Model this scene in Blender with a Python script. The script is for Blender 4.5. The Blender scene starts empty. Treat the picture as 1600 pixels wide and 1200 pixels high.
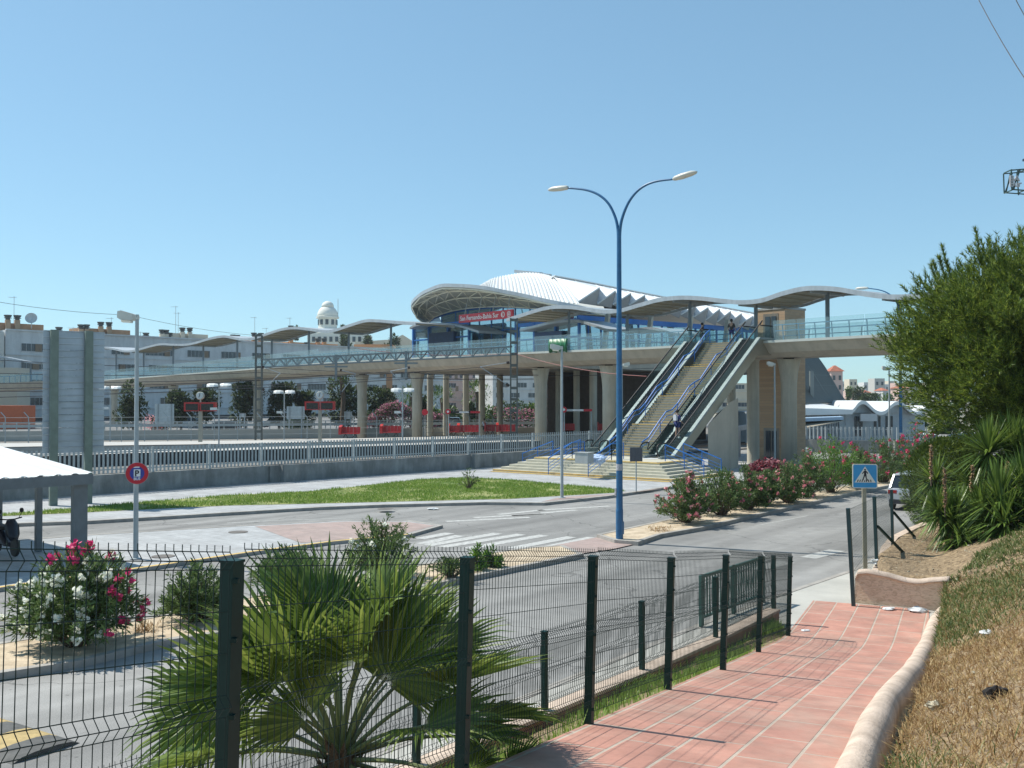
import bpy, bmesh, math, random
from mathutils import Vector, Matrix, noise as mnoise
from mathutils.geometry import tessellate_polygon
R=math.radians
sc=bpy.context.scene
COL=sc.collection
# ---------------------------------------------------------------- camera
H=4.5; FPX=1550.0; PITCH=math.atan(24/1550.0)
cam=bpy.data.cameras.new("camera"); cam.sensor_width=36; cam.lens=36*FPX/1600; cam.clip_start=0.05; cam.clip_end=6000
co=bpy.data.objects.new("camera",cam); COL.objects.link(co)
co.location=(0,0,H); co.rotation_euler=(R(90)+PITCH,0,0); sc.camera=co
# ---------------------------------------------------------------- sky and sun
SUN_EL=R(53); SUN_AZ=math.atan2(-.92,.39)     # azimuth from +Y towards +X
sundir=Vector((math.sin(SUN_AZ)*math.cos(SUN_EL),math.cos(SUN_AZ)*math.cos(SUN_EL),math.sin(SUN_EL)))
w=bpy.data.worlds.new("World"); sc.world=w; w.use_nodes=True
nt=w.node_tree; nt.nodes.clear()
o_=nt.nodes.new('ShaderNodeOutputWorld'); b_=nt.nodes.new('ShaderNodeBackground'); s_=nt.nodes.new('ShaderNodeTexSky')
s_.sky_type='NISHITA'; s_.sun_disc=False; s_.sun_elevation=SUN_EL; s_.sun_rotation=SUN_AZ
s_.altitude=0; s_.air_density=0.8; s_.dust_density=0.3; s_.ozone_density=1.0
b_.inputs[1].default_value=0.10
tn_=nt.nodes.new('ShaderNodeVectorMath'); tn_.operation='MULTIPLY'; tn_.inputs[1].default_value=(1.53,2.18,2.42)
gm_=nt.nodes.new('ShaderNodeGamma'); gm_.inputs[1].default_value=.6; nt.links.new(s_.outputs[0],gm_.inputs[0]); nt.links.new(gm_.outputs[0],tn_.inputs[0]); nt.links.new(tn_.outputs[0],b_.inputs[0]); nt.links.new(b_.outputs[0],o_.inputs[0])
sl=bpy.data.lights.new("sun",'SUN'); sl.energy=4.7; sl.angle=R(.53); sl.color=(1,.955,.87)
so=bpy.data.objects.new("sun",sl); COL.objects.link(so); so.location=(-30,20,60)
so.rotation_euler=sundir.to_track_quat('Z','Y').to_euler()
sc.view_settings.view_transform='Standard'; sc.view_settings.look='None'; sc.view_settings.exposure=0.33; sc.view_settings.gamma=1
sc.view_settings.use_curve_mapping=False
sc.cycles.max_bounces=6; sc.cycles.transparent_max_bounces=12
# ---------------------------------------------------------------- pixel rays -> world positions (measured in the 1600x1200 photo)
cp,sp=math.cos(PITCH),math.sin(PITCH)
def ray(px,py):
    a=px-800; b=600-py
    return Vector((a, FPX*cp-b*sp, FPX*sp+b*cp))
def G(px,py,z=0.0):
    d=ray(px,py); k=(z-H)/d.z; return Vector((d.x*k,d.y*k,z))
def P(px,py,D):
    d=ray(px,py); k=D/d.y; return Vector((d.x*k,D,H+d.z*k))
BW=Vector((-.64,.768,0)).normalized(); BU=Vector((.768,.64,0)).normalized(); B0=Vector((18.7,67,0))
def B(t,n,z): return B0+BW*t+BU*n+Vector((0,0,z))
def Bn(px,py,n):   # ray with the vertical plane at offset n from the bridge axis
    d=ray(px,py); o=Vector((0,0,H)); q=B0+BU*n
    k=(q-o).dot(BU)/d.dot(BU); return o+d*k
def Bt(px,py,t):
    d=ray(px,py); o=Vector((0,0,H)); q=B0+BW*t
    k=(q-o).dot(BW)/d.dot(BW); return o+d*k
def tof(p): return (p-B0).dot(BW)
F0=Vector((-1.33,4.6,0)); FD=Vector((.418,.908,0)).normalized(); FR=Vector((FD.y,-FD.x,0))
def sq(p): v=Vector((p.x,p.y,0))-F0; return v.dot(FD),v.dot(FR)
def SQ(s,q,z=0): v=F0+FD*s+FR*q; return Vector((v.x,v.y,z))
def zp(s):
    if s<14.2: return 2.25-.144*s
    if s<16.6:
        a=(s-14.2)/2.4; return (2.25-.144*14.2)*(1-a)**2+.014*(1-(1-a)**2)
    return .014
# ---------------------------------------------------------------- materials
MATS={}
def mat(name,col,rough=.7,metal=0,var=.12,scale=3.0,bump=0,bscale=30,spec=.5,alpha=None,detail=5,col2=None):
    if name in MATS: return MATS[name]
    m=bpy.data.materials.new(name); m.use_nodes=True; n=m.node_tree; p=n.nodes['Principled BSDF']
    p.inputs['Roughness'].default_value=rough; p.inputs['Metallic'].default_value=metal; p.inputs['Specular IOR Level'].default_value=spec
    tc=n.nodes.new('ShaderNodeTexCoord')
    if var>0 or col2:
        nz=n.nodes.new('ShaderNodeTexNoise'); nz.inputs['Scale'].default_value=scale; nz.inputs['Detail'].default_value=detail; nz.inputs['Roughness'].default_value=.62
        n.links.new(tc.outputs['Object'],nz.inputs['Vector'])
        cr=n.nodes.new('ShaderNodeValToRGB'); cr.color_ramp.elements[0].position=.32; cr.color_ramp.elements[1].position=.68
        a=[c*(1-var) for c in col]; b=[min(1,c*(1+var)) for c in (col2 or col)]
        cr.color_ramp.elements[0].color=(*a,1); cr.color_ramp.elements[1].color=(*b,1)
        n.links.new(nz.outputs['Fac'],cr.inputs['Fac']); n.links.new(cr.outputs['Color'],p.inputs['Base Color'])
    else: p.inputs['Base Color'].default_value=(*col,1)
    if bump>0:
        n2=n.nodes.new('ShaderNodeTexNoise'); n2.inputs['Scale'].default_value=bscale; n2.inputs['Detail'].default_value=4
        bp=n.nodes.new('ShaderNodeBump'); bp.inputs['Strength'].default_value=bump; bp.inputs['Distance'].default_value=.02
        n.links.new(tc.outputs['Object'],n2.inputs['Vector']); n.links.new(n2.outputs['Fac'],bp.inputs['Height']); n.links.new(bp.outputs['Normal'],p.inputs['Normal'])
    if alpha is not None: p.inputs['Alpha'].default_value=alpha
    MATS[name]=m; return m
def streak(name,col,rough=.8,var=.12,sx=1.2,sz=.12,metal=0,bump=.1,stain=.25):
    m=mat(name,col,rough,metal,var=var,scale=1.0,bump=bump,bscale=25); n=m.node_tree; p=n.nodes['Principled BSDF']; L=n.links.new
    tc=n.nodes.new('ShaderNodeTexCoord'); mp=n.nodes.new('ShaderNodeMapping'); mp.inputs['Scale'].default_value=(sx,sx,sz); L(tc.outputs['Object'],mp.inputs['Vector'])
    z=n.nodes.new('ShaderNodeTexNoise'); z.inputs['Scale'].default_value=1.6; z.inputs['Detail'].default_value=7; z.inputs['Roughness'].default_value=.7; L(mp.outputs[0],z.inputs['Vector'])
    r=n.nodes.new('ShaderNodeMapRange'); r.inputs[1].default_value=.42; r.inputs[2].default_value=.75; r.inputs[3].default_value=1.04; r.inputs[4].default_value=1-stain; L(z.outputs['Fac'],r.inputs[0])
    s=n.nodes.new('ShaderNodeVectorMath'); s.operation='SCALE'; src=p.inputs['Base Color'].links[0].from_socket; L(src,s.inputs[0]); L(r.outputs[0],s.inputs['Scale']); L(s.outputs[0],p.inputs['Base Color']); return m
def leafmat(name,c1,c2,c3=None,trans=.3,rough=.5):
    m=bpy.data.materials.new(name); m.use_nodes=True; n=m.node_tree; p=n.nodes['Principled BSDF']; out=n.nodes['Material Output']
    g=n.nodes.new('ShaderNodeNewGeometry'); cr=n.nodes.new('ShaderNodeValToRGB')
    e=cr.color_ramp.elements; e[0].color=(*c1,1); e[1].color=(*c2,1)
    if c3: x=e.new(.55); x.color=(*c3,1)
    n.links.new(g.outputs['Random Per Island'],cr.inputs['Fac']); n.links.new(cr.outputs['Color'],p.inputs['Base Color'])
    p.inputs['Roughness'].default_value=rough; p.inputs['Specular IOR Level'].default_value=.35
    t=n.nodes.new('ShaderNodeBsdfTranslucent'); mx=n.nodes.new('ShaderNodeMixShader'); mx.inputs[0].default_value=trans
    hs=n.nodes.new('ShaderNodeHueSaturation'); hs.inputs['Value'].default_value=1.5; hs.inputs['Hue'].default_value=.485
    n.links.new(cr.outputs['Color'],hs.inputs['Color']); n.links.new(hs.outputs[0],t.inputs[0])
    n.links.new(p.outputs[0],mx.inputs[1]); n.links.new(t.outputs[0],mx.inputs[2]); n.links.new(mx.outputs[0],out.inputs[0])
    MATS[name]=m; return m
def glassmat(name,col,alpha,rough=.06,metal=0):
    m=bpy.data.materials.new(name); m.use_nodes=True; n=m.node_tree; p=n.nodes['Principled BSDF']; out=n.nodes['Material Output']
    p.inputs['Base Color'].default_value=(*col,1); p.inputs['Roughness'].default_value=rough; p.inputs['Metallic'].default_value=metal
    t=n.nodes.new('ShaderNodeBsdfTransparent'); t.inputs[0].default_value=(.93,.985,.985,1)
    mx=n.nodes.new('ShaderNodeMixShader'); mx.inputs[0].default_value=alpha
    n.links.new(t.outputs[0],mx.inputs[1]); n.links.new(p.outputs[0],mx.inputs[2]); n.links.new(mx.outputs[0],out.inputs[0])
    MATS[name]=m; return m
# ---------------------------------------------------------------- object helpers
def tag(o,label=None,cat=None,group=None,kind=None):
    if label: o['label']=label
    if cat: o['category']=cat
    if group: o['group']=group
    if kind: o['kind']=kind
    return o
def thing(name,label,cat,loc=(0,0,0),rz=0,group=None):
    o=bpy.data.objects.new(name,None); COL.objects.link(o); o.location=loc; o.rotation_euler=(0,0,rz); o.empty_display_size=.3
    return tag(o,label,cat,group)
def wmat(o):
    m=Matrix.LocRotScale(o.location,o.rotation_euler,o.scale)
    return wmat(o.parent)@m if o.parent else m
def kids(o): return [c for c in COL.objects if c.parent==o]
KIDS={}
def copy_tree(o,parent=None):
    c=o.copy(); COL.objects.link(c)
    if parent: c.parent=parent; KIDS.setdefault(parent.name,[]).append(c)
    for ch in list(KIDS.get(o.name,[])): copy_tree(ch,c)
    return c
class MB:
    def __init__(s): s.v=[]; s.f=[]; s.mi=[]
    def add(s,vs,fs,mi=0):
        b=len(s.v); s.v+= [tuple(v) for v in vs]; s.f+=[tuple(i+b for i in f) for f in fs]; s.mi+=[mi]*len(fs)
        return s
    def poly(s,pts,mi=0): return s.add(pts,[tuple(range(len(pts)))],mi)
    def box(s,c,d,rz=0,mi=0,M=None):
        x,y,z=d[0]/2,d[1]/2,d[2]/2
        vs=[Vector((a,b,e)) for e in (-z,z) for a,b in ((-x,-y),(x,-y),(x,y),(-x,y))]
        if M is None: M=Matrix.Rotation(rz,3,'Z')
        vs=[M@v+Vector(c) for v in vs]
        return s.add(vs,[(3,2,1,0),(4,5,6,7),(0,1,5,4),(1,2,6,5),(2,3,7,6),(3,0,4,7)],mi)
    def bb(s,x0,x1,y0,y1,z0,z1,mi=0): return s.box(((x0+x1)/2,(y0+y1)/2,(z0+z1)/2),(x1-x0,y1-y0,z1-z0),0,mi)
    def beam(s,p0,p1,w,h,up=(0,0,1),mi=0):
        p0=Vector(p0);p1=Vector(p1);a=(p1-p0)
        if a.length<1e-6: return s
        a.normalize(); u=Vector(up)
        if abs(a.dot(u))>.99: u=Vector((0,1,0))
        sd=a.cross(u).normalized(); u=sd.cross(a)
        vs=[p+sd*i*w/2+u*j*h/2 for p in (p0,p1) for i,j in ((-1,-1),(1,-1),(1,1),(-1,1))]
        return s.add(vs,[(3,2,1,0),(4,5,6,7),(0,1,5,4),(1,2,6,5),(2,3,7,6),(3,0,4,7)],mi)
    def tube(s,pts,r,n=8,mi=0,caps=True):
        pts=[Vector(p) for p in pts]; rs=r if isinstance(r,(list,tuple)) else [r]*len(pts)
        vs=[];fs=[]; ref=None
        for i,p in enumerate(pts):
            a=(pts[min(i+1,len(pts)-1)]-pts[max(i-1,0)]).normalized()
            if ref is None: ref=Vector((0,0,1)) if abs(a.z)<.9 else Vector((1,0,0))
            sd=a.cross(ref).normalized(); u=sd.cross(a).normalized(); ref=u
            for k in range(n):
                t=2*math.pi*k/n; vs.append(p+(sd*math.cos(t)+u*math.sin(t))*rs[i])
        for i in range(len(pts)-1):
            for k in range(n): fs.append((i*n+k,i*n+(k+1)%n,(i+1)*n+(k+1)%n,(i+1)*n+k))
        if caps: fs.append(tuple(range(n))[::-1]); fs.append(tuple(range((len(pts)-1)*n,len(pts)*n)))
        return s.add(vs,fs,mi)
    def loft(s,rings,mi=0,closed=True,caps=True):
        n=len(rings[0]); vs=[p for r in rings for p in r]; fs=[]
        for i in range(len(rings)-1):
            for k in range(n if closed else n-1): fs.append((i*n+k,i*n+(k+1)%n,(i+1)*n+(k+1)%n,(i+1)*n+k))
        if caps: fs.append(tuple(range(n))[::-1]); fs.append(tuple(range((len(rings)-1)*n,len(rings)*n)))
        return s.add(vs,fs,mi)
    def prism(s,poly,vec,mi=0):
        vec=Vector(vec); return s.loft([[Vector(p) for p in poly],[Vector(p)+vec for p in poly]],mi)
    def lathe(s,c,prof,n=16,mi=0,caps=True,axis=None):
        c=Vector(c); rings=[]
        Mx=Matrix.Identity(3) if axis is None else Vector(axis).to_track_quat('Z','Y').to_matrix()
        for r,z in prof: rings.append([c+Mx@Vector((r*math.cos(2*math.pi*k/n),r*math.sin(2*math.pi*k/n),z)) for k in range(n)])
        return s.loft(rings,mi,True,caps)
    def sphere(s,c,r,nu=12,nv=8,mi=0,sc3=(1,1,1)):
        c=Vector(c); rings=[]
        for j in range(1,nv):
            a=math.pi*j/nv-math.pi/2
            rings.append([c+Vector((r*math.cos(a)*math.cos(2*math.pi*k/nu)*sc3[0],r*math.cos(a)*math.sin(2*math.pi*k/nu)*sc3[1],r*math.sin(a)*sc3[2])) for k in range(nu)])
        return s.loft(rings,mi)
    def build(s,name,mats,parent=None,smooth=False,recalc=None,origin=None):
        if not s.v: s.v=[(0,0,0)]
        if parent is not None: inv=wmat(parent).inverted(); vs=[inv@Vector(v) for v in s.v]; loc=None
        else:
            if origin is None:
                xs=[v[0] for v in s.v];ys=[v[1] for v in s.v];zs=[v[2] for v in s.v]
                origin=((min(xs)+max(xs))/2,(min(ys)+max(ys))/2,min(zs))
            loc=Vector(origin); vs=[Vector(v)-loc for v in s.v]
        me=bpy.data.meshes.new(name); me.from_pydata([tuple(v) for v in vs],[],s.f)
        if not isinstance(mats,(list,tuple)): mats=[mats]
        for m in mats: me.materials.append(m)
        if len(mats)>1: me.polygons.foreach_set('material_index',s.mi)
        if smooth: me.polygons.foreach_set('use_smooth',[True]*len(s.f))
        if recalc is None: recalc=len(s.f)<8000
        if recalc:
            bm=bmesh.new(); bm.from_mesh(me); bmesh.ops.recalc_face_normals(bm,faces=bm.faces); bm.to_mesh(me); bm.free()
        me.update()
        o=bpy.data.objects.new(name,me); COL.objects.link(o)
        if parent is not None: o.parent=parent; KIDS.setdefault(parent.name,[]).append(o)
        else: o.location=loc
        return o
def text_mb(txt,size,origin,xdir,up,depth=.01,bold=0,width=None,mbx=None,mi=0):
    cu=bpy.data.curves.new('t','FONT'); cu.body=txt; cu.size=size; cu.extrude=depth/2; cu.offset=bold; cu.resolution_u=3
    ob=bpy.data.objects.new('t',cu); COL.objects.link(ob); bpy.context.view_layer.update()
    me=bpy.data.meshes.new_from_object(ob.evaluated_get(bpy.context.evaluated_depsgraph_get()))
    x=Vector(xdir).normalized(); u=Vector(up).normalized(); nrm=x.cross(u)
    mx=max((v.co.x for v in me.vertices),default=1); mn=min((v.co.x for v in me.vertices),default=0); k=width/(mx-mn) if width else 1
    vs=[Vector(origin)+x*((v.co.x-mn)*k)+u*v.co.y+nrm*v.co.z for v in me.vertices]; fs=[tuple(p.vertices) for p in me.polygons]
    bpy.data.objects.remove(ob); bpy.data.curves.remove(cu); bpy.data.meshes.remove(me)
    r=mbx or MB(); r.add(vs,fs,mi); return r
def flat(name,pts,m,z,kind='structure',label=None,cat=None):
    pts=[Vector((p[0],p[1],z)) for p in pts]
    mb=MB(); tri=tessellate_polygon([pts]); mb.add(pts,[tuple(t) for t in tri])
    o=mb.build(name,m); return tag(o,label,cat,kind=kind)
def area2(pts): return sum(pts[i][0]*pts[(i+1)%len(pts)][1]-pts[(i+1)%len(pts)][0]*pts[i][1] for i in range(len(pts)))/2
def inset(pts,d):
    pts=[Vector((p[0],p[1])) for p in pts]
    if area2(pts)<0: pts=pts[::-1]
    out=[]; n=len(pts)
    for i in range(n):
        a=(pts[i]-pts[i-1]).normalized(); b=(pts[(i+1)%n]-pts[i]).normalized()
        na=Vector((-a.y,a.x)); nb=Vector((-b.y,b.x)); m=(na+nb)
        if m.length<1e-4: m=na
        m.normalize(); k=d/max(.35,m.dot(na)); out.append(pts[i]+m*k)
    return pts,out
def island(name_k,name_t,pts,h,kw,mk,mt,bev=.0):
    a,b=inset(pts,kw); mb=MB(); n=len(a)
    vs=[Vector((p.x,p.y,-.05)) for p in a]+[Vector((p.x,p.y,h)) for p in a]+[Vector((p.x,p.y,h)) for p in b]+[Vector((p.x,p.y,h-.1)) for p in b]
    fs=[]
    for i in range(n):
        j=(i+1)%n; fs+=[(i,j,n+j,n+i),(n+i,n+j,2*n+j,2*n+i),(2*n+i,2*n+j,3*n+j,3*n+i)]
    mb.add(vs,fs); k=mb.build(name_k,mk); tag(k,kind='structure')
    return flat(name_t,[(p.x,p.y) for p in b],mt,h-.01)
rnd=random.Random(7)
def inpoly(x,y,pg):
    c=False; j=len(pg)-1
    for i in range(len(pg)):
        if (pg[i][1]>y)!=(pg[j][1]>y) and x<(pg[j][0]-pg[i][0])*(y-pg[i][1])/(pg[j][1]-pg[i][1])+pg[i][0]: c=not c
        j=i
    return c
def lerp(a,b,t): return a+(b-a)*t
def interp(tbl,x):
    if x<=tbl[0][0]: return tbl[0][1]
    for i in range(len(tbl)-1):
        if x<=tbl[i+1][0]:
            a,b=tbl[i],tbl[i+1]; return lerp(a[1],b[1],(x-a[0])/(b[0]-a[0]))
    return tbl[-1][1]
def catmull(pts,n):
    pts=[Vector(p) for p in pts]; out=[]
    for i in range(len(pts)-1):
        p0=pts[max(i-1,0)];p1=pts[i];p2=pts[i+1];p3=pts[min(i+2,len(pts)-1)]
        for k in range(n):
            t=k/n; out.append(.5*((2*p1)+(p2-p0)*t+(2*p0-5*p1+4*p2-p3)*t*t+(3*p1-p0-3*p2+p3)*t**3))
    out.append(pts[-1]); return out
# ================================================================ MATERIAL LIBRARY
def asphalt(name,base,tint=(1,1,1)):
    m=bpy.data.materials.new(name); m.use_nodes=True; n=m.node_tree; p=n.nodes['Principled BSDF']; L=n.links.new
    tc=n.nodes.new('ShaderNodeTexCoord')
    def nz(sc,dt=5,vec=None):
        x=n.nodes.new('ShaderNodeTexNoise'); x.inputs['Scale'].default_value=sc; x.inputs['Detail'].default_value=dt; L(vec or tc.outputs['Object'],x.inputs['Vector']); return x
    mp=n.nodes.new('ShaderNodeMapping'); mp.inputs['Rotation'].default_value=(0,0,R(-52)); L(tc.outputs['Object'],mp.inputs['Vector'])
    mp2=n.nodes.new('ShaderNodeMapping'); mp2.inputs['Scale'].default_value=(.06,1,1); L(mp.outputs[0],mp2.inputs['Vector'])
    big=nz(.16,6); stripe=nz(.7,4,mp2.outputs[0]); fine=nz(55,2); mid=nz(2.2,6)
    def mr(x,a,b): 
        r=n.nodes.new('ShaderNodeMapRange'); r.inputs[1].default_value=.3; r.inputs[2].default_value=.7; r.inputs[3].default_value=a; r.inputs[4].default_value=b; L(x.outputs['Fac'],r.inputs[0]); return r.outputs[0]
    def mul(a,b):
        r=n.nodes.new('ShaderNodeMath'); r.operation='MULTIPLY'; L(a,r.inputs[0]); L(b,r.inputs[1]); return r.outputs[0]
    v=mul(mul(mr(big,.86,1.12),mr(stripe,.68,1.27)),mul(mr(fine,.78,1.22),mr(mid,.92,1.08)))
    wp=n.nodes.new('ShaderNodeVectorMath'); wp.operation='ADD'; w2_=nz(.8,4); sc2=n.nodes.new('ShaderNodeVectorMath'); sc2.operation='SCALE'; sc2.inputs['Scale'].default_value=1.6; L(w2_.outputs['Color'],sc2.inputs[0]); L(tc.outputs['Object'],wp.inputs[0]); L(sc2.outputs[0],wp.inputs[1])
    vo=n.nodes.new('ShaderNodeTexVoronoi'); vo.feature='DISTANCE_TO_EDGE'; vo.inputs['Scale'].default_value=.16; L(wp.outputs[0],vo.inputs['Vector'])
    ck=n.nodes.new('ShaderNodeMapRange'); ck.inputs[1].default_value=.0; ck.inputs[2].default_value=.006; ck.inputs[3].default_value=.55; ck.inputs[4].default_value=1.0; L(vo.outputs['Distance'],ck.inputs[0]); v=mul(v,ck.outputs[0])
    sp_=nz(3.5,2); so_=n.nodes.new('ShaderNodeMapRange'); so_.inputs[1].default_value=.70; so_.inputs[2].default_value=.76; so_.inputs[3].default_value=1; so_.inputs[4].default_value=.6; L(sp_.outputs['Fac'],so_.inputs[0]); v=mul(v,so_.outputs[0])
    mx=n.nodes.new('ShaderNodeVectorMath'); mx.operation='SCALE'; mx.inputs[0].default_value=[base*t for t in tint]; L(v,mx.inputs['Scale']); L(mx.outputs[0],p.inputs['Base Color'])
    p.inputs['Roughness'].default_value=.85; p.inputs['Specular IOR Level'].default_value=.3
    bp=n.nodes.new('ShaderNodeBump'); bp.inputs['Strength'].default_value=.35; bp.inputs['Distance'].default_value=.01; L(fine.outputs['Fac'],bp.inputs['Height']); L(bp.outputs[0],p.inputs['Normal'])
    MATS[name]=m; return m
def tiles(name,c1,c2,mortar,bw,bh,ang,ms=.02,off=.5,bump=.3,freq=2,noise_amt=.25):
    m=bpy.data.materials.new(name); m.use_nodes=True; n=m.node_tree; p=n.nodes['Principled BSDF']; L=n.links.new
    tc=n.nodes.new('ShaderNodeTexCoord'); mp=n.nodes.new('ShaderNodeMapping'); mp.inputs['Rotation'].default_value=(0,0,ang); L(tc.outputs['Object'],mp.inputs['Vector'])
    wn=n.nodes.new('ShaderNodeTexNoise'); wn.inputs['Scale'].default_value=.8; L(tc.outputs['Object'],wn.inputs['Vector'])
    br=n.nodes.new('ShaderNodeTexBrick'); br.inputs['Color1'].default_value=(*c1,1); br.inputs['Color2'].default_value=(*c2,1); br.inputs['Mortar'].default_value=(*mortar,1)
    br.inputs['Scale'].default_value=1; br.inputs['Brick Width'].default_value=bw; br.inputs['Row Height'].default_value=bh; br.inputs['Mortar Size'].default_value=ms; br.inputs['Mortar Smooth'].default_value=.3; br.offset=off; br.offset_frequency=freq; br.inputs['Bias'].default_value=0
    L(mp.outputs[0],br.inputs['Vector'])
    nz=n.nodes.new('ShaderNodeTexNoise'); nz.inputs['Scale'].default_value=1.7; nz.inputs['Detail'].default_value=8; nz.inputs['Roughness'].default_value=.7; L(tc.outputs['Object'],nz.inputs['Vector'])
    mr=n.nodes.new('ShaderNodeMapRange'); mr.inputs[1].default_value=.25; mr.inputs[2].default_value=.75; mr.inputs[3].default_value=1-noise_amt; mr.inputs[4].default_value=1+noise_amt; L(nz.outputs['Fac'],mr.inputs[0])
    dn=n.nodes.new('ShaderNodeTexNoise'); dn.inputs['Scale'].default_value=.55; dn.inputs['Detail'].default_value=9; dn.inputs['Roughness'].default_value=.72; L(tc.outputs['Object'],dn.inputs['Vector'])
    dr=n.nodes.new('ShaderNodeMapRange'); dr.inputs[1].default_value=.46; dr.inputs[2].default_value=.68; dr.inputs[3].default_value=0; dr.inputs[4].default_value=.55; L(dn.outputs['Fac'],dr.inputs[0])
    dm=n.nodes.new('ShaderNodeMixRGB'); dm.inputs[2].default_value=(mortar[0]*.85,mortar[1]*.82,mortar[2]*.8,1); L(dr.outputs[0],dm.inputs[0]); L(br.outputs['Color'],dm.inputs[1])
    vm=n.nodes.new('ShaderNodeVectorMath'); vm.operation='SCALE'; L(dm.outputs[0],vm.inputs[0]); L(mr.outputs[0],vm.inputs['Scale']); L(vm.outputs[0],p.inputs['Base Color'])
    p.inputs['Roughness'].default_value=.75
    bp=n.nodes.new('ShaderNodeBump'); bp.inputs['Strength'].default_value=bump; bp.inputs['Distance'].default_value=.01; bp.invert=True; L(br.outputs['Fac'],bp.inputs['Height']); L(bp.outputs[0],p.inputs['Normal'])
    MATS[name]=m; return m
M_asph=asphalt('asphalt',.245,(1,.985,.94)); M_asph2=asphalt('asphalt_darker',.2,(1,1,.98))
M_conc=mat('concrete',(.36,.36,.34),.85,var=.14,scale=1.2,bump=.3,bscale=40)
M_concwall=streak('concrete_wall',(.25,.26,.25),.9,var=.22,sx=1.0,sz=.25,bump=.4,stain=.45)
M_pave=tiles('pavement_tiles',(.40,.41,.41),(.36,.37,.37),(.27,.27,.27),.4,.4,R(46),.012,0)
M_sidew=mat('sidewalk_concrete',(.42,.41,.37),.85,var=.12,scale=.9,bump=.3,bscale=50,detail=9)
M_pinkpad=tiles('pink_pavers',(.38,.28,.25),(.34,.26,.235),(.3,.25,.22),.3,.3,R(50),.012,0)
M_path=tiles('pink_path_tiles',(.47,.235,.175),(.41,.20,.15),(.43,.36,.29),1.0,.46,-math.atan2(FD.y,FD.x),.017,.5,bump=.7,noise_amt=.3)
M_kerb=mat('kerb_stone',(.33,.31,.28),.85,var=.2,scale=3,bump=.4,bscale=30)
M_soil=mat('median_soil',(.44,.34,.23),.95,var=.2,scale=2.5,bump=.6,bscale=18,detail=8,col2=(.52,.43,.31))
M_dry=mat('dry_bank_soil',(.15,.10,.055),.95,var=.35,scale=11,bump=1,bscale=55,detail=9,col2=(.30,.22,.13))
M_ballast=mat('ballast',(.2,.19,.17),.95,var=.5,scale=14,bump=1,bscale=20)
M_ground=mat('ground_far',(.3,.28,.22),.95,var=.2,scale=.3)
M_lawn=mat('lawn_soil',(.12,.20,.04),.95,var=.25,scale=.55,detail=9,bump=.8,bscale=30,col2=(.27,.26,.10))
M_paint=mat('road_paint',(.43,.43,.41),.8,var=.28,scale=7,detail=8)
M_paintfaint=mat('road_paint_worn',(.36,.36,.34),.8,var=.25,scale=7,detail=8)
M_yel=mat('yellow_paint',(.58,.40,.12),.7,var=.2,scale=5)
M_stucco=None
M_bridge=streak('bridge_concrete',(.46,.41,.33),.8,var=.08,sx=.9,sz=.10,stain=.22)
M_col=streak('column_concrete',(.47,.44,.36),.8,var=.08,sx=2.0,sz=.15,stain=.25)
M_white=mat('white_metal_roof',(.72,.73,.72),.38,metal=.0,var=.04,scale=1)
M_steel=mat('galvanised_steel',(.42,.46,.48),.45,metal=.55,var=.12,scale=4)
M_steelmatt=mat('grey_painted_steel',(.36,.40,.41),.55,var=.1,scale=3)
M_fascia=streak('canopy_fascia',(.38,.42,.45),.5,metal=.2,var=.06,sx=1.5,sz=.2,stain=.2)
M_under=mat('canopy_underside',(.33,.29,.22),.7,var=.08,scale=2)
M_blue=mat('blue_paint',(.02,.15,.48),.4,var=.1,scale=3)
M_bluepole=mat('blue_lamp_paint',(.022,.12,.26),.4,var=.18,scale=5)
M_darkgreen=mat('dark_green_paint',(.004,.030,.026),.5,var=.15,scale=6,spec=.25)
M_wiregreen=mat('green_wire',(.005,.024,.022),.6,var=0,spec=.25)
M_black=mat('black_rubber',(.012,.012,.013),.6,var=0)
M_dark=mat('dark_matt_and_shade',(.03,.03,.032),.8,var=.2,scale=2)
M_red=mat('red_paint',(.46,.022,.02),.45,var=.08,scale=3)
M_redsign=mat('red_sign',(.55,.012,.03),.4,var=0)
M_letter=mat('white_lettering',(.8,.8,.8),.5,var=0)
M_brick=tiles('beige_brick',(.40,.29,.19),(.34,.24,.155),(.33,.27,.2),.9,.16,0,.012,.5,noise_amt=.12)
M_brickx=None
M_glassf=glassmat('facade_glass',(.42,.58,.66),.86,.04,.75)
M_glassr=glassmat('railing_glass',(.46,.62,.66),.17,.05)
M_glasse=glassmat('escalator_glass',(.16,.22,.2),.16,.05)
M_glassd=mat('dark_window_glass',(.035,.05,.065),.08,var=.3,scale=.3)
M_bwhite=streak('white_render',(.56,.57,.57),.85,var=.06,sx=.35,sz=.06,stain=.22)
M_bcream=mat('cream_render',(.56,.5,.4),.85,var=.08,scale=.2)
M_bpink=mat('pink_render',(.58,.42,.38),.85,var=.08,scale=.2)
M_borange=mat('orange_render',(.50,.24,.11),.85,var=.12,scale=.4)
M_bbrown=mat('brown_brick',(.36,.21,.12),.85,var=.15,scale=1)
M_roofred=mat('red_roof_tiles',(.36,.12,.07),.85,var=.2,scale=1)
M_lampw=mat('lamp_shell',(.62,.60,.53),.4,var=.08,scale=5)
M_lens=mat('lamp_lens',(.75,.74,.66),.2,var=0)
M_bark=mat('bark',(.11,.08,.055),.9,var=.3,scale=9,bump=.8,bscale=25)
M_skin=mat('skin',(.42,.26,.19),.6,var=0)
L_ole=leafmat('oleander_leaf',(.045,.09,.025),(.18,.26,.09),(.09,.15,.045),.25)
L_oleb=leafmat('oleander_leaf_bright',(.06,.14,.02),(.16,.30,.05),(.10,.21,.03),.3)
L_pine=leafmat('pine_needle',(.03,.06,.011),(.27,.34,.05),(.09,.15,.02),.3)
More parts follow.
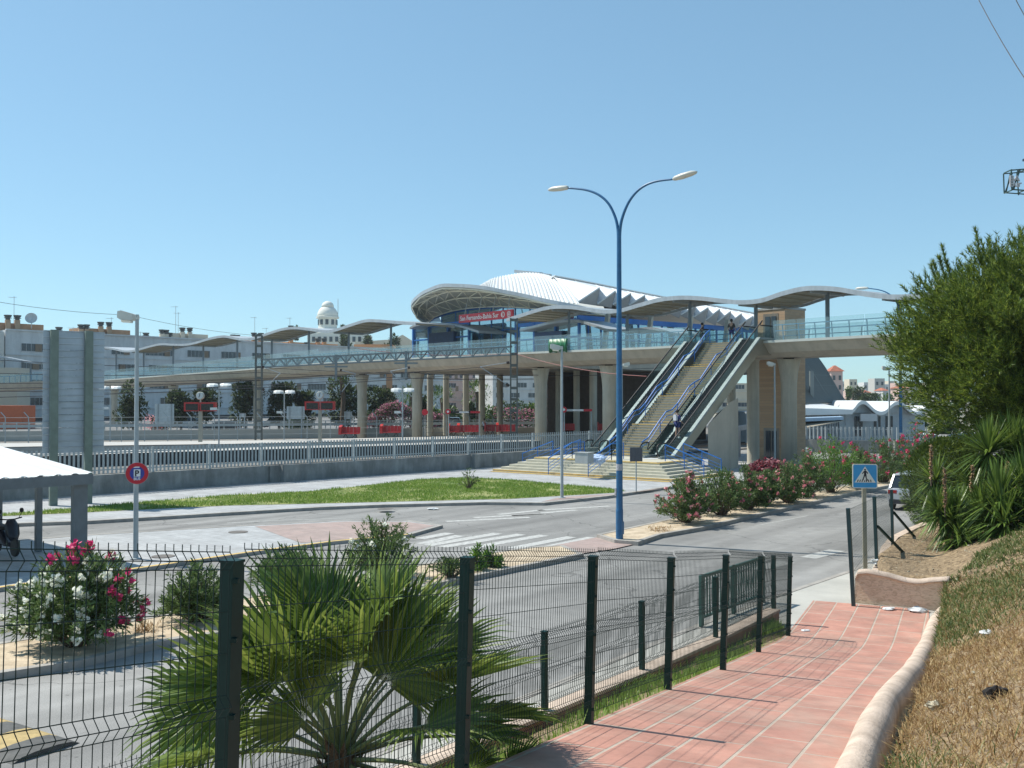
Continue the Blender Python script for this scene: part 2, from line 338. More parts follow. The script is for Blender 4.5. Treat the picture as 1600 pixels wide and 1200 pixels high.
L_palm=leafmat('fan_palm_leaf',(.06,.11,.02),(.24,.31,.07),(.13,.20,.04),.3,.4)
L_yuc=leafmat('yucca_leaf',(.045,.09,.02),(.18,.27,.05),(.09,.15,.03),.25,.4)
L_far=leafmat('far_tree_leaf',(.03,.05,.018),(.085,.12,.04),(.05,.08,.026),.15,.8)
L_hpink=leafmat('hedge_petals',(.35,.10,.17),(.60,.30,.36),(.45,.16,.24),.2,.8)
L_farb=leafmat('far_bush_leaf',(.05,.10,.02),(.12,.20,.04),(.08,.14,.03),.2)
L_pink=leafmat('pink_petals',(.58,.14,.18),(.80,.46,.44),(.68,.26,.28),.3)
L_magenta=leafmat('magenta_petals',(.55,.03,.13),(.75,.10,.22),(.65,.05,.16),.3)
L_whitep=leafmat('white_petals',(.70,.72,.62),(.85,.86,.78),(.8,.8,.72),.3)
L_grass=leafmat('lawn_grass',(.10,.18,.025),(.26,.38,.09),(.16,.27,.045),.3)
L_dryg=leafmat('dry_grass',(.20,.11,.04),(.50,.38,.18),(.34,.22,.09),.2)
L_greeng=leafmat('bank_green_growth',(.05,.09,.02),(.26,.24,.10),(.11,.16,.04),.25)
L_red=leafmat('dark_red_leaf',(.10,.015,.02),(.45,.25,.26),(.20,.04,.05),.2,.25)
L_hedge=leafmat('hedge_leaf',(.04,.08,.012),(.13,.19,.03),(.08,.12,.02),.2,.9)

# ================================================================ GROUND, ROADS, PAVEMENTS
flat('ground',[(-900,-40),(900,-40),(900,1500),(-900,1500)],M_ground,-.25)
flat('road',[(-60,-2),(30,-2),(120,140),(60,140),(22,92),(3,69),(-24,41),(-60,3)],M_asph,0)
g=lambda L:[(G(x,y).x,G(x,y).y) for x,y in L]
# plaza / far pavement
near=g([(-250,838),(0,824),(140,819),(400,803),(500,797),(600,793),(760,789),(850,790),(950,779),(1040,765),(1130,757),(1180,753),(1230,742),(1262,730)])
plaza=near+[(24.5,72),(19,80),(10,78),(3.6,69.6),(-22.2,42.9),(-45,19.5)]
island('kerb','plaza_pavement',plaza,.12,.22,M_kerb,M_pave)
lawn_px=[(-80,812),(0,808),(137,797),(210,790),(350,778),(481,772),(553,764),(662,752),(725,750),(800,753),(884,761),(957,768),(978,771),(957,774),(873,779),(800,783.5),(600,788.5),(459,792),(350,794.5),(217,801),(137,805),(0,811.5),(-80,817)]
lawn=g(lawn_px)
flat('lawn_bed',lawn,M_lawn,.118)
flat('pink_ramp',g([(846,788),(876,780.5),(957,775.5),(988,771.5),(1040,766.5),(950,778)]),M_pinkpad,.116)
# railway side ground
flat('railway_bed',[(-24,43.5),(3,71.5),(25,93),(62,140),(10,160),(-60,110),(-130,95),(-70,5)],M_ballast,.1)
# far road and slope behind platform
flat('far_road',[(-140,118),(-10,128),(60,170),(60,240),(-200,240)],M_asph2,.2)
# bus island
bi=g([(-330,905),(-60,855),(137,840),(400,824),(540,816.5),(640,817),(692,825),(640,840),(522,851),(400,867),(300,882),(190,898),(0,925),(-120,945),(-330,985)])
island('kerb','bus_island_pavement',bi,.10,.16,M_yel if False else M_kerb,M_pave)
flat('pink_crossing_pavement',g([(398,826.5),(540,819),(636,819.5),(680,825.5),(634,838),(518,849),(470,853)]),M_pinkpad,.096)
# medians
ml=g([(-200,1110),(0,1064),(125,1044),(262,1011),(340,999),(500,962),(662,924),(734,909),(800,895),(850,885),(912,872),(880,858),(831,861),(740,873),(662,888),(550,908),(400,938),(275,965),(150,990),(0,1014),(-200,1050)])
island('kerb','median_soil_bed',ml,.13,.16,M_kerb,M_soil)
mr_=g([(932,841),(960,850),(997,853),(1032,841),(1100,829),(1170,812),(1270,789),(1345,771),(1395,761),(1480,741),(1560,724),(1540,717),(1460,732),(1395,746),(1345,757),(1250,776),(1150,795),(1045,816)])
island('kerb','median_soil_bed',mr_,.13,.16,M_kerb,M_soil)
flat('pink_crossing_pad',g([(826,861),(932,841),(990,852),(957,859.5),(905,867)]),M_pinkpad,.03)
# road markings
mk=MB(); 
def stripe(a,b,wd,mb,z=.006):
    p0=G(*a);p1=G(*b);d=(p1-p0).normalized();s_=Vector((-d.y,d.x,0))*wd/2; up=Vector((0,0,z))
    mb.poly([p0-s_+up,p1-s_+up,p1+s_+up,p0+s_+up])
for a,b in [((655,842),(703,833)),((658,850),(719,837)),((668,852.5),(778,833.5)),((690,855),(815,835)),((731,857),(850,836.5)),((800,857),(893,839)),((828,861),(926,840))]: stripe(a,b,.42,mk)
for a,b in [((697,815),(828,808.5)),((740,809),(850,803)),((778,804),(850,797)),((800,806),(851,803.5)),((839,797.5),(952,791)),((845,802),(900,797))]: stripe(a,b,.32,mk)
tag(mk.build('zebra_crossing',M_paint),kind='structure')
mk=MB()
for a,b,w_ in [((355,817.5),(430,813.5),.18),((430,813.5),(540,810),.12),((1180,822),(1262,806),.1),((1175,890),(1230,878),.5),((1262,872),(1308,860),.5),((120,1000),(150,993),.1)]: stripe(a,b,w_,mk,.0055)
tag(mk.build('worn_lane_marking',M_paintfaint),kind='structure')
mk=MB()
for L in ([(0,925),(190,898),(300,882),(400,867),(522,851),(640,840)],):
    for i in range(len(L)-1):
        a,b=G(*L[i]),G(*L[i+1]); d=(b-a).normalized(); s_=Vector((-d.y,d.x,0))
        mk.poly([a+s_*.02+Vector((0,0,.104)),b+s_*.02+Vector((0,0,.104)),b+s_*.17+Vector((0,0,.104)),a+s_*.17+Vector((0,0,.104))])
tag(mk.build('yellow_kerb_line',M_yel),kind='structure')
mk=MB()   # manhole covers
for x,y,z in ((372,831,.1),(255,869,.1),(1130,812,0),(602,795,.12),(840,755,.125)):
    p=G(x,y,z+.002); mk.lathe((p.x,p.y,z+.0),[(.32,0),(.32,.006)],16)
tag(mk.build('manhole_covers',M_conc if False else mat('manhole_iron',(.14,.12,.1),.6,var=.2)),kind='structure')
# near sidewalk (roadside) and lower strip
edge=[(-16,-5),(-10.3,2.3),(-.52,14.2),(4.3,20.7),(6.6,23.5),(8.9,26.2),(11.8,30.6),(15.4,36),(21,44.5),(28,55),(38,70)]
back=[(44,66),(33,52),(26,43),(18,36.5),(13.4,31.2),(10.9,28),(9.2,25),(7.9,22),(9.2,20.9),(7.6,17.3),(6.6,18.2),(5.5,18.9),(5.2,20.2),(3.6,17.8),(2.0,15.7),(.44,13.7),(-2.7,9.7),(-8.6,2.3),(-14,-5)]
island('kerb','sidewalk',edge+back,.012,.14,M_kerb,M_sidew)
# speed hump
a,b,c=G(0,1122),G(125,1161),G(30,1190); dirv=(a-b).normalized(); wv=(c-b); wl=wv.length; wv.normalize(); wv=(wv-dirv*wv.dot(dirv)).normalized()
sh=MB(); cs=[(0,0),(.12,.05),(.3,.07),(.62,.07),(.8,.05),(.92,0)]
for i in range(11):
    p0=b+dirv*(i*.5+.0); p1=b+dirv*((i+1)*.5)
    r0=[p0+wv*w_+Vector((0,0,h+.002)) for w_,h in cs]; r1=[p1+wv*w_+Vector((0,0,h+.002)) for w_,h in cs]
    sh.loft([r0,r1],mi=i%2,closed=False,caps=False)
sh.poly([b+wv*w_+Vector((0,0,h+.002)) for w_,h in cs])
sh=sh.build('speed_hump',[mat('hump_rubber',(.09,.09,.085),.8,var=.3,scale=6),mat('hump_yellow',(.42,.31,.13),.8,var=.25,scale=7)]); tag(sh,'black and yellow rubber speed hump across the near road','speed hump')

# ================================================================ PATH, BANKS
mb=MB(); vs=[];fs=[]; ns=80
for i in range(ns+1):
    s=-6+i*(19.35+6)/ns; ql=-.05; qr=2.35+.08*math.sin(s*.5)
    if s>14.9: ql=-.05
    for k in range(5): p=SQ(s,lerp(ql,qr,k/4)); vs.append((p.x,p.y,zp(s)+.002))
for i in range(ns):
    for k in range(4): a=i*5+k; fs.append((a,a+1,a+6,a+5))
mb.add(vs,fs); tag(mb.build('path',M_path,smooth=True,origin=(F0.x,F0.y,0)),kind='structure')
def qleft(s): return interp([(-8,2.55),(19.68,2.62),(20.1,1.3),(22.9,1.0),(26.3,1.3),(30.3,2.0),(37,3.2),(46,4.6)],s)
def zbank(s,q):
    l=q-2.5
    base=max(zp(s),.30) if s<19.0 else lerp(.30,.52,min(1,(s-19.0)/.8))
    lim=2.6; f=.10+.44*min(max(l,0),lim)+.10*max(0,l-lim)
    nz=mnoise.noise(Vector((s*.9,q*.9,0)))*.07+mnoise.noise(Vector((s*2.6,q*2.6,3)))*.03
    return base+f+nz
mb=MB(); vs=[];fs=[]; ns=130; nq=40
for i in range(ns+1):
    s=-6+i*52/ns; q0=qleft(s)
    for k in range(nq+1):
        q=q0+(k/nq)**1.5*22; p=SQ(s,q)
        z=zbank(s,q)
        if k==0: z-=.15
        vs.append((p.x,p.y,z))
for i in range(ns):
    for k in range(nq): a=i*(nq+1)+k; fs.append((a,a+1,a+nq+2,a+nq+1))
mb.add(vs,fs); tag(mb.build('bank',M_dry,smooth=True),kind='structure')
# strip between tall fence and the low wall
LW=[Vector((-9,1.6,0)),Vector((-5.6,5.9,0)),Vector((-2.7,9.5,0)),Vector((-1.1,11.5,0)),Vector((.44,13.5,0)),Vector((2.02,15.5,0)),Vector((3.6,17.6,0)),Vector((5.26,20,0))]
def lwp(k): return LW[min(int(k),len(LW)-2)].lerp(LW[min(int(k),len(LW)-2)+1],k-min(int(k),len(LW)-2))
mb=MB(); vs=[];fs=[]; n=60
for i in range(n+1):
    k=i/n*(len(LW)-1); p=lwp(k); s,q=sq(p); a=SQ(s if k<6.9 else 15.6,-.04); zt=zp(s) if s<15 else .02
    if s>15.6: a=SQ(15.6,-.04)
    for j in range(7):
        t=j/6; v=a.lerp(p,t); z=lerp(zt,.08,t**.8)+mnoise.noise(v*1.5)*.04*(1-abs(2*t-1)); vs.append((v.x,v.y,max(z,.02)))
for i in range(n):
    for j in range(6): a=i*7+j; fs.append((a,a+1,a+8,a+7))
mb.add(vs,fs); tag(mb.build('verge',M_dry,smooth=True),kind='structure')
# stucco material
def stucco():
    m=bpy.data.materials.new('peach_stucco'); m.use_nodes=True; n=m.node_tree; p=n.nodes['Principled BSDF']; L=n.links.new
    tc=n.nodes.new('ShaderNodeTexCoord'); v=n.nodes.new('ShaderNodeTexNoise'); v.inputs['Scale'].default_value=9; v.inputs['Detail'].default_value=3; v.inputs['Distortion'].default_value=1.2
    mp=n.nodes.new('ShaderNodeMapping'); mp.inputs['Rotation'].default_value=(0,.5,.3); mp.inputs['Scale'].default_value=(1,1,3.2); L(tc.outputs['Object'],mp.inputs['Vector']); L(mp.outputs[0],v.inputs['Vector'])
    cr=n.nodes.new('ShaderNodeValToRGB'); cr.color_ramp.elements[0].position=.38; cr.color_ramp.elements[1].position=.55; cr.color_ramp.elements[0].color=(.58,.42,.28,1); cr.color_ramp.elements[1].color=(.76,.58,.41,1)
    L(v.outputs['Fac'],cr.inputs['Fac']); L(cr.outputs[0],p.inputs['Base Color']); p.inputs['Roughness'].default_value=.9
    bp=n.nodes.new('ShaderNodeBump'); bp.inputs['Strength'].default_value=.45; bp.inputs['Distance'].default_value=.04; L(v.outputs['Fac'],bp.inputs['Height']); L(bp.outputs[0],p.inputs['Normal']); return m
M_stucco=stucco(); M_smoothp=mat('smooth_peach_render',(.48,.375,.29),.85,var=.16,scale=3.5,bump=.5,bscale=40,detail=10,col2=(.56,.45,.36))
M_pinkwall=mat('pink_wall_render',(.42,.22,.15),.85,var=.15,scale=3)
# rounded kerb wall right of path
mb=MB(); rings=[]; cpx=[(-7,2.42),(2,2.42),(4,2.36),(6,2.32),(8,2.30),(9.5,2.35),(11,2.42),(12.5,2.42),(14,2.42),(16,2.46),(17.6,2.52),(18.6,2.62),(19.1,2.72)]
for i in range(100):
    s=-6+i*(19.1+6)/99; q=interp(cpx,s); z0=zp(s)-.15; wv_=.012*math.sin(s*1.3); hgt=.40+wv_; hw=.145+.006*math.sin(s*2.3)
    ring=[]
    for k in range(11):
        a=math.pi*k/10; ring.append(SQ(s,q-hw*math.cos(a),z0+hgt-.16+.16*math.sin(a)))
    ring=[SQ(s,q-hw,z0)]+ring+[SQ(s,q+hw,z0)]; rings.append(ring)
mb.loft(rings); o=mb.build('rounded_kerb_wall',M_smoothp,smooth=True); tag(o,'long low rounded peach kerb wall along the right side of the pink path','wall')
# stucco end wall with dipping top
A=SQ(19.25,.98); Bp=SQ(19.45,3.1); A=G(1336,943,0); Bp=Vector((9.25,21.05,0)); d=(Bp-A).normalized(); nn=Vector((-d.y,d.x,0)); L_=(Bp-A).length
wl_=thing('stucco_wall','short peach rough stucco wall with a dipping rounded top closing the path','wall',A)
prof=[(0,.62),(.06,.74),(.3,.77),(.8,.72),(1.2,.64),(1.5,.63),(1.8,.69),(2.2,.74),(3,.76)]
mb=MB(); mc=MB(); rings=[];rc=[]
for i in range(31):
    x=L_*i/30; h=interp(prof,x*2.2/L_ if L_>0 else 0)
    p=A+d*x
    rings.append([p+nn*.02+Vector((0,0,-.05)),p+nn*.02+Vector((0,0,h-.07)),p+nn*.2+Vector((0,0,h-.07)),p+nn*.2+Vector((0,0,-.05))])
    rc.append([p+nn*(.11+.13*math.cos(a))+Vector((0,0,h-.075+.075*math.sin(a))) for a in [math.pi*k/8 for k in range(9)]]+[p+nn*-.02+Vector((0,0,h-.09))])
mb.loft(rings); mb.build('rendered_face',M_stucco,wl_); mc.loft(rc); mc.build('rounded_coping',M_smoothp,wl_,smooth=True)
# returning low wall (at the right end, going back) and bed edging along the sidewalk
mb=MB(); pts=[G(1397,843,.38),G(1425,829,.40),G(1450,819,.42),Vector((14.6,33.2,.45)),Vector((17.5,37,.5))]
pts=[Vector((8.05,22.4,.25)),Vector((9.3,25.1,.28)),Vector((10.3,27.4,.36))]+pts
for i in range(len(pts)-1): mb.beam(pts[i]-Vector((0,0,.2)),pts[i+1]-Vector((0,0,.2)),.24,.55)
tag(mb.build('bed_edging_wall',M_smoothp),'low peach edging wall between the planted bed and the road','wall')
# low pink wall under the low fence
mb=MB()
for i in range(len(LW)-1):
    a,b=LW[i],LW[i+1]; mb.beam(a+Vector((0,0,.08)),b+Vector((0,0,.08)),.22,.36)
    mb.beam(a+Vector((0,0,.275)),b+Vector((0,0,.275)),.27,.05,mi=1)
tag(mb.build('low_boundary_wall',[M_pinkwall,M_smoothp]),'low pink rendered wall between the grass verge and the road sidewalk','wall')
# ================================================================ FOREGROUND FENCES
FP=[(-2.45,2.2,None),(-1.33,4.6,2.25),(-.34,6.7,1.93),(.70,9.1,1.56),(1.79,11.45,1.17),(2.86,13.5,.88),(3.96,16.0,.47),(5.2,18.75,.03)]
FP=[Vector((x,y,zp(sq(Vector((x,y,0)))[0]) if z is None else z)) for x,y,z in FP]
LEAN=FR*.045
fence=thing('mesh_fence','tall dark green welded mesh fence on square posts beside the pink path','fence',FP[1])
wires=[(0.0,0),(-.04,.03),(-.08,0),(-.27,0),(-.46,0),(-.65,0),(-.70,.035),(-.75,0),(-.94,0),(-1.12,0),(-1.28,0),(-1.33,.035),(-1.38,0),(-1.47,0)]
def mesh_panel(mb,a,b,ta,tb,side,wires,sp=.05,rw=.0024,spike=.03,ha=None):
    # a,b top points; wires hang down along ta/tb (post directions)
    L_=(b-a).length; n=max(2,int(L_/sp))
    for i in range(n+1):
        t=i/n; top=a.lerp(b,t); dn=ta.lerp(tb,t)
        pts=[top-dn*spike]+[top+dn*(-h)+side*o for h,o in wires]
        mb.tube(pts,rw,4,caps=False)
    for h,o in wires:
        mb.tube([a+ta*(-h)+side*o,b+tb*(-h)+side*o],rw*1.05,4,caps=False)
for i,p in enumerate(FP):
    top=p+Vector((0,0,1.5))+LEAN
    mb=MB(); w_=.075; ax=(top-p).normalized()
    mb.beam(p-ax*.1,top,w_,w_,up=FD); mb.beam(top,top+ax*.012,w_+.008,w_+.008,up=FD)
    for h in (.12,.45,.8,1.15,1.42): 
        c=p.lerp(top,h/1.5)+FD*-.02+FR*.04; mb.box(c,(.03,.03,.02))
    mb.build('post',M_darkgreen,fence)
for i in range(len(FP)-1):
    a=FP[i]+Vector((0,0,1.555))+LEAN+FD*.05+FR*.03; b=FP[i+1]+Vector((0,0,1.555))+LEAN-FD*.05+FR*.03
    mb=MB(); dn=-(Vector((0,0,1.5))+LEAN)/1.5
    mesh_panel(mb,a,b,dn,dn,FR,wires,rw=.0022 if i<3 else .0027); mb.build('mesh_panel',M_wiregreen,fence)
low=thing('mesh_fence','low dark green mesh fence standing on the pink boundary wall by the road','fence',(.44,13.5,.3))
LP=[Vector((-5.9,5.5,.3)),Vector((-4.3,7.5,.3)),Vector((-2.7,9.5,.3)),Vector((-1.1,11.5,.3)),Vector((.44,13.5,.3)),Vector((2.02,15.5,.3)),Vector((3.6,17.6,.3)),Vector((5.26,20,.3))]
w2=[(0,0),(-.04,.03),(-.08,0),(-.28,0),(-.46,0),(-.51,.03),(-.56,0),(-.76,0),(-.9,0),(-.94,.03),(-.98,0)]
for i,p in enumerate(LP):
    mb=MB(); mb.beam(p-Vector((0,0,.1)),p+Vector((0,0,1.05)),.07,.07,up=(.6,.8,0)); mb.beam(p+Vector((0,0,1.05)),p+Vector((0,0,1.062)),.08,.08,up=(.6,.8,0)); mb.build('post',M_darkgreen,low)
for i in range(len(LP)-1):
    mb=MB(); a=LP[i]+Vector((0,0,1.05)); b=LP[i+1]+Vector((0,0,1.05)); dd=(b-a).normalized(); dn=Vector((0,0,-1))
    mesh_panel(mb,a+dd*.05,b-dd*.05,dn,dn,Vector((dd.y,-dd.x,0)),w2,rw=.0026); mb.build('mesh_panel',M_wiregreen,low)
# green roadside balustrade
a=G(1096,978,.02); b=G(1192,940,.02); bal=thing('balustrade','green steel balustrade with close upright bars at the roadside','balustrade',a)
M_balgreen=mat('balustrade_green',(.05,.12,.10),.5,var=.1)
d=(b-a); n=24
for t in (0,.5,1.0):
    mb=MB(); p=a+d*t; mb.beam(p,p+Vector((0,0,1.0)),.06,.12,up=d); mb.build('post',M_balgreen,bal)
for nm,z,h in (('top_rail',.97,.06),('bottom_rail',.16,.04)):
    mb=MB(); mb.beam(a+Vector((0,0,z)),b+Vector((0,0,z)),.05,h); mb.build(nm,M_balgreen,bal)
mb=MB()
for i in range(1,n):
    p=a+d*i/n; mb.beam(p+Vector((0,0,.16)),p+Vector((0,0,.95)),.018,.04,up=d)
mb.build('bars',M_balgreen,bal)
# right fence with braces
rf=thing('net_fence','leaning dark green net fence with two diagonal braces beside the crossing sign','fence',A)
R1=[(P(1334,943,21.6),P(1325,794,21.6)),(P(1370,875,24.6),P(1366,776,24.6)),(P(1395,853,27.6),P(1393,765,27.6))]
for (p,q),ww in zip(R1,(.075,.075,.07)):
    mb=MB(); mb.beam(p-Vector((0,0,.15)),q,ww,ww,up=(.5,.8,0)); mb.build('post',mat('post_blue_green',(.012,.045,.05),.4,var=.1),rf)
for (p,q) in ((P(1371,822,24.6),P(1414,863,25.2)),(P(1396,800,27.6),P(1441,850,28.0))):
    mb=MB(); mb.beam(p,q-Vector((0,0,.05)),.055,.055); mb.build('brace',M_darkgreen,rf)
for i in range(2):
    mb=MB(); (p0,q0),(p1,q1)=R1[i],R1[i+1]
    n=56; m=26
    for k in range(n+1):
        t=k/n; mb.tube([q0.lerp(q1,t)-Vector((0,0,.03)),p0.lerp(p1,t)+Vector((0,0,.03))],.0016,3,caps=False)
    for k in range(m+1):
        t=k/m; mb.tube([q0.lerp(p0,.02+t*.96),q1.lerp(p1,.02+t*.96)],.0016 if k%9 else .004,3,caps=False)
    mb.build('net_panel',M_wiregreen,rf)
# ================================================================ CROSSING SIGN
def sign_face(mbs,c,xd,zd,nrm): pass
pb=Vector((P(1352,884,25.3).x,25.3,.15)); st=thing('crossing_sign','blue square pedestrian crossing sign on a pale post before the sloping net fence','road sign',pb)
xs=Vector((1,-.10,0)).normalized(); up=Vector((0,0,1)); nr=Vector((xs.y,-xs.x,0))   # faces the camera
cz=P(1352,744,25.3).z; c=Vector((pb.x,25.3,cz))
mb=MB(); mb.beam(pb-up*.1,Vector((pb.x,25.38,cz+.25)),.055,.1,up=xs); mb.build('post',mat('sign_post_pale',(.33,.30,.22),.6,var=.1),st)
def rsq(c,x,z,w_,h,r,off,nrm,n=5):
    out=[]
    for cx,cy,a0 in ((w_/2-r,h/2-r,0),(-w_/2+r,h/2-r,90),(-w_/2+r,-h/2+r,180),(w_/2-r,-h/2+r,270)):
        for k in range(n+1):
            a=R(a0+90*k/n); out.append(c+x*(cx+r*math.cos(a))+z*(cy+r*math.sin(a))+nrm*off)
    return out
def fl(c,x,z,pts,off,nrm): return [c+x*a+z*b+nrm*off for a,b in pts]
mb=MB(); mb.prism(rsq(c,xs,up,.62,.62,.05,0,nr),nr*.02); plate=mb.build('plate',mat('sign_cream',(.72,.70,.60),.4,var=.03),st)
M_signblue=mat('sign_blue',(.04,.30,.58),.35,var=.04)
mb=MB(); mb.prism(rsq(c,xs,up,.575,.575,.035,.021,nr),nr*.003); mb.build('blue_field',M_signblue,plate)
mb=MB(); mb.prism(fl(c,xs,up,[(-.26,-.16),(.26,-.16),(0,.25)],.025,nr),nr*.003); mb.build('triangle',mat('sign_white',(.74,.72,.63),.4,var=.02),plate)
M_ink=mat('sign_ink',(.01,.012,.02),.4,var=0); mb=MB()
def fp(pts): mb.prism(fl(c,xs,up,pts,.029,nr),nr*.002)
fp([(.0+.022*math.cos(a),.165+.024*math.sin(a)) for a in [2*math.pi*k/10 for k in range(10)]])
fp([(-.028,.135),(.024,.14),(.034,.03),(-.026,.03)])                      # torso
fp([(-.028,.135),(-.024,.105),(-.062,.055),(-.078,.065)]); fp([(.024,.14),(.072,.09),(.068,.06),(.058,.062),(.026,.105)])
fp([(-.026,.035),(.008,.035),(-.022,-.045),(-.045,-.105),(-.075,-.105),(-.05,-.04)])
fp([(-.004,.035),(.034,.03),(.04,-.04),(.075,-.105),(.05,-.112),(.012,-.04)])
for x_ in (-.19,-.135,-.08,.035,.09,.145): fp([(x_-.012,-.145),(x_+.014,-.145),(x_+.034-.02*(x_>0)*1.6,-.085),(x_+.012-.02*(x_>0)*1.6,-.085)])
fp([(-.03,-.145),(-.004,-.145),(.004,-.115),(-.02,-.1)])
mb.build('walking_figure',M_ink,plate)
mb=MB(); mb.prism(rsq(c,xs,up,.6,.6,.05,-.004,nr),nr*.003); mb.build('back_plate',M_steel,st)
# ================================================================ BLUE DOUBLE LAMPS
def make_double():
    t=thing('street_lamp','tall blue double armed street lamp with stickers on the tip of the sandy median','street lamp',(0,0,0),0,'tall blue double armed street lamps')
    mb=MB(); mb.lathe((0,0,0),[(.115,0),(.115,.9),(.105,.95),(.09,5),(.07,9.75)],14); mb.box((.11,0,.35),(.03,.14,.4)); mb.build('pole',M_bluepole,t,smooth=False)
    mb=MB(); mb.lathe((0,0,2.15),[(.108,0),(.108,.2)],14); mb.build('sticker',mat('sticker_paper',(.4,.4,.42),.6,var=.3,scale=15),t); mb=MB(); mb.bb(-.118,-.06,-.1,.02,1.35,1.6); mb.build('sticker',mat('sticker_paper',(.4,.4,.42)),t)
    for sx,dz in ((1,-.12),(-1,.1)):
        mb=MB(); pts=[Vector((sx*.02,0,9.3)),Vector((sx*.04,0,9.75)),Vector((sx*.14,0,10.15)),Vector((sx*.38,0,10.6)),Vector((sx*.75,0,10.93)),Vector((sx*1.25,0,11.12+dz*.3)),Vector((sx*1.95,0,11.2+dz))]
        pts=catmull(pts,4); mb.tube(pts,[lerp(.055,.03,i/(len(pts)-1)) for i in range(len(pts))],8); arm=mb.build('arm',M_bluepole,t,smooth=True)
        mb=MB(); rings=[]
        for x_,w_,h0,h1 in ((0,.06,-.04,.05),(.06,.10,-.06,.08),(.3,.13,-.08,.10),(.6,.12,-.07,.09),(.74,.07,-.05,.05),(.79,.03,-.02,.02)):
            y0=11.2+dz+x_*(.15 if sx>0 else .03); cx=sx*(1.9+x_)
            rings.append([Vector((cx,w_*math.cos(a),y0+(h1 if math.sin(a)>0 else -h0)*math.sin(a))) for a in [2*math.pi*k/12 for k in range(12)]])
        mb.loft(rings); mb.build('lamp_head',M_lampw,t,smooth=True)
    return t
dl=make_double(); q0=G(968,842,.12); dl.location=q0; dl.rotation_euler=(0,0,math.atan2(-.59,.81))
d2=copy_tree(dl); d2.location=Vector((P(1408,738,60.5).x,60.5,.12)); d2['label']='tall blue double armed street lamp rising between the oleanders and the pine tree'
# ================================================================ GREY SINGLE LAMPS
def make_grey():
    t=thing('street_lamp','slim grey street lamp with boxy head and a round bus sign, beside the white shelter','street lamp',(0,0,0),0,'slim grey street lamps with boxy heads')
    mb=MB(); mb.lathe((0,0,0),[(.16,0),(.16,.02),(.075,.025),(.07,.6),(.05,6.6),(.05,6.75)],12); mb.build('pole',M_steelmatt,t)
    mb=MB(); rings=[]
    for x_,w_,z0,z1 in ((.05,.05,6.62,6.72),(-.06,.06,6.61,6.74),(-.10,.11,6.58,6.77),(-.42,.12,6.60,6.86),(-.52,.10,6.66,6.84)):
        rings.append([Vector((x_,-w_,z0)),Vector((x_,w_,z0)),Vector((x_,w_*.8,z1)),Vector((x_,-w_*.8,z1))])
    mb.loft(rings); hd=mb.build('lamp_head',M_lampw,t)
    mb=MB(); mb.loft([[Vector((x_,-w_,z)),Vector((x_,w_,z)),Vector((x_,w_*.6,z-.06)),Vector((x_,-w_*.6,z-.06))] for x_,w_,z in ((-.14,.1,6.575),(-.41,.11,6.595))]); mb.build('lens',M_lens,hd)
    return t
gl=make_grey(); gl.location=G(212,873,.1)
for px,by,lab,rz in ((878,778,'slim grey street lamp with boxy head standing on the near edge of the lawn',0),(1211,729,'slim grey street lamp with boxy head in front of the brick lift tower',.1),(1390,716,'slim grey street lamp standing before the wavy white roofed building',0),(972,727,'slim grey street lamp almost hidden behind the tall blue lamp, head pointing right',math.pi)):
    c_=copy_tree(gl); c_.location=G(px,by,.12); c_.rotation_euler=(0,0,rz); c_['label']=lab
# round bus parking sign on pole
pp=G(212,873,.1); c=Vector((pp.x+.07,pp.y-.12,P(212,739,pp.y).z)); xs=Vector((.9,.35,0)).normalized(); nr=Vector((xs.y,-xs.x,0))
bs=thing('bus_parking_sign','round red rimmed blue sign with white P and BUS on a grey lamp post','road sign',c)
def disc(c,r,off,th,m,nm,par,n=28):
    mb=MB(); mb.prism([c+xs*r*math.cos(2*math.pi*k/n)+up*r*math.sin(2*math.pi*k/n)+nr*off for k in range(n)],nr*th); return mb.build(nm,m,par)
disc(c,.30,0,.015,M_steel,'back_plate',bs); pl=disc(c,.295,.016,.004,M_redsign,'red_rim',bs); disc(c,.19,.021,.003,mat('sign_deep_blue',(.03,.05,.30),.4,var=0),'blue_disc',pl)
mb=MB(); mb.prism([c+xs*a+up*b+nr*.0255 for a,b in ((-.085,-.09),(.085,-.09),(.085,.11),(-.085,.11))],nr*.002); mb.build('white_panel',M_letter,pl)
mb=MB(); text_mb('P',.22,c+xs*-.055+up*-.072+nr*.029,xs,up,.002,.008,mbx=mb); mb.build('letter',M_ink,pl)
mb=MB(); text_mb('BUS',.105,c+xs*-.085+up*-.185+nr*.0265,xs,up,.002,.003,width=.17,mbx=mb); mb.prism([c+xs*a+up*b+nr*.0255 for a,b in ((-.09,.15),(.05,.15),(.07,.17),(.05,.185),(-.05,.185),(-.09,.165))],nr*.002); mb.build('lettering',M_letter,pl)
# traffic sign seen from behind
pb=G(994,768,.12); tsn=thing('road_sign','small rectangular sign on a thin grey post seen from behind before the steps','road sign',pb)
mb=MB(); mb.tube([pb,pb+up*2.05],.03,8); mb.build('post',M_steelmatt,tsn)
mb=MB(); z0=P(994,721,pb.y).z; z1=P(994,699,pb.y).z; mb.box((pb.x,pb.y-.02,(z0+z1)/2),(.6,.02,z1-z0)); mb.box((pb.x-.27,pb.y-.04,(z0+z1)/2),(.05,.04,z1-z0)); mb.box((pb.x+.27,pb.y-.04,(z0+z1)/2),(.05,.04,z1-z0)); mb.box((pb.x,pb.y-.045,(z0+z1)/2),(.06,.04,z1-z0)); mb.build('plate',mat('sign_back_dark',(.10,.105,.12),.6,var=.1),tsn)
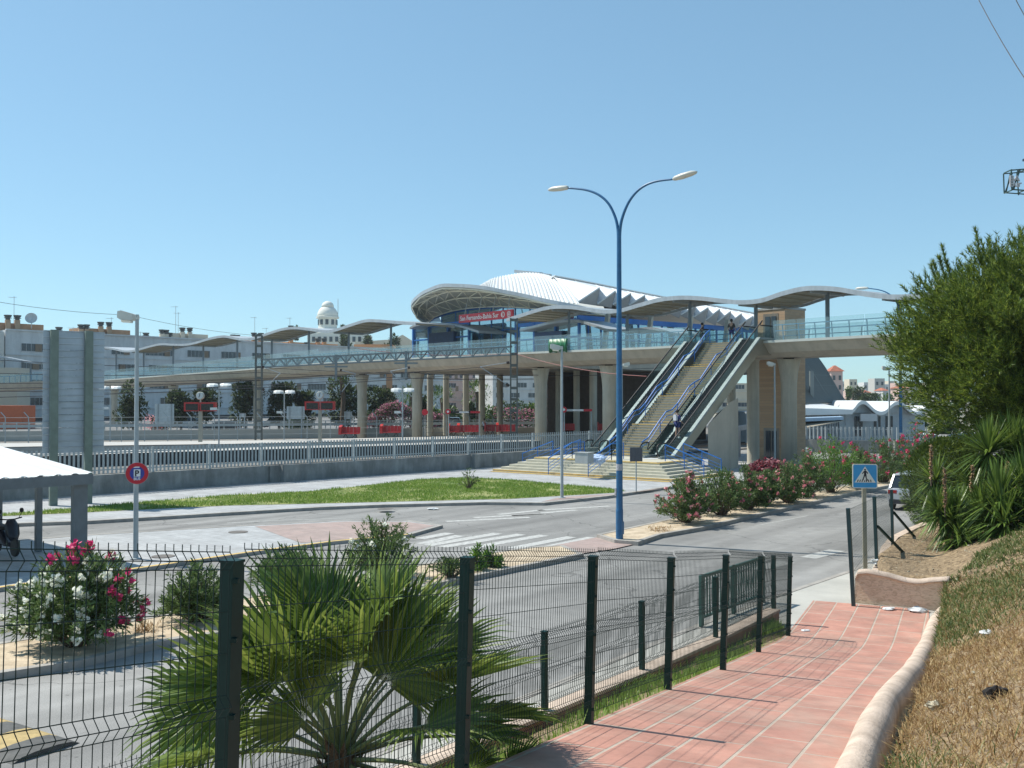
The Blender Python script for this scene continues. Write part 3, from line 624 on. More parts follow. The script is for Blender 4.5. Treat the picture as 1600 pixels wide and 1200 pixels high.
# ================================================================ BUS SHELTER (left)
bd=Vector((-.66,-.75,0)).normalized(); bk=Vector((-.75,.66,0)).normalized(); C1=P(145,741,27.0)
bsx=thing('shelter','open grey shelter with a ribbed white sloping roof at the left edge','shelter',(C1.x,C1.y,.1))
mb=MB(); n=60; Lf=9.0; Ld=8.0; vs=[];fs=[]
for i in range(n*2+1):
    k=i/(n*2)*Lf; zz=.0 if (i%6) not in (0,1) else .03
    for dd,hh in ((0,0),(Ld,.68)): v=C1+bd*k+bk*dd; vs.append((v.x,v.y,C1.z+hh+zz+.02))
for i in range(n*2): fs.append((2*i,2*i+2,2*i+3,2*i+1))
mb.add(vs,fs); mb.build('roof_sheet',M_white,bsx)
mb=MB(); a0=C1+up*-.13; mb.beam(a0,a0+bd*Lf,.06,.27); mb.beam(a0+bk*.03,a0+bk*Ld+up*.68,.06,.10,mi=0); mb.build('roof_beam',mat('shelter_grey',(.15,.17,.18),.55,var=.12,scale=3),bsx)
for dd,kk,ww in ((.25,.25,.17),(.2,2.9,.16),(.25,5.6,.17),(4.6,.3,.17)):
    b=C1+bd*dd+bk*kk
    mb=MB()
    if (dd,kk)==(.25,.25): mb.beam(Vector((b.x,b.y,.1)),Vector((b.x,b.y,C1.z-.1)),.18,.38,up=bd); mb.beam(Vector((b.x-.2,b.y+.25,C1.z-.32)),Vector((b.x,b.y,C1.z-.32)),.12,.3)
    else: mb.beam(Vector((b.x,b.y,.1)),Vector((b.x,b.y,C1.z+kk*.085-.06)),ww,ww,up=bd)
    mb.build('post',mat('shelter_grey',(.15,.17,.18),.55,var=.12,scale=3),bsx)
# ================================================================ SCOOTER
sc_=Vector((-14.35,28.2,.1)); sct=thing('motor_scooter','dark motor scooter parked under the shelter at the left edge','scooter',sc_)
def L3(x,y,z): return sc_+Vector((x*.75-y*.66*0,x*-.66,0))+Vector((y*.66,y*.75,0))+up*z   # x forward (to the right/near), y side
M_scoot=mat('scooter_plastic',(.015,.017,.03),.3,var=.1)
for x_ in (.6,-.62):
    mb=MB(); ax=Vector((.66,.75,0)); mb.lathe(L3(x_,-.05,.26),[(.14,0),(.25,.01),(.26,.05),(.25,.09),(.14,.1)],18,axis=ax); wv2=mb.build('wheel',M_black,sct)
mb=MB(); mb.tube([L3(.62,0,.26),L3(.42,0,.75),L3(.34,0,1.0)],[.05,.05,.035],8); mb.build('fork',M_scoot,sct)
mb=MB(); mb.loft([[L3(x_+dx,y,z) for dx,y in ((0,-w_),(.06,-w_*.6),(.09,0),(.06,w_*.6),(0,w_),(-.04,0))] for x_,z,w_ in ((.55,.45,.1),(.46,.6,.19),(.38,.85,.2),(.33,1.0,.12))]); mb.build('front_shield',M_scoot,sct,smooth=True)
mb=MB(); mb.loft([[L3(x_,w_*math.cos(a),z+h*math.sin(a)) for a in [2*math.pi*k/10 for k in range(10)]] for x_,z,w_,h in ((.4,.32,.1,.06),(.1,.3,.14,.06),(-.1,.42,.16,.16),(-.5,.6,.17,.16),(-.85,.7,.08,.08))]); mb.build('body',M_scoot,sct,smooth=True)
mb=MB(); mb.loft([[L3(x_,w_*math.cos(a),z+h*math.sin(a)) for a in [2*math.pi*k/10 for k in range(10)]] for x_,z,w_,h in ((.05,.72,.08,.04),(-.15,.74,.14,.06),(-.6,.8,.15,.06),(-.8,.83,.1,.04))]); mb.build('seat',M_black,sct,smooth=True)
mb=MB(); mb.tube([L3(.26,-.32,1.05),L3(.33,-.1,1.02),L3(.33,.1,1.02),L3(.26,.32,1.05)],.02,6); mb.build('handlebar',M_black,sct)
for s_ in (-1,1):
    mb=MB(); mb.tube([L3(.3,s_*.22,1.04),L3(.3,s_*.3,1.2)],.01,5); mb.sphere(L3(.3,s_*.3,1.26),.07,10,6,sc3=(.9,.6,1)); mb.build('mirror',M_black,sct)
# ================================================================ BILLBOARD SEEN FROM BEHIND
bx=Vector((.80,.60,0)).normalized()
Db=41.0; pa=P(67,722,Db); 
bl=P(66,707,Db); tl=P(66,520.5,Db); 
def onb(px,py):   # ray with billboard plane
    dd=ray(px,py); nb=Vector((bx.y,-bx.x,0)); k=(Vector((bl.x,bl.y,0))-Vector((0,0,H))).dot(nb)/dd.dot(nb); return Vector((0,0,H))+dd*k
c0=onb(66,707);c1=onb(162,708);t0=onb(66,520);t1=onb(161,514); nb=Vector((bx.y,-bx.x,0))
ztop=(t0.z+t1.z)/2; zbot=(c0.z+c1.z)/2
bb_=thing('billboard','tall grey ribbed billboard seen from behind on two square green posts','billboard',(c0.x,c0.y,.12))
wid=(c1-c0).length; o0=Vector((c0.x,c0.y,0)); rows=19
for i in range(rows):
    z0=lerp(zbot,ztop,i/rows); z1=lerp(zbot,ztop,(i+1)/rows)
    mb=MB(); mb.loft([[o0+bx*x_+up*z0,o0+bx*x_+up*(z1-.015),o0+bx*x_+nb*.045+up*(z1-.015),o0+bx*x_+nb*.045+up*(z1-.045),o0+bx*x_+nb*.012+up*(z1-.06),o0+bx*x_+nb*.012+up*z0] for x_ in (0,wid)]); mb.build('slat',mat('billboard_back',(.40,.45,.50),.45,metal=.3,var=.12,scale=1.5),bb_)
for px in (82,136):
    b=onb(px,700); b=Vector((b.x,b.y,0)); mb=MB()
    mb.beam(b+nb*.19+up*.05,b+nb*.19+up*ztop,.24,.30,up=bx); mb.build('post',mat('billboard_post',(.16,.20,.17),.55,var=.15,scale=3),bb_)
# ================================================================ LITTER AND SMALL THINGS
def crumple(name,lab,cat,c,r,m,flat_=.4,seed=0,group=None,dark=False):
    rr=random.Random(seed); mb=MB(); nu,nv=10,6; rings=[]
    for j in range(1,nv):
        a=math.pi*j/nv-math.pi/2
        rings.append([c+Vector((r*math.cos(a)*math.cos(2*math.pi*k/nu)*(1+rr.uniform(-.35,.35)),r*.7*math.cos(a)*math.sin(2*math.pi*k/nu)*(1+rr.uniform(-.35,.35)),r*flat_*(math.sin(a)*(1+rr.uniform(-.3,.3))+.7))) for k in range(nu)])
    mb.loft(rings); return tag(mb.build(name,m),lab,cat,group)
M_paper=mat('crumpled_paper',(.62,.64,.64),.7,var=.12,scale=30,bump=.5)
def onpath(px,py):
    p=G(px,py,0)
    for _ in range(40): s,q=sq(p); p=p.lerp(G(px,py,zp(s)),.5)
    return p
def onbank(px,py):
    p=G(px,py,1.0)
    for _ in range(60): s,q=sq(p); p=p.lerp(G(px,py,zbank(s,q)),.35)
    return p
crumple('crumpled_paper','small crumpled white paper on the path near the wall, left of the bigger scrap','litter',onpath(1388,953),.13,M_paper,.3,1)
crumple('crumpled_paper','larger crumpled white paper on the path touching the kerb wall end','litter',onpath(1434,956),.2,M_paper,.3,2)
crumple('crumpled_paper','flat white scrap at the left end of the path by the last fence post','litter',onpath(1258,986),.09,M_paper,.2,3)
crumple('crumpled_paper','white paper scrap lying in the dry grass high on the bank','litter',onbank(1541,992),.1,M_paper,.5,4)
M_stone=mat('pale_stone',(.42,.38,.28),.9,var=.25,scale=20,bump=1,bscale=20)
crumple('stone','pale rough stone lying in the dry grass near the kerb wall','stone',onbank(1459,1111),.075,M_stone,.8,5)
crumple('stone','small grey stone lying in the dry grass right of centre','stone',onbank(1520,1055),.035,M_stone,.8,6)
crumple('burnt_log','black charred lump lying in the dry grass near the right edge','debris',onbank(1556,1092),.11,mat('charred',(.015,.013,.012),.9,var=.2),.7,7)
crumple('crumpled_paper','white paper scraps beside the foot of the crossing sign','litter',Vector((P(1360,883,25).x,24.6,.43)),.16,M_paper,.5,8)
crumple('paper_scrap','white paper scrap lying on the far road near the lawn kerb','litter',G(676,796,.01),.22,M_paper,.2,9)
# overhead power lines at the top right
for (a,b),lab in zip(((P(1500,-60,30),P(1660,205,22)),(P(1560,-60,30),P(1660,105,22))),('thin dark power line, lower of two crossing the top right corner','thin dark power line, upper of two crossing the top right corner')):
    mb=MB(); mb.tube([a.lerp(b,t/8)-up*(.3*4*(t/8)*(1-t/8)) for t in range(9)],.012,5); tag(mb.build('power_line',M_black),lab,'wire',group='power lines at the top right')
# lattice sign at the right edge
pz=P(1578,283,140); ls=thing('lattice_sign','high dark lattice frame carrying pale lettering at the right edge','sign',(pz.x+6,140,0))
mb=MB(); F=lambda x,y: P(x+2,y,140)
for a,b in (((1578,266),(1660,259)),((1579,296),(1660,302)),((1578,266),(1579,296)),((1589,265),(1582,296)),((1592,265),(1580,297)),((1599,263),(1602,300)),((1612,263),(1616,300))):
    mb.beam(F(*a),F(*b),.16,.16)
    if a[1]<290 or a[0]<1580: mb.beam(F(*a)+Vector((0,2.2,0)),F(*b)+Vector((0,2.2,0)),.14,.14)
for x in (1579,1600,1620,1640): mb.beam(F(x,265),F(x,265)+Vector((0,2.2,0)),.14,.14); mb.beam(F(x,297),F(x,297)+Vector((0,2.2,0)),.14,.14)
mb.build('frame',mat('lattice_paint',(.02,.06,.05),.6,var=0),ls)
mb=MB(); mb.tube([Vector((F(1610,0).x+.4,141,0)),F(1610,252)+Vector((0,1,0))],.45,10); mb.beam(F(1596,250),F(1640,254),.3,.3); mb.build('mast',mat('lattice_mast',(.03,.06,.12),.6,var=0),ls)
mb=MB(); text_mb('BA',1.15,F(1576,283),(1,0,0),up,.2,.03,mbx=mb); text_mb('Bur',1.15,F(1576,291.5),(1,0,0),up,.2,.03,mbx=mb); mb.build('lettering',mat('pale_letters',(.45,.42,.42),.6,var=0),ls)
# ================================================================ VEGETATION BUILDERS
def rv(rr=rnd):
    while True:
        v=Vector((rr.uniform(-1,1),rr.uniform(-1,1),rr.uniform(-1,1)))
        if .05<v.length<1: return v.normalized()
def leaf(mb,p,d,L_,w_,droop=0.0,side=None):
    s_=side or d.cross(Vector((0,0,1)))
    if s_.length<.05: s_=Vector((1,0,0))
    s_=s_.normalized()*w_/2; m=p+d*L_*.5; t=p+d*L_+Vector((0,0,-droop*L_))
    b=len(mb.v); mb.v+=[tuple(p),tuple(m-s_),tuple(t),tuple(m+s_)]; mb.f.append((b,b+1,b+2,b+3)); mb.mi.append(0)
def make_oleander(name,label,r,h,nleaf,fl=None,nfl=0,leafm=None,seed=1,LL=.14,group=None,loc=(0,0,0),fl2=None,fdir=None):
    rr=random.Random(seed); t=thing(name,label,'oleander',(0,0,0),0,group)
    st=MB(); lf=MB(); f1=MB(); f2=MB(); nst=max(22,int(nleaf/48)); tips=[]
    for i in range(nst):
        a=rr.uniform(0,2*math.pi); k=rr.random()**.6; el=lerp(88,18,k**1.3)
        L_=1/math.sqrt((math.cos(R(el))/r)**2+(math.sin(R(el))/h)**2)*rr.uniform(.78,1.04)
        d=Vector((math.cos(a)*math.cos(R(el)),math.sin(a)*math.cos(R(el)),math.sin(R(el))))
        b=Vector((rr.uniform(-.12,.12)*r,rr.uniform(-.12,.12)*r,0)); e=b+d*L_; m=b.lerp(e,.5)+Vector((0,0,.06*h))+rv(rr)*.04
        pts=catmull([b,m,e],4)
        if i<60: st.tube(pts,[lerp(.018,.005,q/(len(pts)-1)) for q in range(len(pts))],5,caps=False)
        tips.append((e,(e-m).normalized()))
        nl=int(nleaf/nst)
        for q in range(nl):
            u=.22+.78*rr.random()**.55; x=u*(len(pts)-1); j=min(int(x),len(pts)-2); p=pts[j].lerp(pts[j+1],x-j)
            dd=((e-m).normalized()*rr.uniform(.15,1.1)+rv(rr)*rr.uniform(.6,1.1)+Vector((0,0,.25))).normalized()
            leaf(lf,p+rv(rr)*rr.uniform(0,.10*r),dd,LL*rr.uniform(.7,1.25),LL*.2,rr.uniform(0,.15),side=dd.cross(rv(rr)))
    def blossom(mb,c,s_):
        for q in range(14):
            p=c+rv(rr)*s_*rr.uniform(.1,1)
            n=(rv(rr)+Vector((0,0,.4))).normalized(); x=n.cross(rv(rr)).normalized(); y=n.cross(x)
            k0=len(mb.v); w_=s_*.42
            for z in range(5): aa=2*math.pi*z/5; mb.v.append(tuple(p+(x*math.cos(aa)+y*math.sin(aa))*w_))
            mb.f.append(tuple(range(k0,k0+5))); mb.mi.append(0)
    for q in range(nfl):
        e,d=rr.choice(tips)
        if fl2 and fdir and fdir(e):
            if rr.random()<.5: blossom(f2,e+d*.03,.085*rr.uniform(.8,1.3))
        elif rr.random()<.9 and e.z>h*.2: blossom(f1,e*rr.uniform(.97,1.05)+rv(rr)*.05,.085*rr.uniform(.7,1.3))
    st.build('stems',M_bark,t); lf.build('foliage',leafm or L_ole,t,recalc=False)
    if fl and f1.v: f1.build('blossoms',fl,t,recalc=False)
    if fl2 and f2.v: f2.build('blossoms',fl2,t,recalc=False)
    t.location=loc; return t
# --- two bushes at left in the median bed
make_oleander('oleander_bush','large oleander bush with white and magenta blossom behind the fence at far left',1.18,1.75,10500,L_whitep,230,seed=3,LL=.16,loc=G(120,1010,.1),fl2=L_magenta,fdir=lambda e:e.x>.72 or (e.z>1.5 and e.x>-.5) or e.x<-1.08)
make_oleander('oleander_bush','small rounded green bush without blossom just left of the first thick fence post',.78,1.22,5500,seed=5,LL=.13,loc=G(306,972,.1))
make_oleander('oleander_bush','green oleander with a few white blossoms showing above the fan palm',.95,1.5,5000,L_whitep,14,seed=6,LL=.14,loc=G(592,905,.1)+Vector((0,.2,0)))
make_oleander('oleander_bush','low green oleander half hidden behind the left side of the fan palm',1.05,1.05,4500,seed=8,LL=.14,loc=G(455,930,.1))
make_oleander('oleander_bush','low dark green shrub in the median bed just left of the third fence post',.7,.45,1800,seed=9,LL=.12,loc=G(705,903,.1))
for x,y,hh,lab,sd in ((745,892,.62,'upright young shrub, taller of two behind the third fence post',11),(768,887,.5,'upright young shrub, shorter of two behind the third fence post',12)):
    make_oleander('young_shrub',lab,.24,hh,420,seed=sd,LL=.2,loc=G(x,y,.1),leafm=L_oleb)
# dry twigs heaps
for x,y,r_,lab in ((225,985,.25,'heap of dry brown leaves in the median bed between two bushes'),(1030,829,.45,'flat heap of dry twigs on the tip of the sandy median')):
    mb=MB(); rr=random.Random(x); c=G(x,y,.13)
    for _ in range(220): leaf(mb,c+Vector((rr.gauss(0,r_*.5),rr.gauss(0,r_*.4),rr.uniform(0,.09))),(rv(rr)+Vector((0,0,.3))).normalized(),.14,.02)
    tag(mb.build('dry_leaves',L_dryg,recalc=False),lab,'dry leaves')
# --- oleander row in the right median
row=[(1072,817,1.15,1.9,'oleander with pale pink blossom, nearest of the median row',L_pink,40,21),
(1128,806,1.15,1.95,'mostly green oleander second in the median row',L_pink,10,22),
(1168,797,1.0,1.95,'oleander with coral blossom on top, third in the median row',L_pink,30,23),
(1195,790,.95,1.55,'small round oleander fourth in the median row',L_pink,14,24),
(1232,786,1.15,1.95,'oleander with pink blossom fifth in the median row',L_pink,26,25),
(1262,777,1.2,2.3,'tall oleander with pink blossom sixth in the median row',L_pink,26,26),
(1298,770,1.7,3.0,'largest bright green oleander of the median row',L_magenta,12,27),
(1338,764,1.3,2.4,'oleander with red blossom directly behind the crossing sign',L_magenta,22,28),
(1380,754,1.6,2.6,'green oleander between the crossing sign and the second blue lamp',L_magenta,16,29),
(1432,746,1.9,3.2,'red blossomed oleander right of the second blue lamp',L_magenta,50,30),
(1500,737,1.9,2.7,'pale green oleander behind the yuccas at the end of the median row',L_whitep,14,31)]
for x,y,r_,h_,lab,fl,nf,sd in row:
    make_oleander('oleander_bush',lab,r_*.98,h_*.92,5200,fl,int(nf*2.0),seed=sd,LL=.17,loc=G(x,y,.1),leafm=L_oleb if sd in (27,) else None,group='oleanders planted along the sandy median')
# weed plant on the lawn
make_oleander('young_shrub','thin scraggly weed growing in the middle of the lawn',.7,1.0,150,seed=41,LL=.22,loc=G(733,764,.12))
# round bed of dark red plants
mb=MB(); rr=random.Random(4); c=G(1203,742,.12)
for _ in range(1500):
    a=rr.uniform(0,6.283); q=rr.random()**.5; p=c+Vector((1.35*q*math.cos(a),1.0*q*math.sin(a),rr.uniform(.05,.85)*(1.1-q*q*.75)))
    leaf(mb,p,(rv(rr)+Vector((0,0,.3))).normalized(),.26,.2)
t=thing('plant_heap','round clump of glossy dark red plants on the plaza before the lift tower','plant',c)
mb.build('foliage',L_red,t,recalc=False); mb=MB(); mb.lathe(c,[(1.25,0),(1.25,.14),(1.1,.14)],24); mb.build('planter_rim',M_dark,t)
# --- lawn grass, bank grass
mb=MB(); rr=random.Random(12); xs_=[p[0] for p in lawn]; ys_=[p[1] for p in lawn]; cnt=0
while cnt<42000:
    x=rr.uniform(min(xs_),max(xs_)); y=rr.uniform(min(ys_),max(ys_))
    if not inpoly(x,y,lawn): continue
    if mnoise.noise(Vector((x*.45,y*.45,0)))+.5*mnoise.noise(Vector((x*1.7,y*1.7,3)))<-.30 and rr.random()<.8: cnt+=1; continue
    cnt+=1; L_=rr.uniform(.05,.13)*(1+.5*mnoise.noise(Vector((x*.6,y*.6,2)))); a=rr.uniform(0,6.28); tx=Vector((math.cos(a),math.sin(a),0))*.016; ln=Vector((rr.uniform(-.05,.05),rr.uniform(-.05,.05),L_))
    b=len(mb.v); p=Vector((x,y,.115)); mb.v+=[tuple(p-tx),tuple(p+tx),tuple(p+ln)]; mb.f.append((b,b+1,b+2)); mb.mi.append(0)
tag(mb.build('lawn_grass',L_grass,recalc=False),'short green lawn between the road kerb and the railway wall','grass',kind='stuff')
def blades(mb,n,smax,smin,qf,zf,Lr,wd,dens,seed,lean=.8,ex=1.6):
    rr=random.Random(seed); c_=0
    while c_<n:
        s=smin+(smax-smin)*rr.random()**ex; q=qf(s)+rr.random()**1.2*7.5
        if not dens(s,q,rr): c_+=1; continue
        c_+=1; p=SQ(s,q,zf(s,q)-.01); L_=rr.uniform(*Lr); a=rr.uniform(0,6.28); far=1+max(0,s)*.07
        tx=Vector((math.cos(a),math.sin(a),0))*wd*far; d=Vector((rr.gauss(0,lean),rr.gauss(0,lean),rr.uniform(.25,1))).normalized()
        m=p+d*L_*.55+Vector((0,0,.01)); e=m+(d+Vector((rr.gauss(0,.4),rr.gauss(0,.4),-.45))).normalized()*L_*.45
        b=len(mb.v); mb.v+=[tuple(p-tx),tuple(p+tx),tuple(m+tx*.7),tuple(m-tx*.7),tuple(e)]; mb.f+=[(b,b+1,b+2,b+3),(b+3,b+2,b+4)]; mb.mi+=[0,0]
def greenpatch(s,q):
    l=q-qleft(s)
    f=mnoise.noise(Vector((s*.35,q*.5,7)))
    return (s>13.5 and s<19.7 and l<.35+(s-13.5)*.42+.6*f) or (s<4.0 and l<.35+.5*f+ (0.7 if s<2.2 else 0)) or f>.50 or (s>11 and f>.34)
mb=MB(); blades(mb,105000,19.4,-1.4,qleft,zbank,(.05,.2),.0034,lambda s,q,r_:not (greenpatch(s,q) and r_.random()<.5),31)
tag(mb.build('dry_grass',L_dryg,recalc=False),'dry yellow brown grass covering the sloping bank at right','grass',kind='stuff')
mb=MB(); blades(mb,120000,26,-1.4,qleft,zbank,(.06,.2),.0045,lambda s,q,r_:(greenpatch(s+r_.gauss(0,.7),q+r_.gauss(0,.22)) if s<19.6 else q>2.9+(s-19.6)*.34+.4*mnoise.noise(Vector((s,q,0)))),32,lean=.6,ex=1.05)
tag(mb.build('green_growth',L_greeng,recalc=False),'green creeping growth on the upper bank and along the kerb wall','ground cover',kind='stuff')
mb=MB(); rr=random.Random(91)
for _ in range(15000):
    s_=rr.uniform(1,31); q=qleft(s_)+.1+rr.random()*6
    if s_<19 and rr.random()<.6: continue
    p=SQ(s_,q,zbank(s_,q)+.012); d=rv(rr); d.z*=.25; d.normalize(); leaf(mb,p,d,rr.uniform(.04,.16),rr.uniform(.008,.03),side=Vector((-d.y,d.x,rr.uniform(-.3,.3))))
tag(mb.build('leaf_litter',leafmat('litter_leaf',(.10,.06,.03),(.46,.38,.26),(.25,.17,.09),.1),recalc=False),'scattered dead leaves and twigs on the bare soil of the bank','leaf litter',kind='stuff')
mb=MB()
for _ in range(500):
    s_=rr.uniform(-1,28); q=qleft(s_)+.1+rr.random()*5; p=SQ(s_,q,zbank(s_,q)); r_=rr.uniform(.008,.035); mb.sphere(p,r_,6,4,sc3=(1,rr.uniform(.6,1.2),.7))
tag(mb.build('pebbles',M_stone,recalc=False),'small pale stones scattered over the bank','pebbles',kind='stuff')
# verge grass between the fences
mb=MB(); rr=random.Random(77)
for _ in range(15000):
    k=rr.uniform(2.2,7); p=lwp(k); s,q=sq(p); a=SQ(min(s,15.6),-.04); t=rr.random(); v=a.lerp(p,t); zt=zp(min(s,15)) if s<15 else .02
    z=lerp(zt,.08,t**.8)
    if mnoise.noise(Vector((v.x*.8,v.y*.8,1)))<.08 and rr.random()<.93: continue
    d=(Vector((rr.gauss(0,.35),rr.gauss(0,.35),1))).normalized(); leaf(mb,Vector((v.x,v.y,max(z,.02)-.02)),d,rr.uniform(.06,.26),.012)
tag(mb.build('verge_grass',L_grass,recalc=False),'tufts of green grass between the tall fence and the pink boundary wall','grass',kind='stuff')
# ================================================================ FAN PALM
def fan(mb,hub,ax,side,Rr,nseg=40,spread=118,fold=.30,droop=.25,rr=rnd,cup=.34):
    ax=ax.normalized(); side=(side-ax*side.dot(ax)).normalized(); nn=side.cross(ax).normalized()
    if nn.z<0: nn=-nn
    def pt(th,r_,h): return hub+(ax*math.cos(th)+side*math.sin(th))*r_+nn*(h+cup*r_*abs(math.sin(th)))
    for i in range(nseg):
        t0=R(-spread+2*spread*i/nseg); t1=R(-spread+2*spread*(i+1)/nseg); tm=(t0+t1)/2
        L_=Rr*(1-.30*(abs(tm)/R(spread))**2)*rr.uniform(.9,1.05); rm=L_*.55; f=fold*rm*(t1-t0)*1.6
        tip=pt(tm,L_,0)+Vector((0,0,-droop*L_*rr.uniform(.3,1.2)))+rv(rr)*.02
        v=[pt(tm,.02,0),pt(t0,rm,-f*.2),pt(tm,rm,f),pt(t1,rm,-f*.2),pt(tm*.995+t0*.005,L_*.8,f*.3)+(tip-pt(tm,L_,0))*.35,tip]
        wdt=(pt(t1,rm,0)-pt(t0,rm,0))*.28; q=v[4]
        b=len(mb.v); mb.v+=[tuple(x) for x in v[:4]]+[tuple(q-wdt),tuple(q+wdt),tuple(tip)]
        mb.f+=[(b,b+1,b+2),(b,b+2,b+3),(b+1,b+4,b+2),(b+2,b+5,b+3),(b+2,b+4,b+6,b+5)]; mb.mi+=[0]*5
def make_palm(label,base,H0,leaves,seed,Rr=.95):
    rr=random.Random(seed); t=thing('fan_palm',label,'palm',base)
    mb=MB(); base=Vector(base); mb.tube([base-up*.1,base+up*.3,base+up*H0],[.16,.15,.12],10)
    for k in range(60):
        a=rr.uniform(0,6.28); z=rr.uniform(0,H0); leaf(mb,base+Vector((math.cos(a)*.11,math.sin(a)*.11,z)),Vector((math.cos(a)*.5,math.sin(a)*.5,.8)),.25,.06)
    mb.build('trunk',M_bark,t)
    for az,el,pl,rs in leaves:
        d=Vector((math.sin(R(az))*math.cos(R(el)),-math.cos(R(az))*math.cos(R(el)),math.sin(R(el))))
        p0=base+up*(H0-.05)+d*.06; p1=p0+d*pl*.5+up*.02; e2=el-12; d2=Vector((math.sin(R(az))*math.cos(R(e2)),-math.cos(R(az))*math.cos(R(e2)),math.sin(R(e2)))); p2=p1+d2*pl*.5
        mb=MB(); pts=catmull([p0,p1,p2],4); mb.tube(pts,[lerp(.022,.010,i/(len(pts)-1)) for i in range(len(pts))],6,caps=False); 
        e3=el-22; d3=Vector((math.sin(R(az))*math.cos(R(e3)),-math.cos(R(az))*math.cos(R(e3)),math.sin(R(e3))))
        side=Vector((math.cos(R(az)),math.sin(R(az)),0)); side=(side+up*rr.uniform(-1.1,1.1)+Vector((0,rr.uniform(-.9,.9),0))).normalized()
        fr=MB(); fan(fr,p2,d3,side,Rr*rs*(.84 if el<26 else 1.0),droop=.12+.25*max(0,(40-el)/60),rr=rr,spread=rr.uniform(95,120)); f_=fr.build('frond',L_palm,t,recalc=False)
        mb.build('stalk',mat('palm_stalk',(.16,.19,.07),.5,var=.2),f_)
    return t
def dead_fronds(t_,base,H0,specs,seed,Rr):
    rr=random.Random(seed)
    for az,el,pl,rs in specs:
        d=Vector((math.sin(R(az))*math.cos(R(el)),-math.cos(R(az))*math.cos(R(el)),math.sin(R(el)))); p0=Vector(base)+up*(H0-.12); p2=p0+d*pl; fr=MB()
        fan(fr,p2,(d+up*-.8).normalized(),Vector((math.cos(R(az)),math.sin(R(az)),rr.uniform(-.5,.5))),Rr*rs,nseg=22,spread=70,droop=.5,rr=rr); f_=fr.build('dead_frond',L_dryg,t_,recalc=False); tag(f_,'brown dried frond hanging down')
        mb=MB(); mb.tube([p0,p0.lerp(p2,.5)+up*.04,p2],[.02,.014,.01],5); mb.build('stalk',M_bark,f_)
# azimuth 0 = towards the camera, 90 = right, 180 = away
lv=[(-100,66,.75,1.05),(-160,72,.8,1.0),(150,76,.8,1.05),(100,70,.85,1.0),(40,78,.75,.95),(-50,68,.8,1.0),(-120,50,.9,1.0),(-80,44,.85,.95),(120,48,.9,1.0),(80,40,1.0,1.0),(60,30,.8,.9),
(-95,22,1.05,1.0),(-70,12,.95,.9),(92,20,1.1,1.0),(110,8,.95,.95),(70,2,1.0,.9),(-110,0,1.0,.9),(-60,-14,.9,.9),(50,-18,.8,.85),(95,-22,1.0,.9),(-90,-28,.9,.9),(160,30,.8,.9),(-150,25,.8,.9),(-140,80,.95,1.0),(-90,78,.9,1.05),(90,80,.95,1.05),(170,62,.9,1.0),(-170,55,.8,1.0),(60,62,.75,.9),(-60,55,.8,.9),(130,60,.9,1.0),(-30,50,.5,.8),(-100,34,.9,.9)]
pbx=Vector((-1.34,7.8,1.0))
pm_=make_palm('big fan palm with spreading fronds growing between the tall and low fences',pbx,.74,lv,5,.84); dead_fronds(pm_,pbx,.62,[(60,-35,.55,.6),(-50,-40,.5,.6),(10,-50,.45,.55),(110,-30,.55,.6),(-120,-40,.5,.55)],3,.84)
lv2=[(-60,40,.5,.7),(60,45,.5,.75),(20,60,.5,.7),(120,30,.6,.8),(170,40,.5,.7),(-120,25,.5,.7),(90,5,.6,.75),(100,60,.5,.8)]
make_palm('small dark fan palm by the low fence right of the big palm',Vector((-.45,7.75,1.15)),.12,[(95,14,.4,.6),(70,28,.35,.55),(120,30,.5,.6),(160,40,.4,.6),(100,-5,.5,.6),(40,20,.4,.55)],8,.8)
make_palm('low fan palm at the bottom left against the tall fence',Vector((-2.05,6.1,1.25)),.12,[(-95,18,.5,.62),(-70,30,.45,.6),(-120,25,.5,.6),(70,28,.5,.65),(120,35,.4,.6),(20,25,.35,.5),(-40,12,.45,.5),(100,5,.5,.6)],9,.8)
# ================================================================ YUCCAS
def make_yucca(label,base,heads,seed,nb_=110,Lb=.62):
    rr=random.Random(seed); base=Vector(base); t=thing('yucca',label,'yucca',base,group='yuccas on the planted bed at right')
    tr=MB(); bl=MB(); ds=MB()
    for dx,dy,hz,sc_f in heads:
        top=base+Vector((dx,dy,hz)); tr.tube(catmull([base-up*.2+Vector((dx*.3,dy*.3,0)),base+Vector((dx*.7,dy*.7,hz*.5)),top],3),.05,7)
        for k in range(int(hz*60)):
            z=rr.uniform(.0,1); p=base+Vector((dx,dy,hz))*z; a=rr.uniform(0,6.28); leaf(ds,p,Vector((math.cos(a)*.8,math.sin(a)*.8,-.9)).normalized(),.3*sc_f,.03)
        for k in range(int(nb_*1.7)):
            a=rr.uniform(0,6.283); el=lerp(85,-50,rr.random()**.9); d=Vector((math.cos(a)*math.cos(R(el)),math.sin(a)*math.cos(R(el)),math.sin(R(el))))
            L_=1.12*Lb*sc_f*rr.uniform(.75,1.1); sd=d.cross(up)
            if sd.length<.05: sd=Vector((1,0,0))
            sd=sd.normalized()*.024*sc_f; m=top+d*L_*.5; e=top+d*L_+up*(-.06*L_-(.12*L_ if el<15 else 0))
            b=len(bl.v); bl.v+=[tuple(top-sd*.6),tuple(top+sd*.6),tuple(m+sd),tuple(m-sd),tuple(e)]; bl.f+=[(b,b+1,b+2,b+3),(b+3,b+2,b+4)]; bl.mi+=[0,0]
    tr.build('trunk',M_bark,t); bl.build('blades',L_yuc,t,recalc=False)
    if ds.v: ds.build('dead_leaves',L_dryg,t,recalc=False)
    return t
def PZ(px,py,D): return P(px,py,D)
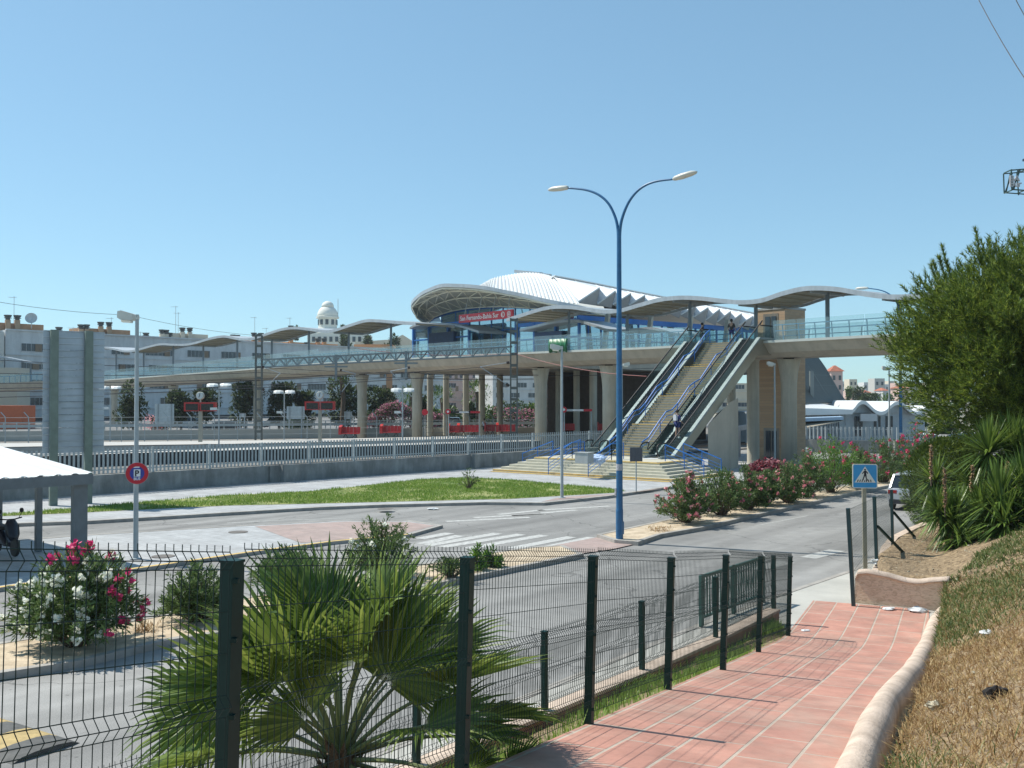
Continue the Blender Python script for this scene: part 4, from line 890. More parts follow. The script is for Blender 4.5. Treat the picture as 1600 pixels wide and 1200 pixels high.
def yuc(label,px_heads,D,seed,**k):
    hs=[PZ(x,y,D+dd) for x,y,dd,s_ in px_heads]; bx_=sum(h.x for h in hs)/len(hs)+.1; s,q=sq(Vector((bx_,D,0))); b=Vector((bx_,D,zbank(s,q)-.05))
    return make_yucca(label,b,[(h.x-b.x,h.y-b.y,h.z-b.z,s_) for h,(x,y,dd,s_) in zip(hs,px_heads)],seed,**k)
yuc('yucca with the lowest front heads hanging over the bare soil',[(1490,815,0,1.15),(1505,845,-.4,.9),(1468,800,.3,.9)],25.5,1,nb_=150,Lb=.85)
yuc('yucca with two middle heads left of the tallest yucca',[(1462,752,.5,1.0),(1478,800,0,1.0)],27.5,2,nb_=130,Lb=.85)
yuc('tallest yucca with a high crown against the dark pine at right',[(1545,708,0,1.1),(1580,706,.5,1.25),(1600,712,0,1.1)],26.5,3,nb_=170,Lb=.95)
yuc('yucca with a head centred below the tallest crown',[(1562,785,0,1.2),(1570,820,-.5,1.1),(1535,800,.3,1.0)],24.8,4,nb_=160,Lb=.9)
yuc('yucca at the right edge of the picture above the green slope',[(1612,800,0,1.2),(1600,760,.4,1.1),(1630,830,0,1.1)],24.5,5,nb_=150,Lb=.9)
yuc('yucca with a head between the two middle stalks',[(1520,758,0,1.05),(1512,795,0,1.1)],27,6,nb_=140,Lb=.85)
for i,(x0,y0,x1,y1,lab) in enumerate(((1477,792,1476,733,'dried beaded flower stalk rising from the front yucca'),(1455,745,1455,696,'dried beaded flower stalk, leftmost, before the parked cars'),(1571,760,1574,722,'dried beaded flower stalk below the tallest yucca crown'),(1517,765,1520,728,'dried beaded flower stalk in the middle of the yuccas'))):
    D=25.0+i*.2; a=P(x0,y0+14,D); b=P(x1,y1,D); rr=random.Random(i); mb=MB(); mb.tube([a,b],.02,6); st_=thing('flower_stalk',lab,'dried stalk',a,group='dried flower stalks of the yuccas'); mb.build('stem',M_bark,st_)
    mb=MB()
    for k in range(170):
        p=a.lerp(b,rr.uniform(.2,1)); leaf(mb,p+rv(rr)*.03,(rv(rr)+up*-.3).normalized(),.07,.05)
    mb.build('seed_heads',leafmat('dry_seed_%d'%i,(.25,.16,.08),(.5,.36,.22)),st_,recalc=False)
# clipped hedge beside the silver car
mb=MB(); rr=random.Random(3); hc=P(1440,790,33)
for _ in range(16000):
    v=rv(rr); p=Vector((hc.x+.9+v.x*1.35,33+v.y*1.6,1.55+v.z*1.55))+rv(rr)*.12
    if p.z<.2: p.z=rr.uniform(.2,.8)
    leaf(mb,p,(v+rv(rr)*.6+up*.4).normalized(),.13,.05)
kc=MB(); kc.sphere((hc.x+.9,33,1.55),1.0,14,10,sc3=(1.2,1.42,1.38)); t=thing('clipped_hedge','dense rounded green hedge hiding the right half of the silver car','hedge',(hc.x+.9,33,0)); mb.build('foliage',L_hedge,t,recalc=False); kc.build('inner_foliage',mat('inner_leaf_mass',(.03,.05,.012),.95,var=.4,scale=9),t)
mb=MB(); mb.tube([(hc.x+.9,33,0),(hc.x+.9,33,1.4)],.08,6); mb.build('trunk',M_bark,t)
# ================================================================ PINE TREE
def make_pine(label,cx,D,seed):
    rr=random.Random(seed); s,q=sq(Vector((cx,D,0))); b=Vector((cx,D,1.2)); t=thing('pine_tree',label,'tree',b)
    tr=MB(); tr.tube(catmull([b,b+Vector((.3,.1,2.5)),b+Vector((.1,.3,5)),b+Vector((.2,.1,8.0))],4),[lerp(.28,.05,i/12) for i in range(13)],9)
    fo=MB(); ends=[]
    cen=Vector((cx,D,6.1)); lobes=[]; cl=[]
    while len(cl)<700:
        v=rv(rr); rad=rr.uniform(.25,1)**.6; p=Vector((v.x*4.65,v.y*4.1,v.z*(3.5 if v.z>0 else 3.35)))*rad
        if p.z>0: p.z*=1.0+.07*min(max(p.x,-4),4)
        p*=1+.14*mnoise.noise(p*.7+Vector((3,1,2)))
        cl.append((cen+p,rr.uniform(.38,.72)))
    for c_,r_ in cl:
        out=(c_-(cen-up*1.0)).normalized()
        for q in range(36):
            v=rv(rr); p=c_+v*r_*rr.random()**.45; d0=(v*.55+out*.55+up*.55+rv(rr)*.25).normalized(); lobes.append(p) if q<3 else None
            L_=rr.uniform(.2,.42)
            for k in range(20):
                base=p+d0*L_*rr.random(); dd=(d0*.9+rv(rr)*.7).normalized(); ln=rr.uniform(.10,.20); sd=dd.cross(rv(rr))
                if sd.length<.1: continue
                sd=sd.normalized()*.0125; bq=len(fo.v); fo.v+=[tuple(base-sd),tuple(base+sd),tuple(base+dd*ln)]; fo.f.append((bq,bq+1,bq+2)); fo.mi.append(0)
    for _ in range(26):   # shoots standing proud of the outline
        v=rv(rr); v.z=abs(v.z)*.8+.1; v.normalize(); c_=cen+Vector((v.x*4.5,v.y*3.8,v.z*3.5)); d0=(v*.5+up).normalized(); L_=rr.uniform(.35,.7)
        for k in range(260):
            base=c_+d0*L_*rr.uniform(-.7,1); dd=(d0*.8+rv(rr)*.6).normalized(); sd=dd.cross(rv(rr)).normalized()*.0125; bq=len(fo.v); fo.v+=[tuple(base-sd),tuple(base+sd),tuple(base+dd*.18)]; fo.f.append((bq,bq+1,bq+2)); fo.mi.append(0)
    for k in range(45):
        p=rr.choice(lobes); h=rr.uniform(2.2,6.5); m=b+up*h; mid=m.lerp(p,.5)+up*.25+rv(rr)*.2
        tr.tube(catmull([m,mid,p],3),[lerp(.07,.012,i/6) for i in range(7)],5,caps=False)
    tr.build('trunk',M_bark,t); fo.build('crown',L_pine,t,recalc=False)
make_pine('large dark green pine tree leaning over the yuccas at the right edge',16.5,30,4)
# ================================================================ RAILWAY WALL AND PALISADE FENCE
WA=Vector((-22.1,42.8,0)); WD=Vector((.694,.72,0)).normalized(); WN=Vector((WD.y,-WD.x,0))   # WN points to the camera side
def wl(k,off=0,z=0): v=WA+WD*k+WN*off; return Vector((v.x,v.y,z))
rw=thing('railway_wall','long stained grey concrete wall carrying the palisade fence along the railway','wall',wl(0))
for k0,k1,of in ((-34,-12,0),(-12,13.4,0),(13.4,28,.12),(28,46,-.05)):
    mb=MB(); mb.beam(wl(k0,of-.2,.45),wl(k1-.02,of-.2,.45),.32,1.1); mb.build('wall_panel',M_concwall,rw)
for k,ln in ((14.0,1.0),(28,.5)):
    mb=MB(); mb.beam(wl(k,.22,.47),wl(k+ln,.22,.47),.5,1.12); mb.build('pier',M_concwall,rw)
pf=thing('palisade_fence','grey steel palisade fence with close upright pales on top of the long concrete wall','fence',wl(0,0,1))
def palisade(pf,f,k0,k1,z0,z1,sp=.205,wd=.105,secl=3.0,m=None):
    k=k0
    while k<k1-.1:
        e=min(k+secl,k1); mb=MB(); n=int((e-k)/sp)
        for i in range(n):
            kk=k+.12+i*sp; a=f(kk,0);b=f(kk+wd,0);c=f(kk+wd/2,.03)
            mb.loft([[a+up*z,c+up*z,b+up*z,c+up*z-(c-a)*.0+Vector((0,0,0))+(f(kk+wd/2,.015)-f(kk+wd/2,.03))] for z in (z0+.04,z1)])
        mb.build('pales',m or M_steelmatt,pf)
        mb=MB()
        for z in (z0+.22,z1-.2): mb.beam(f(k,-.03)+up*z,f(e,-.03)+up*z,.03,.06)
        mb.build('rails',m or M_steelmatt,pf)
        mb=MB(); mb.beam(f(k,-.02)+up*z0,f(k,-.02)+up*(z1+.01),.08,.11,up=f(1,0)-f(0,0)); mb.build('post',m or M_steelmatt,pf)
        k=e
palisade(pf,lambda k,o: wl(k,-.1+o,0),-14,46,1.0,2.22)
# rails, platforms
mb=MB()
for off in (-3.2,-4.7): mb.beam(wl(-40,off,.32),wl(70,off,.32),.07,.16)
for off in (-7.2,-8.7): mb.beam(wl(-40,off,.32),wl(70,off,.32),.07,.16)
tag(mb.build('railway_track',mat('rail_steel',(.12,.09,.07),.5,metal=.4,var=.2)),kind='structure')
M_plat=mat('platform_concrete',(.44,.43,.40),.8,var=.08,scale=.8)
def slab(name,pxs,z,zb,m,side):
    pts=[G(x,y,z) for x,y in pxs]; mb=MB(); mb.prism([Vector((p.x,p.y,zb)) for p in pts],(0,0,z-zb-.05)); tag(mb.build(name+'_base',side),kind='structure'); return flat(name,[(p.x,p.y) for p in pts],m,z)
slab('platform',[(-130,694),(60,692),(400,688),(600,684),(740,681),(960,677),(960,680),(740,684.5),(600,688.5),(400,693),(60,697.5),(-130,701)],.92,0,M_plat,M_conc)
slab('near_platform',[(-130,712),(60,708),(200,703.5),(450,697.5),(700,690.5),(850,686.5),(850,688.5),(700,693.2),(450,701),(200,708),(60,713),(-130,718)],.92,0,M_plat,M_dark)  # near-black sides: shade below the platform edge put into the colour
# ================================================================ FOOTBRIDGE
def zb_(t): return interp([(-60,7.3),(60,7.3),(81,7.0),(137,6.4),(240,6.1)],t)
def zt_(t): return zb_(t)+interp([(-60,1.05),(10,1.07),(30,1.25),(240,1.55)],t)
fb=thing('footbridge','long beige concrete footbridge across the tracks and the road with glass parapets','footbridge',B(0,0,0))
mb=MB(); mt=MB(); T=[-70+i*2.5 for i in range(89)]
sec=lambda t:[(-2.6,zt_(t)-.16),(-2.45,zt_(t)-.30),(-2.05,lerp(zb_(t),zt_(t),.28)),(-1.4,zb_(t)),(1.4,zb_(t)),(2.05,lerp(zb_(t),zt_(t),.28)),(2.45,zt_(t)-.30),(2.6,zt_(t)-.16)]
mb.loft([[B(t,n,z) for n,z in sec(t)] for t in T]); mb.build('deck_beam',M_bridge,fb)
mt.loft([[B(t,n,z) for n,z in ((-2.66,zt_(t)-.16),(-2.66,zt_(t)),(2.66,zt_(t)),(2.66,zt_(t)-.16))] for t in T]); mt.build('deck_slab',mat('deck_slab_edge',(.47,.49,.45),.7,var=.06),fb)
def column(t,r,head,zt,zb=0,n=0,parent=None,nm='column'):
    c=B(t,n,0); prof=[(r,zb),(r,zt-2.2)]+([(r*1.03,zt-1.7),(r*1.14,zt-1.1),(r*1.32,zt-.55),(r*1.5,zt-.12),(r*1.5,zt-.10)] if head else [(r,zt-.1)])
    mb=MB(); mb.lathe((c.x,c.y,0),prof,22); o=mb.build(nm,M_col,parent or fb,smooth=False)
    for p in o.data.polygons: p.use_smooth=len(p.vertices)==4
    if head:
        mb=MB(); mb.box((c.x,c.y,zt-.05),(r*1.1,r*1.1,.12)); mb.build('bearing',M_dark,o)
for t in (0,17,25.3,44.3,55,81,110,137,-34): column(t,.52,True,zb_(t))
# railings near and far
M_rail=mat('railing_blue',(.10,.24,.36),.45,metal=.3,var=.1)
def railing(n,segs,lab):
    rg=thing('glass_parapet',lab,'railing',B(0,n,8.4))
    for (t0,t1,st) in segs:
        k=t0; 
        while k<t1-.1:
            e=min(k+st,t1); mb=MB(); hh=1.28 if k<60 else 1.55
            a,b=B(k+.03,n,zt_(k)),B(e-.03,n,zt_(e)); ln=BU*(-.12 if n<0 else .12)
            mb.prism([a-up*.12,b-up*.12,b+up*hh+ln,a+up*hh+ln],BU*.016); mb.build('glass_panel',M_glassr,rg)
            k=e
        mb=MB(); k=t0; s2=BU*(.25 if n<0 else -.25)
        while k<t1+.01:
            p=B(k,n,zt_(k))+s2; mb.beam(p,p+up*1.0-s2*.5,.05,.08); k+=st/2 if st<4 else st
        mb.build('posts',M_rail,rg)
        mb=MB()
        tt=[t0+(t1-t0)*i/max(1,int((t1-t0)/4)) for i in range(max(1,int((t1-t0)/4))+1)]
        for h in (1.0,.62): 
            for a,b in zip(tt,tt[1:]): mb.beam(B(a,n,zt_(a)+h)+s2*(1-h/2),B(b,n,zt_(b)+h)+s2*(1-h/2),.06,.06)
        mb.build('rails',M_rail,rg)
railing(-2.55,[(-60,-.6,2.4),(6.4,60,2.4),(60,147,4.6)],'blue tinted glass parapet with blue rails on the near side of the footbridge')
railing(2.55,[(-60,2.0,4),(6,26,4),(52,147,6)],'blue tinted glass parapet with blue rails on the far side of the footbridge')
# ================================================================ WAVY CANOPIES
NE=-2.35
def canopy(px,label,n0=NE,n1=2.35,thick=.30,step=5,colpx=()):
    pts=catmull([Vector((tof(Bn(x,y,n0)),0,Bn(x,y,n0).z)) for x,y in px],step); tz=[(p.x,p.z) for p in pts]; tz.sort()
    if tz[0][0]>tz[-1][0]: tz=tz[::-1]
    t=thing('canopy',label,'canopy',B((tz[0][0]+tz[-1][0])/2,0,zt_(tz[0][0])))
    mb=MB(); mb.loft([[B(k,n1-.08,z-.10),B(k,n1-.08,z-.02),B(k,n0+.08,z-.02),B(k,n0+.08,z-.10)] for k,z in tz]); mb.build('roof_sheet',M_fascia,t)
    mb=MB(); mb.loft([[B(k,n1-.3,z-.15),B(k,n1-.3,z-.11),B(k,n0+.3,z-.11),B(k,n0+.3,z-.15)] for k,z in tz]); mb.build('soffit',M_under,t)
    for n_ in (n0,n1):
        mb=MB(); mb.loft([[B(k,n_-.05,z-thick),B(k,n_-.05,z),B(k,n_+.05,z),B(k,n_+.05,z-thick)] for k,z in tz]); mb.build('fascia',M_fascia,t,smooth=False)
    tz2=tz
    mb=MB(); k=tz[0][0]+.5
    while k<tz[-1][0]-.3:
        z=interp(tz2,k); mb.beam(B(k,n1-.4,z-.19),B(k,n0+.4,z-.19),.07,.09); k+=.85 if k<50 else 1.6
    mb.build('ribs',M_under,t)
    for x in colpx:
        k=tof(Bn(x,500,0)); z=interp(tz2,k); c=B(k,0,0)
        mb=MB(); mb.beam(B(k,0,zt_(k)),B(k,0,z-.2),.22,.22); mb.build('post',mat('canopy_post',(.17,.21,.25),.5,var=.08),t)
        mb=MB(); mb.beam(B(k,-1.9,z-.28),B(k,1.9,z-.28),.12,.22); mb.build('cross_arm',M_fascia,t)
    return t
canopy([(792,497),(812,491),(835,483.5),(855,478.5),(872,476.8),(895,477.5),(920,481),(945,484),(970,482),(1000,473.5),(1030,465.5),(1062,462),(1095,463),(1130,467),(1160,469),(1190,466),(1220,456),(1250,448.5),(1276,446.5),(1310,448.5),(1350,455.5),(1390,460),(1430,459),(1465,454),(1505,447),(1550,445),(1600,451)],'long wavy grey canopy over the right half of the footbridge',colpx=(889,980,1078,1181,1293,1405,1520))
canopy([(650,504),(620,501.5),(590,499),(570,499.5),(545,507),(520,515),(505,515.5),(485,513),(462,510.5),(440,513),(415,521),(395,527.5),(378,528.5),(365,526.5),(350,524),(330,527),(308,533.5),(290,537),(270,537),(250,536.5),(230,541),(210,546.5),(195,547.5),(180,544.5),(160,541.5),(145,544)],'long wavy grey canopy over the left half of the footbridge',colpx=(611,545,483,425,371,318,271,225,182))
# left end of the bridge turns and slopes down (seen left of the billboard)
LB0=P(150,603,176); LB1=P(-90,617,172); lbx=(LB1-LB0); lbd=Vector((lbx.x,lbx.y,0)).normalized(); lbn=Vector((-lbd.y,lbd.x,0))
if lbn.y<0: lbn=-lbn
lf=thing('footbridge','far left section of the footbridge seen beside the billboard, sloping down to the left','footbridge',Vector((LB1.x,LB1.y,0)))
mb=MB(); mb.loft([[p+lbn*a_+up*z_ for a_,z_ in ((0,1.45),(.1,1.2),(.7,.2),(1.3,0),(4,0),(5,1.45))] for p in (LB0,LB1)]); mb.build('deck_beam',M_bridge,lf)
mb=MB(); n=14
for i in range(n):
    a,b=LB0.lerp(LB1,i/n+.003),LB0.lerp(LB1,(i+1)/n-.003); mb=MB(); mb.prism([a+up*1.4,b+up*1.4,b+up*3.0,a+up*3.0],lbn*.03); mb.build('glass_panel',M_glassr,lf)
mb=MB()
for i in range(n*2+1): p=LB0.lerp(LB1,i/(2*n))+lbn*.2; mb.beam(p+up*1.4,p+up*2.6,.07,.09)
mb.beam(LB0+lbn*.2+up*2.6,LB1+lbn*.2+up*2.6,.09,.09); mb.build('railing',M_rail,lf)
mb=MB(); c=LB0.lerp(LB1,.72); mb.lathe((c.x,c.y+2,0),[(.7,0),(.7,4),(1.1,c.z)],16); mb.build('column',M_col,lf)
lc2=thing('canopy','wavy canopy over the far left section of the footbridge','canopy',Vector((LB1.x,LB1.y,8)))
cpts=catmull([P(x,y,175) for x,y in ((160,556),(130,554),(100,557),(75,563),(55,565.5),(35,563),(15,559),(-5,556),(-40,558),(-80,564))],4)
mb=MB(); mb.loft([[p-up*.3,p,p+lbn*4.5,p+lbn*4.5-up*.3] for p in cpts]); mb.build('roof_sheet',M_fascia,lc2)
for px in (120,48,-20): p=P(px,560,177.5); mb=MB(); mb.beam(Vector((p.x,p.y,7.6)),Vector((p.x,p.y,11.2)),.25,.25); mb.build('post',MATS['canopy_post'],lc2)
# ================================================================ STAIR AND ESCALATORS
# broad steps
C0=Vector((8.5,52.8,0)); E1=Vector((-.78,.625,0)).normalized(); E2=Vector((.625,.78,0)).normalized(); 
bst=thing('broad_steps','broad pale steps with yellow nosings leading up to the escalator landing','steps',C0)
bs_mb=MB(); ym=MB()
for i in range(6):
    o=i*.36; z0=.12+i*.14; z1=.12+(i+1)*.14
    a=C0+E1*o+E2*o; b=C0+E1*(12.4-o)+E2*o; c=C0+E1*(12.4-o)+E2*9; d=C0+E1*o+E2*(5.6+.0*i)
    d=C0+E1*o+E2*(6.2-i*.22)
    poly=[a,b,c,C0+E1*3.0+E2*9,C0+E1*3.0+E2*(6.2-i*.22),d]
    bs_mb.prism([Vector((p.x,p.y,z0-.14 if i else 0)) for p in poly],(0,0,z1-(z0-.14 if i else 0)))
    if i in (0,5):
        for p,q,w_ in ((a,b,-E2),(a,d,-E1)):
            ym.beam(p+up*(z1-.03)+w_*.004+(E2+E1)*.0,q+up*(z1-.03)+w_*.004,.012,.05)
    if i==0:
        for p,q,w_ in ((a,b,-E2),(a,d,-E1)): ym.beam(p+w_*.16+up*.127,q+w_*.16+up*.127,.3,.008)
    if i==5:
        ym.beam(a+E2*.16+up*(z1+.003),b+E2*.16+up*(z1+.003),.24,.006); ym.beam(a+E1*.16+up*(z1+.003),d+E1*.16+up*(z1+.003),.24,.006)
bs_mb.build('step_blocks',mat('pale_step_stone',(.47,.45,.36),.8,var=.1,scale=1.5),bst); ym.build('nosing_lines',M_yel,bst)
ZL=.96
# frame of the flight: along BU (up), across BW
S0=Vector((8.95,59,0)); 
def S(a,l,z): return S0+BU*a+BW*l+up*z
RUN=9.9; ZT=8.38
def flight_z(a): return ZL+(ZT-ZL)*min(max((a-.9)/(RUN-1.4),0),1)
esc_w=1.36
def escalator(l0,label,wide_clad):
    t=thing('escalator',label,'escalator',S(0,l0+.68,ZL),0,'escalators on both sides of the stair')
    # truss
    mb=MB(); prof=[(.2,ZL-.0),(.9,ZL),(RUN-.5,ZT),(RUN+1.0,ZT),(RUN+1.0,ZT-1.0),(RUN-.55,ZT-1.05),(1.9,ZL-.05),(.2,ZL-.02)]
    mb.prism([S(a,l0+.05,z+.06) for a,z in prof],BW*(esc_w-.1)); mb.build('truss_cladding',mat('truss_cladding',(.30,.27,.21),.35,metal=.35,var=.1,scale=1),t)
    for l in (l0,l0+esc_w):
        mb=MB(); base=[(-.25,ZL+.10),(.9,ZL+.10),(RUN-.5,ZT+.12),(RUN+1.0,ZT+.12)]
        top=[(RUN+1.0,ZT+.95),(RUN-.3,ZT+.95),(RUN-.55,ZT+.85),(.75,ZL+.93),(.3,ZL+.9),(-.2,ZL+.88),(-.42,ZL+.72),(-.42,ZL+.3)]
        mb.prism([S(a,l-.01,z) for a,z in base+top],BW*.02); mb.build('glass_balustrade',M_glasse,t)
        mb=MB(); pts=catmull([S(a,l,z+.03) for a,z in [(RUN+1.0,ZT+.95),(RUN-.3,ZT+.95),(RUN-.75,ZT+.72),(.9,ZL+1.0),(.3,ZL+.9),(-.2,ZL+.88),(-.46,ZL+.70),(-.46,ZL+.3),(-.3,ZL+.12)]],4); mb.tube(pts,.045,6); mb.build('handrail',M_black,t)
        mb=MB(); 
        dk=[(-.25,ZL+.02),(.9,ZL+.04),(RUN-.5,ZT+.06),(RUN+1.0,ZT+.06)]
        mb.loft([[S(a,l-.14,z),S(a,l-.14,z+.14),S(a,l+.14,z+.14),S(a,l+.14,z)] for a,z in dk]); mb.build('deck_trim',mat('escalator_trim',(.24,.27,.27),.5,metal=.3,var=.15),t)
    mb=MB(); n=44
    for i in range(n):
        a0=.8+(RUN-1.3)*i/n; a1=.8+(RUN-1.3)*(i+1)/n; z1=flight_z(a1)+.08
        mb.poly([S(a0,l0+.15,z1),S(a1,l0+.15,z1),S(a1,l0+esc_w-.15,z1),S(a0,l0+esc_w-.15,z1)]); mb.poly([S(a0,l0+.15,z1-.2),S(a0,l0+.15,z1),S(a0,l0+esc_w-.15,z1),S(a0,l0+esc_w-.15,z1-.2)])
    mb.build('moving_steps',mat('escalator_steps',(.035,.036,.038),.4,metal=.4,var=.2),t)
    mb=MB(); mb.poly([S(-.9,l0+.12,ZL+.012),S(.8,l0+.12,ZL+.012),S(.8,l0+esc_w-.12,ZL+.012),S(-.9,l0+esc_w-.12,ZL+.012)]); mb.build('landing_plate',M_white,t)
    return t
escalator(0,'right escalator with a person riding up, its beige metal side facing the lift tower',True)
escalator(4.85,'left escalator beside the wide stair, glass sides catching the sky',False)
st=thing('stair','wide straight stair with yellow nosings between the two escalators','stair',S(0,3.2,ZL))
M_tread=mat('stair_tread',(.20,.205,.175),.8,var=.12,scale=3)
mb=MB(); ym=MB(); l0,l1=1.62,4.6; nr_=45; lands={11:.62,22:.62,34:.62}; nl=3*.62; tr=(RUN-.5-nl)/nr_; a=.4; z=ZL; prof_=[]
for i in range(nr_):
    z+= (ZT-ZL)/nr_; w_=tr+lands.get(i,0)
    mb.poly([S(a,l0,z-(ZT-ZL)/nr_),S(a,l1,z-(ZT-ZL)/nr_),S(a,l1,z),S(a,l0,z)]); mb.poly([S(a,l0,z),S(a+w_,l0,z),S(a+w_,l1,z),S(a,l1,z)])
    big=i in (0,12,23,35,1,11,22,34)
    ym.beam(S(a-.004,l0+.02,z-.03),S(a-.004,l1-.02,z-.03),.012,.022 if not big else .06)
    a+=w_; prof_.append((a,z))
mb.prism([S(.4,l0-.04,ZL-.1),S(1.2,l0-.04,ZL-.1),S(RUN+.2,l0-.04,ZT-1.1),S(RUN+.2,l0-.04,ZT-.3),S(RUN-.2,l0-.04,ZT-.8),S(1.0,l0-.04,ZL-.09)],BW*(l1-l0+.08))
mb.build('treads',M_tread,st,recalc=False); ym.build('nosings',mat('worn_yellow',(.46,.31,.10),.8,var=.3,scale=4),st)
def stair_rail(l,base):
    mb=MB(); pts=[]; 
    ks=[(0.1,ZL),(3.0,None),(3.5,None),(5.7,None),(6.2,None),(8.2,None),(8.7,None),(RUN,None)]
    def zz(a_): return interp([(.4,ZL)]+prof_,a_)
    P_=[S(a_,l,zz(a_)+.95) for a_ in [.1+i*.55 for i in range(19)]]
    for p,q in zip(P_,P_[1:]): mb.beam(p,q,.05,.06)
    Q_=[p-up*.3 for p in P_]
    for p,q in zip(Q_,Q_[1:]): mb.beam(p,q,.03,.035)
    for i,p in enumerate(P_):
        if i%3==0: mb.beam(p-up*.95,p,.045,.045)
    mb.build('handrail',M_blue,st)
stair_rail(1.75,0); stair_rail(4.5,0); stair_rail(3.1,0) if False else None
# middle rail offset toward the right like in the picture
def xyp(px,D): p=P(px,600,D); return Vector((p.x,p.y,0))
# wall pier and slim columns below
wp=P(1124,734,62.2); 
t=thing('concrete_pier','broad flat concrete pier carrying the right escalator','pier',Vector((wp.x,wp.y,0)))
mb=MB(); c=S(4.6,.68,0); c=Vector((c.x,c.y,0)); z=3.0; a=xyp(1106,61.8); b=xyp(1140,62.6); dd=(b-a)
mb.loft([[a,b,b+E2*1.2,a+E2*1.2],[a+up*2.9,b+up*4.3,b+E2*1.2+up*4.6,a+E2*1.2+up*3.6]]); mb.build('pier_body',M_bridge,t)
for px,by,r_,zt2,lab in ((1143,722,.30,6.6,'slender round column behind the flat pier'),(1177,724,.42,7.2,'round column between the flat pier and the lift tower'),):
    c=G(px,by,.12); mb=MB(); mb.lathe((c.x,c.y,0),[(r_,.1),(r_,zt2-.1),(r_*1.2,zt2)],18); tag(mb.build('round_column',M_col),lab,'column')
# handrails of the broad steps
hr=thing('step_handrails','blue tubular handrails standing on the broad steps','handrail',C0)
def hrail(e1a,dirv,lab=None):
    pass
def shr(pA,pB,zA,zB,dbl=True):
    mb=MB(); a=Vector(pA)+up*zA; b=Vector(pB)+up*zB
    for h in (.95,.62,.42,.22): mb.beam(a+up*h,b+up*h,.05 if h>.9 else .022,.05 if h>.9 else .022)
    for t_ in (0,.5,1): p=a.lerp(b,t_); mb.beam(p,p+up*.95,.045,.045)
    mb.build('handrail',M_blue,hr)
for e1 in (5.3,8.1):
    shr(C0+E1*e1+E2*-.1,C0+E1*e1+E2*2.3,.12,ZL); shr(C0+E1*e1+E2*2.3,C0+E1*e1+E2*3.6,ZL,ZL)
for e2 in (3.3,5.4):
    shr(C0+E1*-.15+E2*e2,C0+E1*2.3+E2*e2,.12,ZL)
shr(C0+E1*12.6+E2*3.2,C0+E1*10.2+E2*3.2,.12,ZL); shr(C0+E1*12.6+E2*6.2,C0+E1*10.2+E2*6.2,.12,ZL)
# box and bundle on the landing
bxp=G(913,724,ZL); mb=MB(); mb.box(bxp+up*.3,(.85,.6,.58),math.atan2(E1.y,E1.x)); mb.box(bxp+up*.6,(.92,.66,.04),math.atan2(E1.y,E1.x)); tag(mb.build('grey_box',mat('grey_box_paint',(.36,.38,.38),.6,var=.1)),'light grey square box on the landing before the left escalator','box')
bp_=G(933,723,ZL); crumple('cloth_bundle','pale blue cloth bundle lying on the landing before the left escalator','bundle',bp_,.62,mat('pale_blue_cloth',(.22,.36,.62),.7,var=.3,scale=5,col2=(.5,.6,.75)),.42,12)
# ================================================================ LIFT TOWER
lt=thing('lift_tower','beige brick lift tower beside the right escalator','tower',B(3.85,4.5,0))
def brickx():
    m=bpy.data.materials.new('beige_tower_brick'); m.use_nodes=True; n=m.node_tree; p=n.nodes['Principled BSDF']; L=n.links.new
    tc=n.nodes.new('ShaderNodeTexCoord'); s=n.nodes.new('ShaderNodeSeparateXYZ'); L(tc.outputs['Object'],s.inputs[0])
    a=n.nodes.new('ShaderNodeMath'); a.operation='ADD'; L(s.outputs[0],a.inputs[0]); L(s.outputs[1],a.inputs[1]); c=n.nodes.new('ShaderNodeCombineXYZ'); L(a.outputs[0],c.inputs[0]); L(s.outputs[2],c.inputs[1])
    br=n.nodes.new('ShaderNodeTexBrick'); br.inputs['Color1'].default_value=(.46,.32,.20,1); br.inputs['Color2'].default_value=(.38,.26,.165,1); br.inputs['Mortar'].default_value=(.33,.26,.19,1); br.inputs['Scale'].default_value=1; br.inputs['Brick Width'].default_value=.6; br.inputs['Row Height'].default_value=.2; br.inputs['Mortar Size'].default_value=.012
    L(c.outputs[0],br.inputs['Vector']); L(br.outputs['Color'],p.inputs['Base Color']); p.inputs['Roughness'].default_value=.85; return m
M_brickx=brickx()
T0,T1,N0,N1=2.55,5.15,3.25,5.75
mb=MB(); mb.loft([[B(T0,N0,z),B(T1,N0,z),B(T1,N1,z),B(T0,N1,z)] for z in (0,7.25,7.3,8.4,11.0)]); mb.build('shaft',M_brickx,lt)
mb=MB(); mb.loft([[B(T0-.05,N0-.05,z),B(T1+.05,N0-.05,z),B(T1+.05,N1+.05,z),B(T0-.05,N1+.05,z)] for z in (11.0,11.15)]); mb.build('coping',M_conc,lt)
for z0 in (.12,8.42):
    mb=MB(); mb.prism([B(T0+.55,N0-.02,z0),B(T0+1.85,N0-.02,z0),B(T0+1.85,N0-.02,z0+2.3),B(T0+.55,N0-.02,z0+2.3)],BU*.03); dr=mb.build('door_frame',mat('lift_door_frame',(.22,.20,.17),.5,metal=.3,var=.1),lt)
    mb=MB()
    for q in (.72,1.24): mb.prism([B(T0+q,N0-.05,z0+.1),B(T0+q+.42,N0-.05,z0+.1),B(T0+q+.42,N0-.05,z0+2.1),B(T0+q,N0-.05,z0+2.1)],BU*.02)
    mb.build('door_glass',M_glassd,dr)
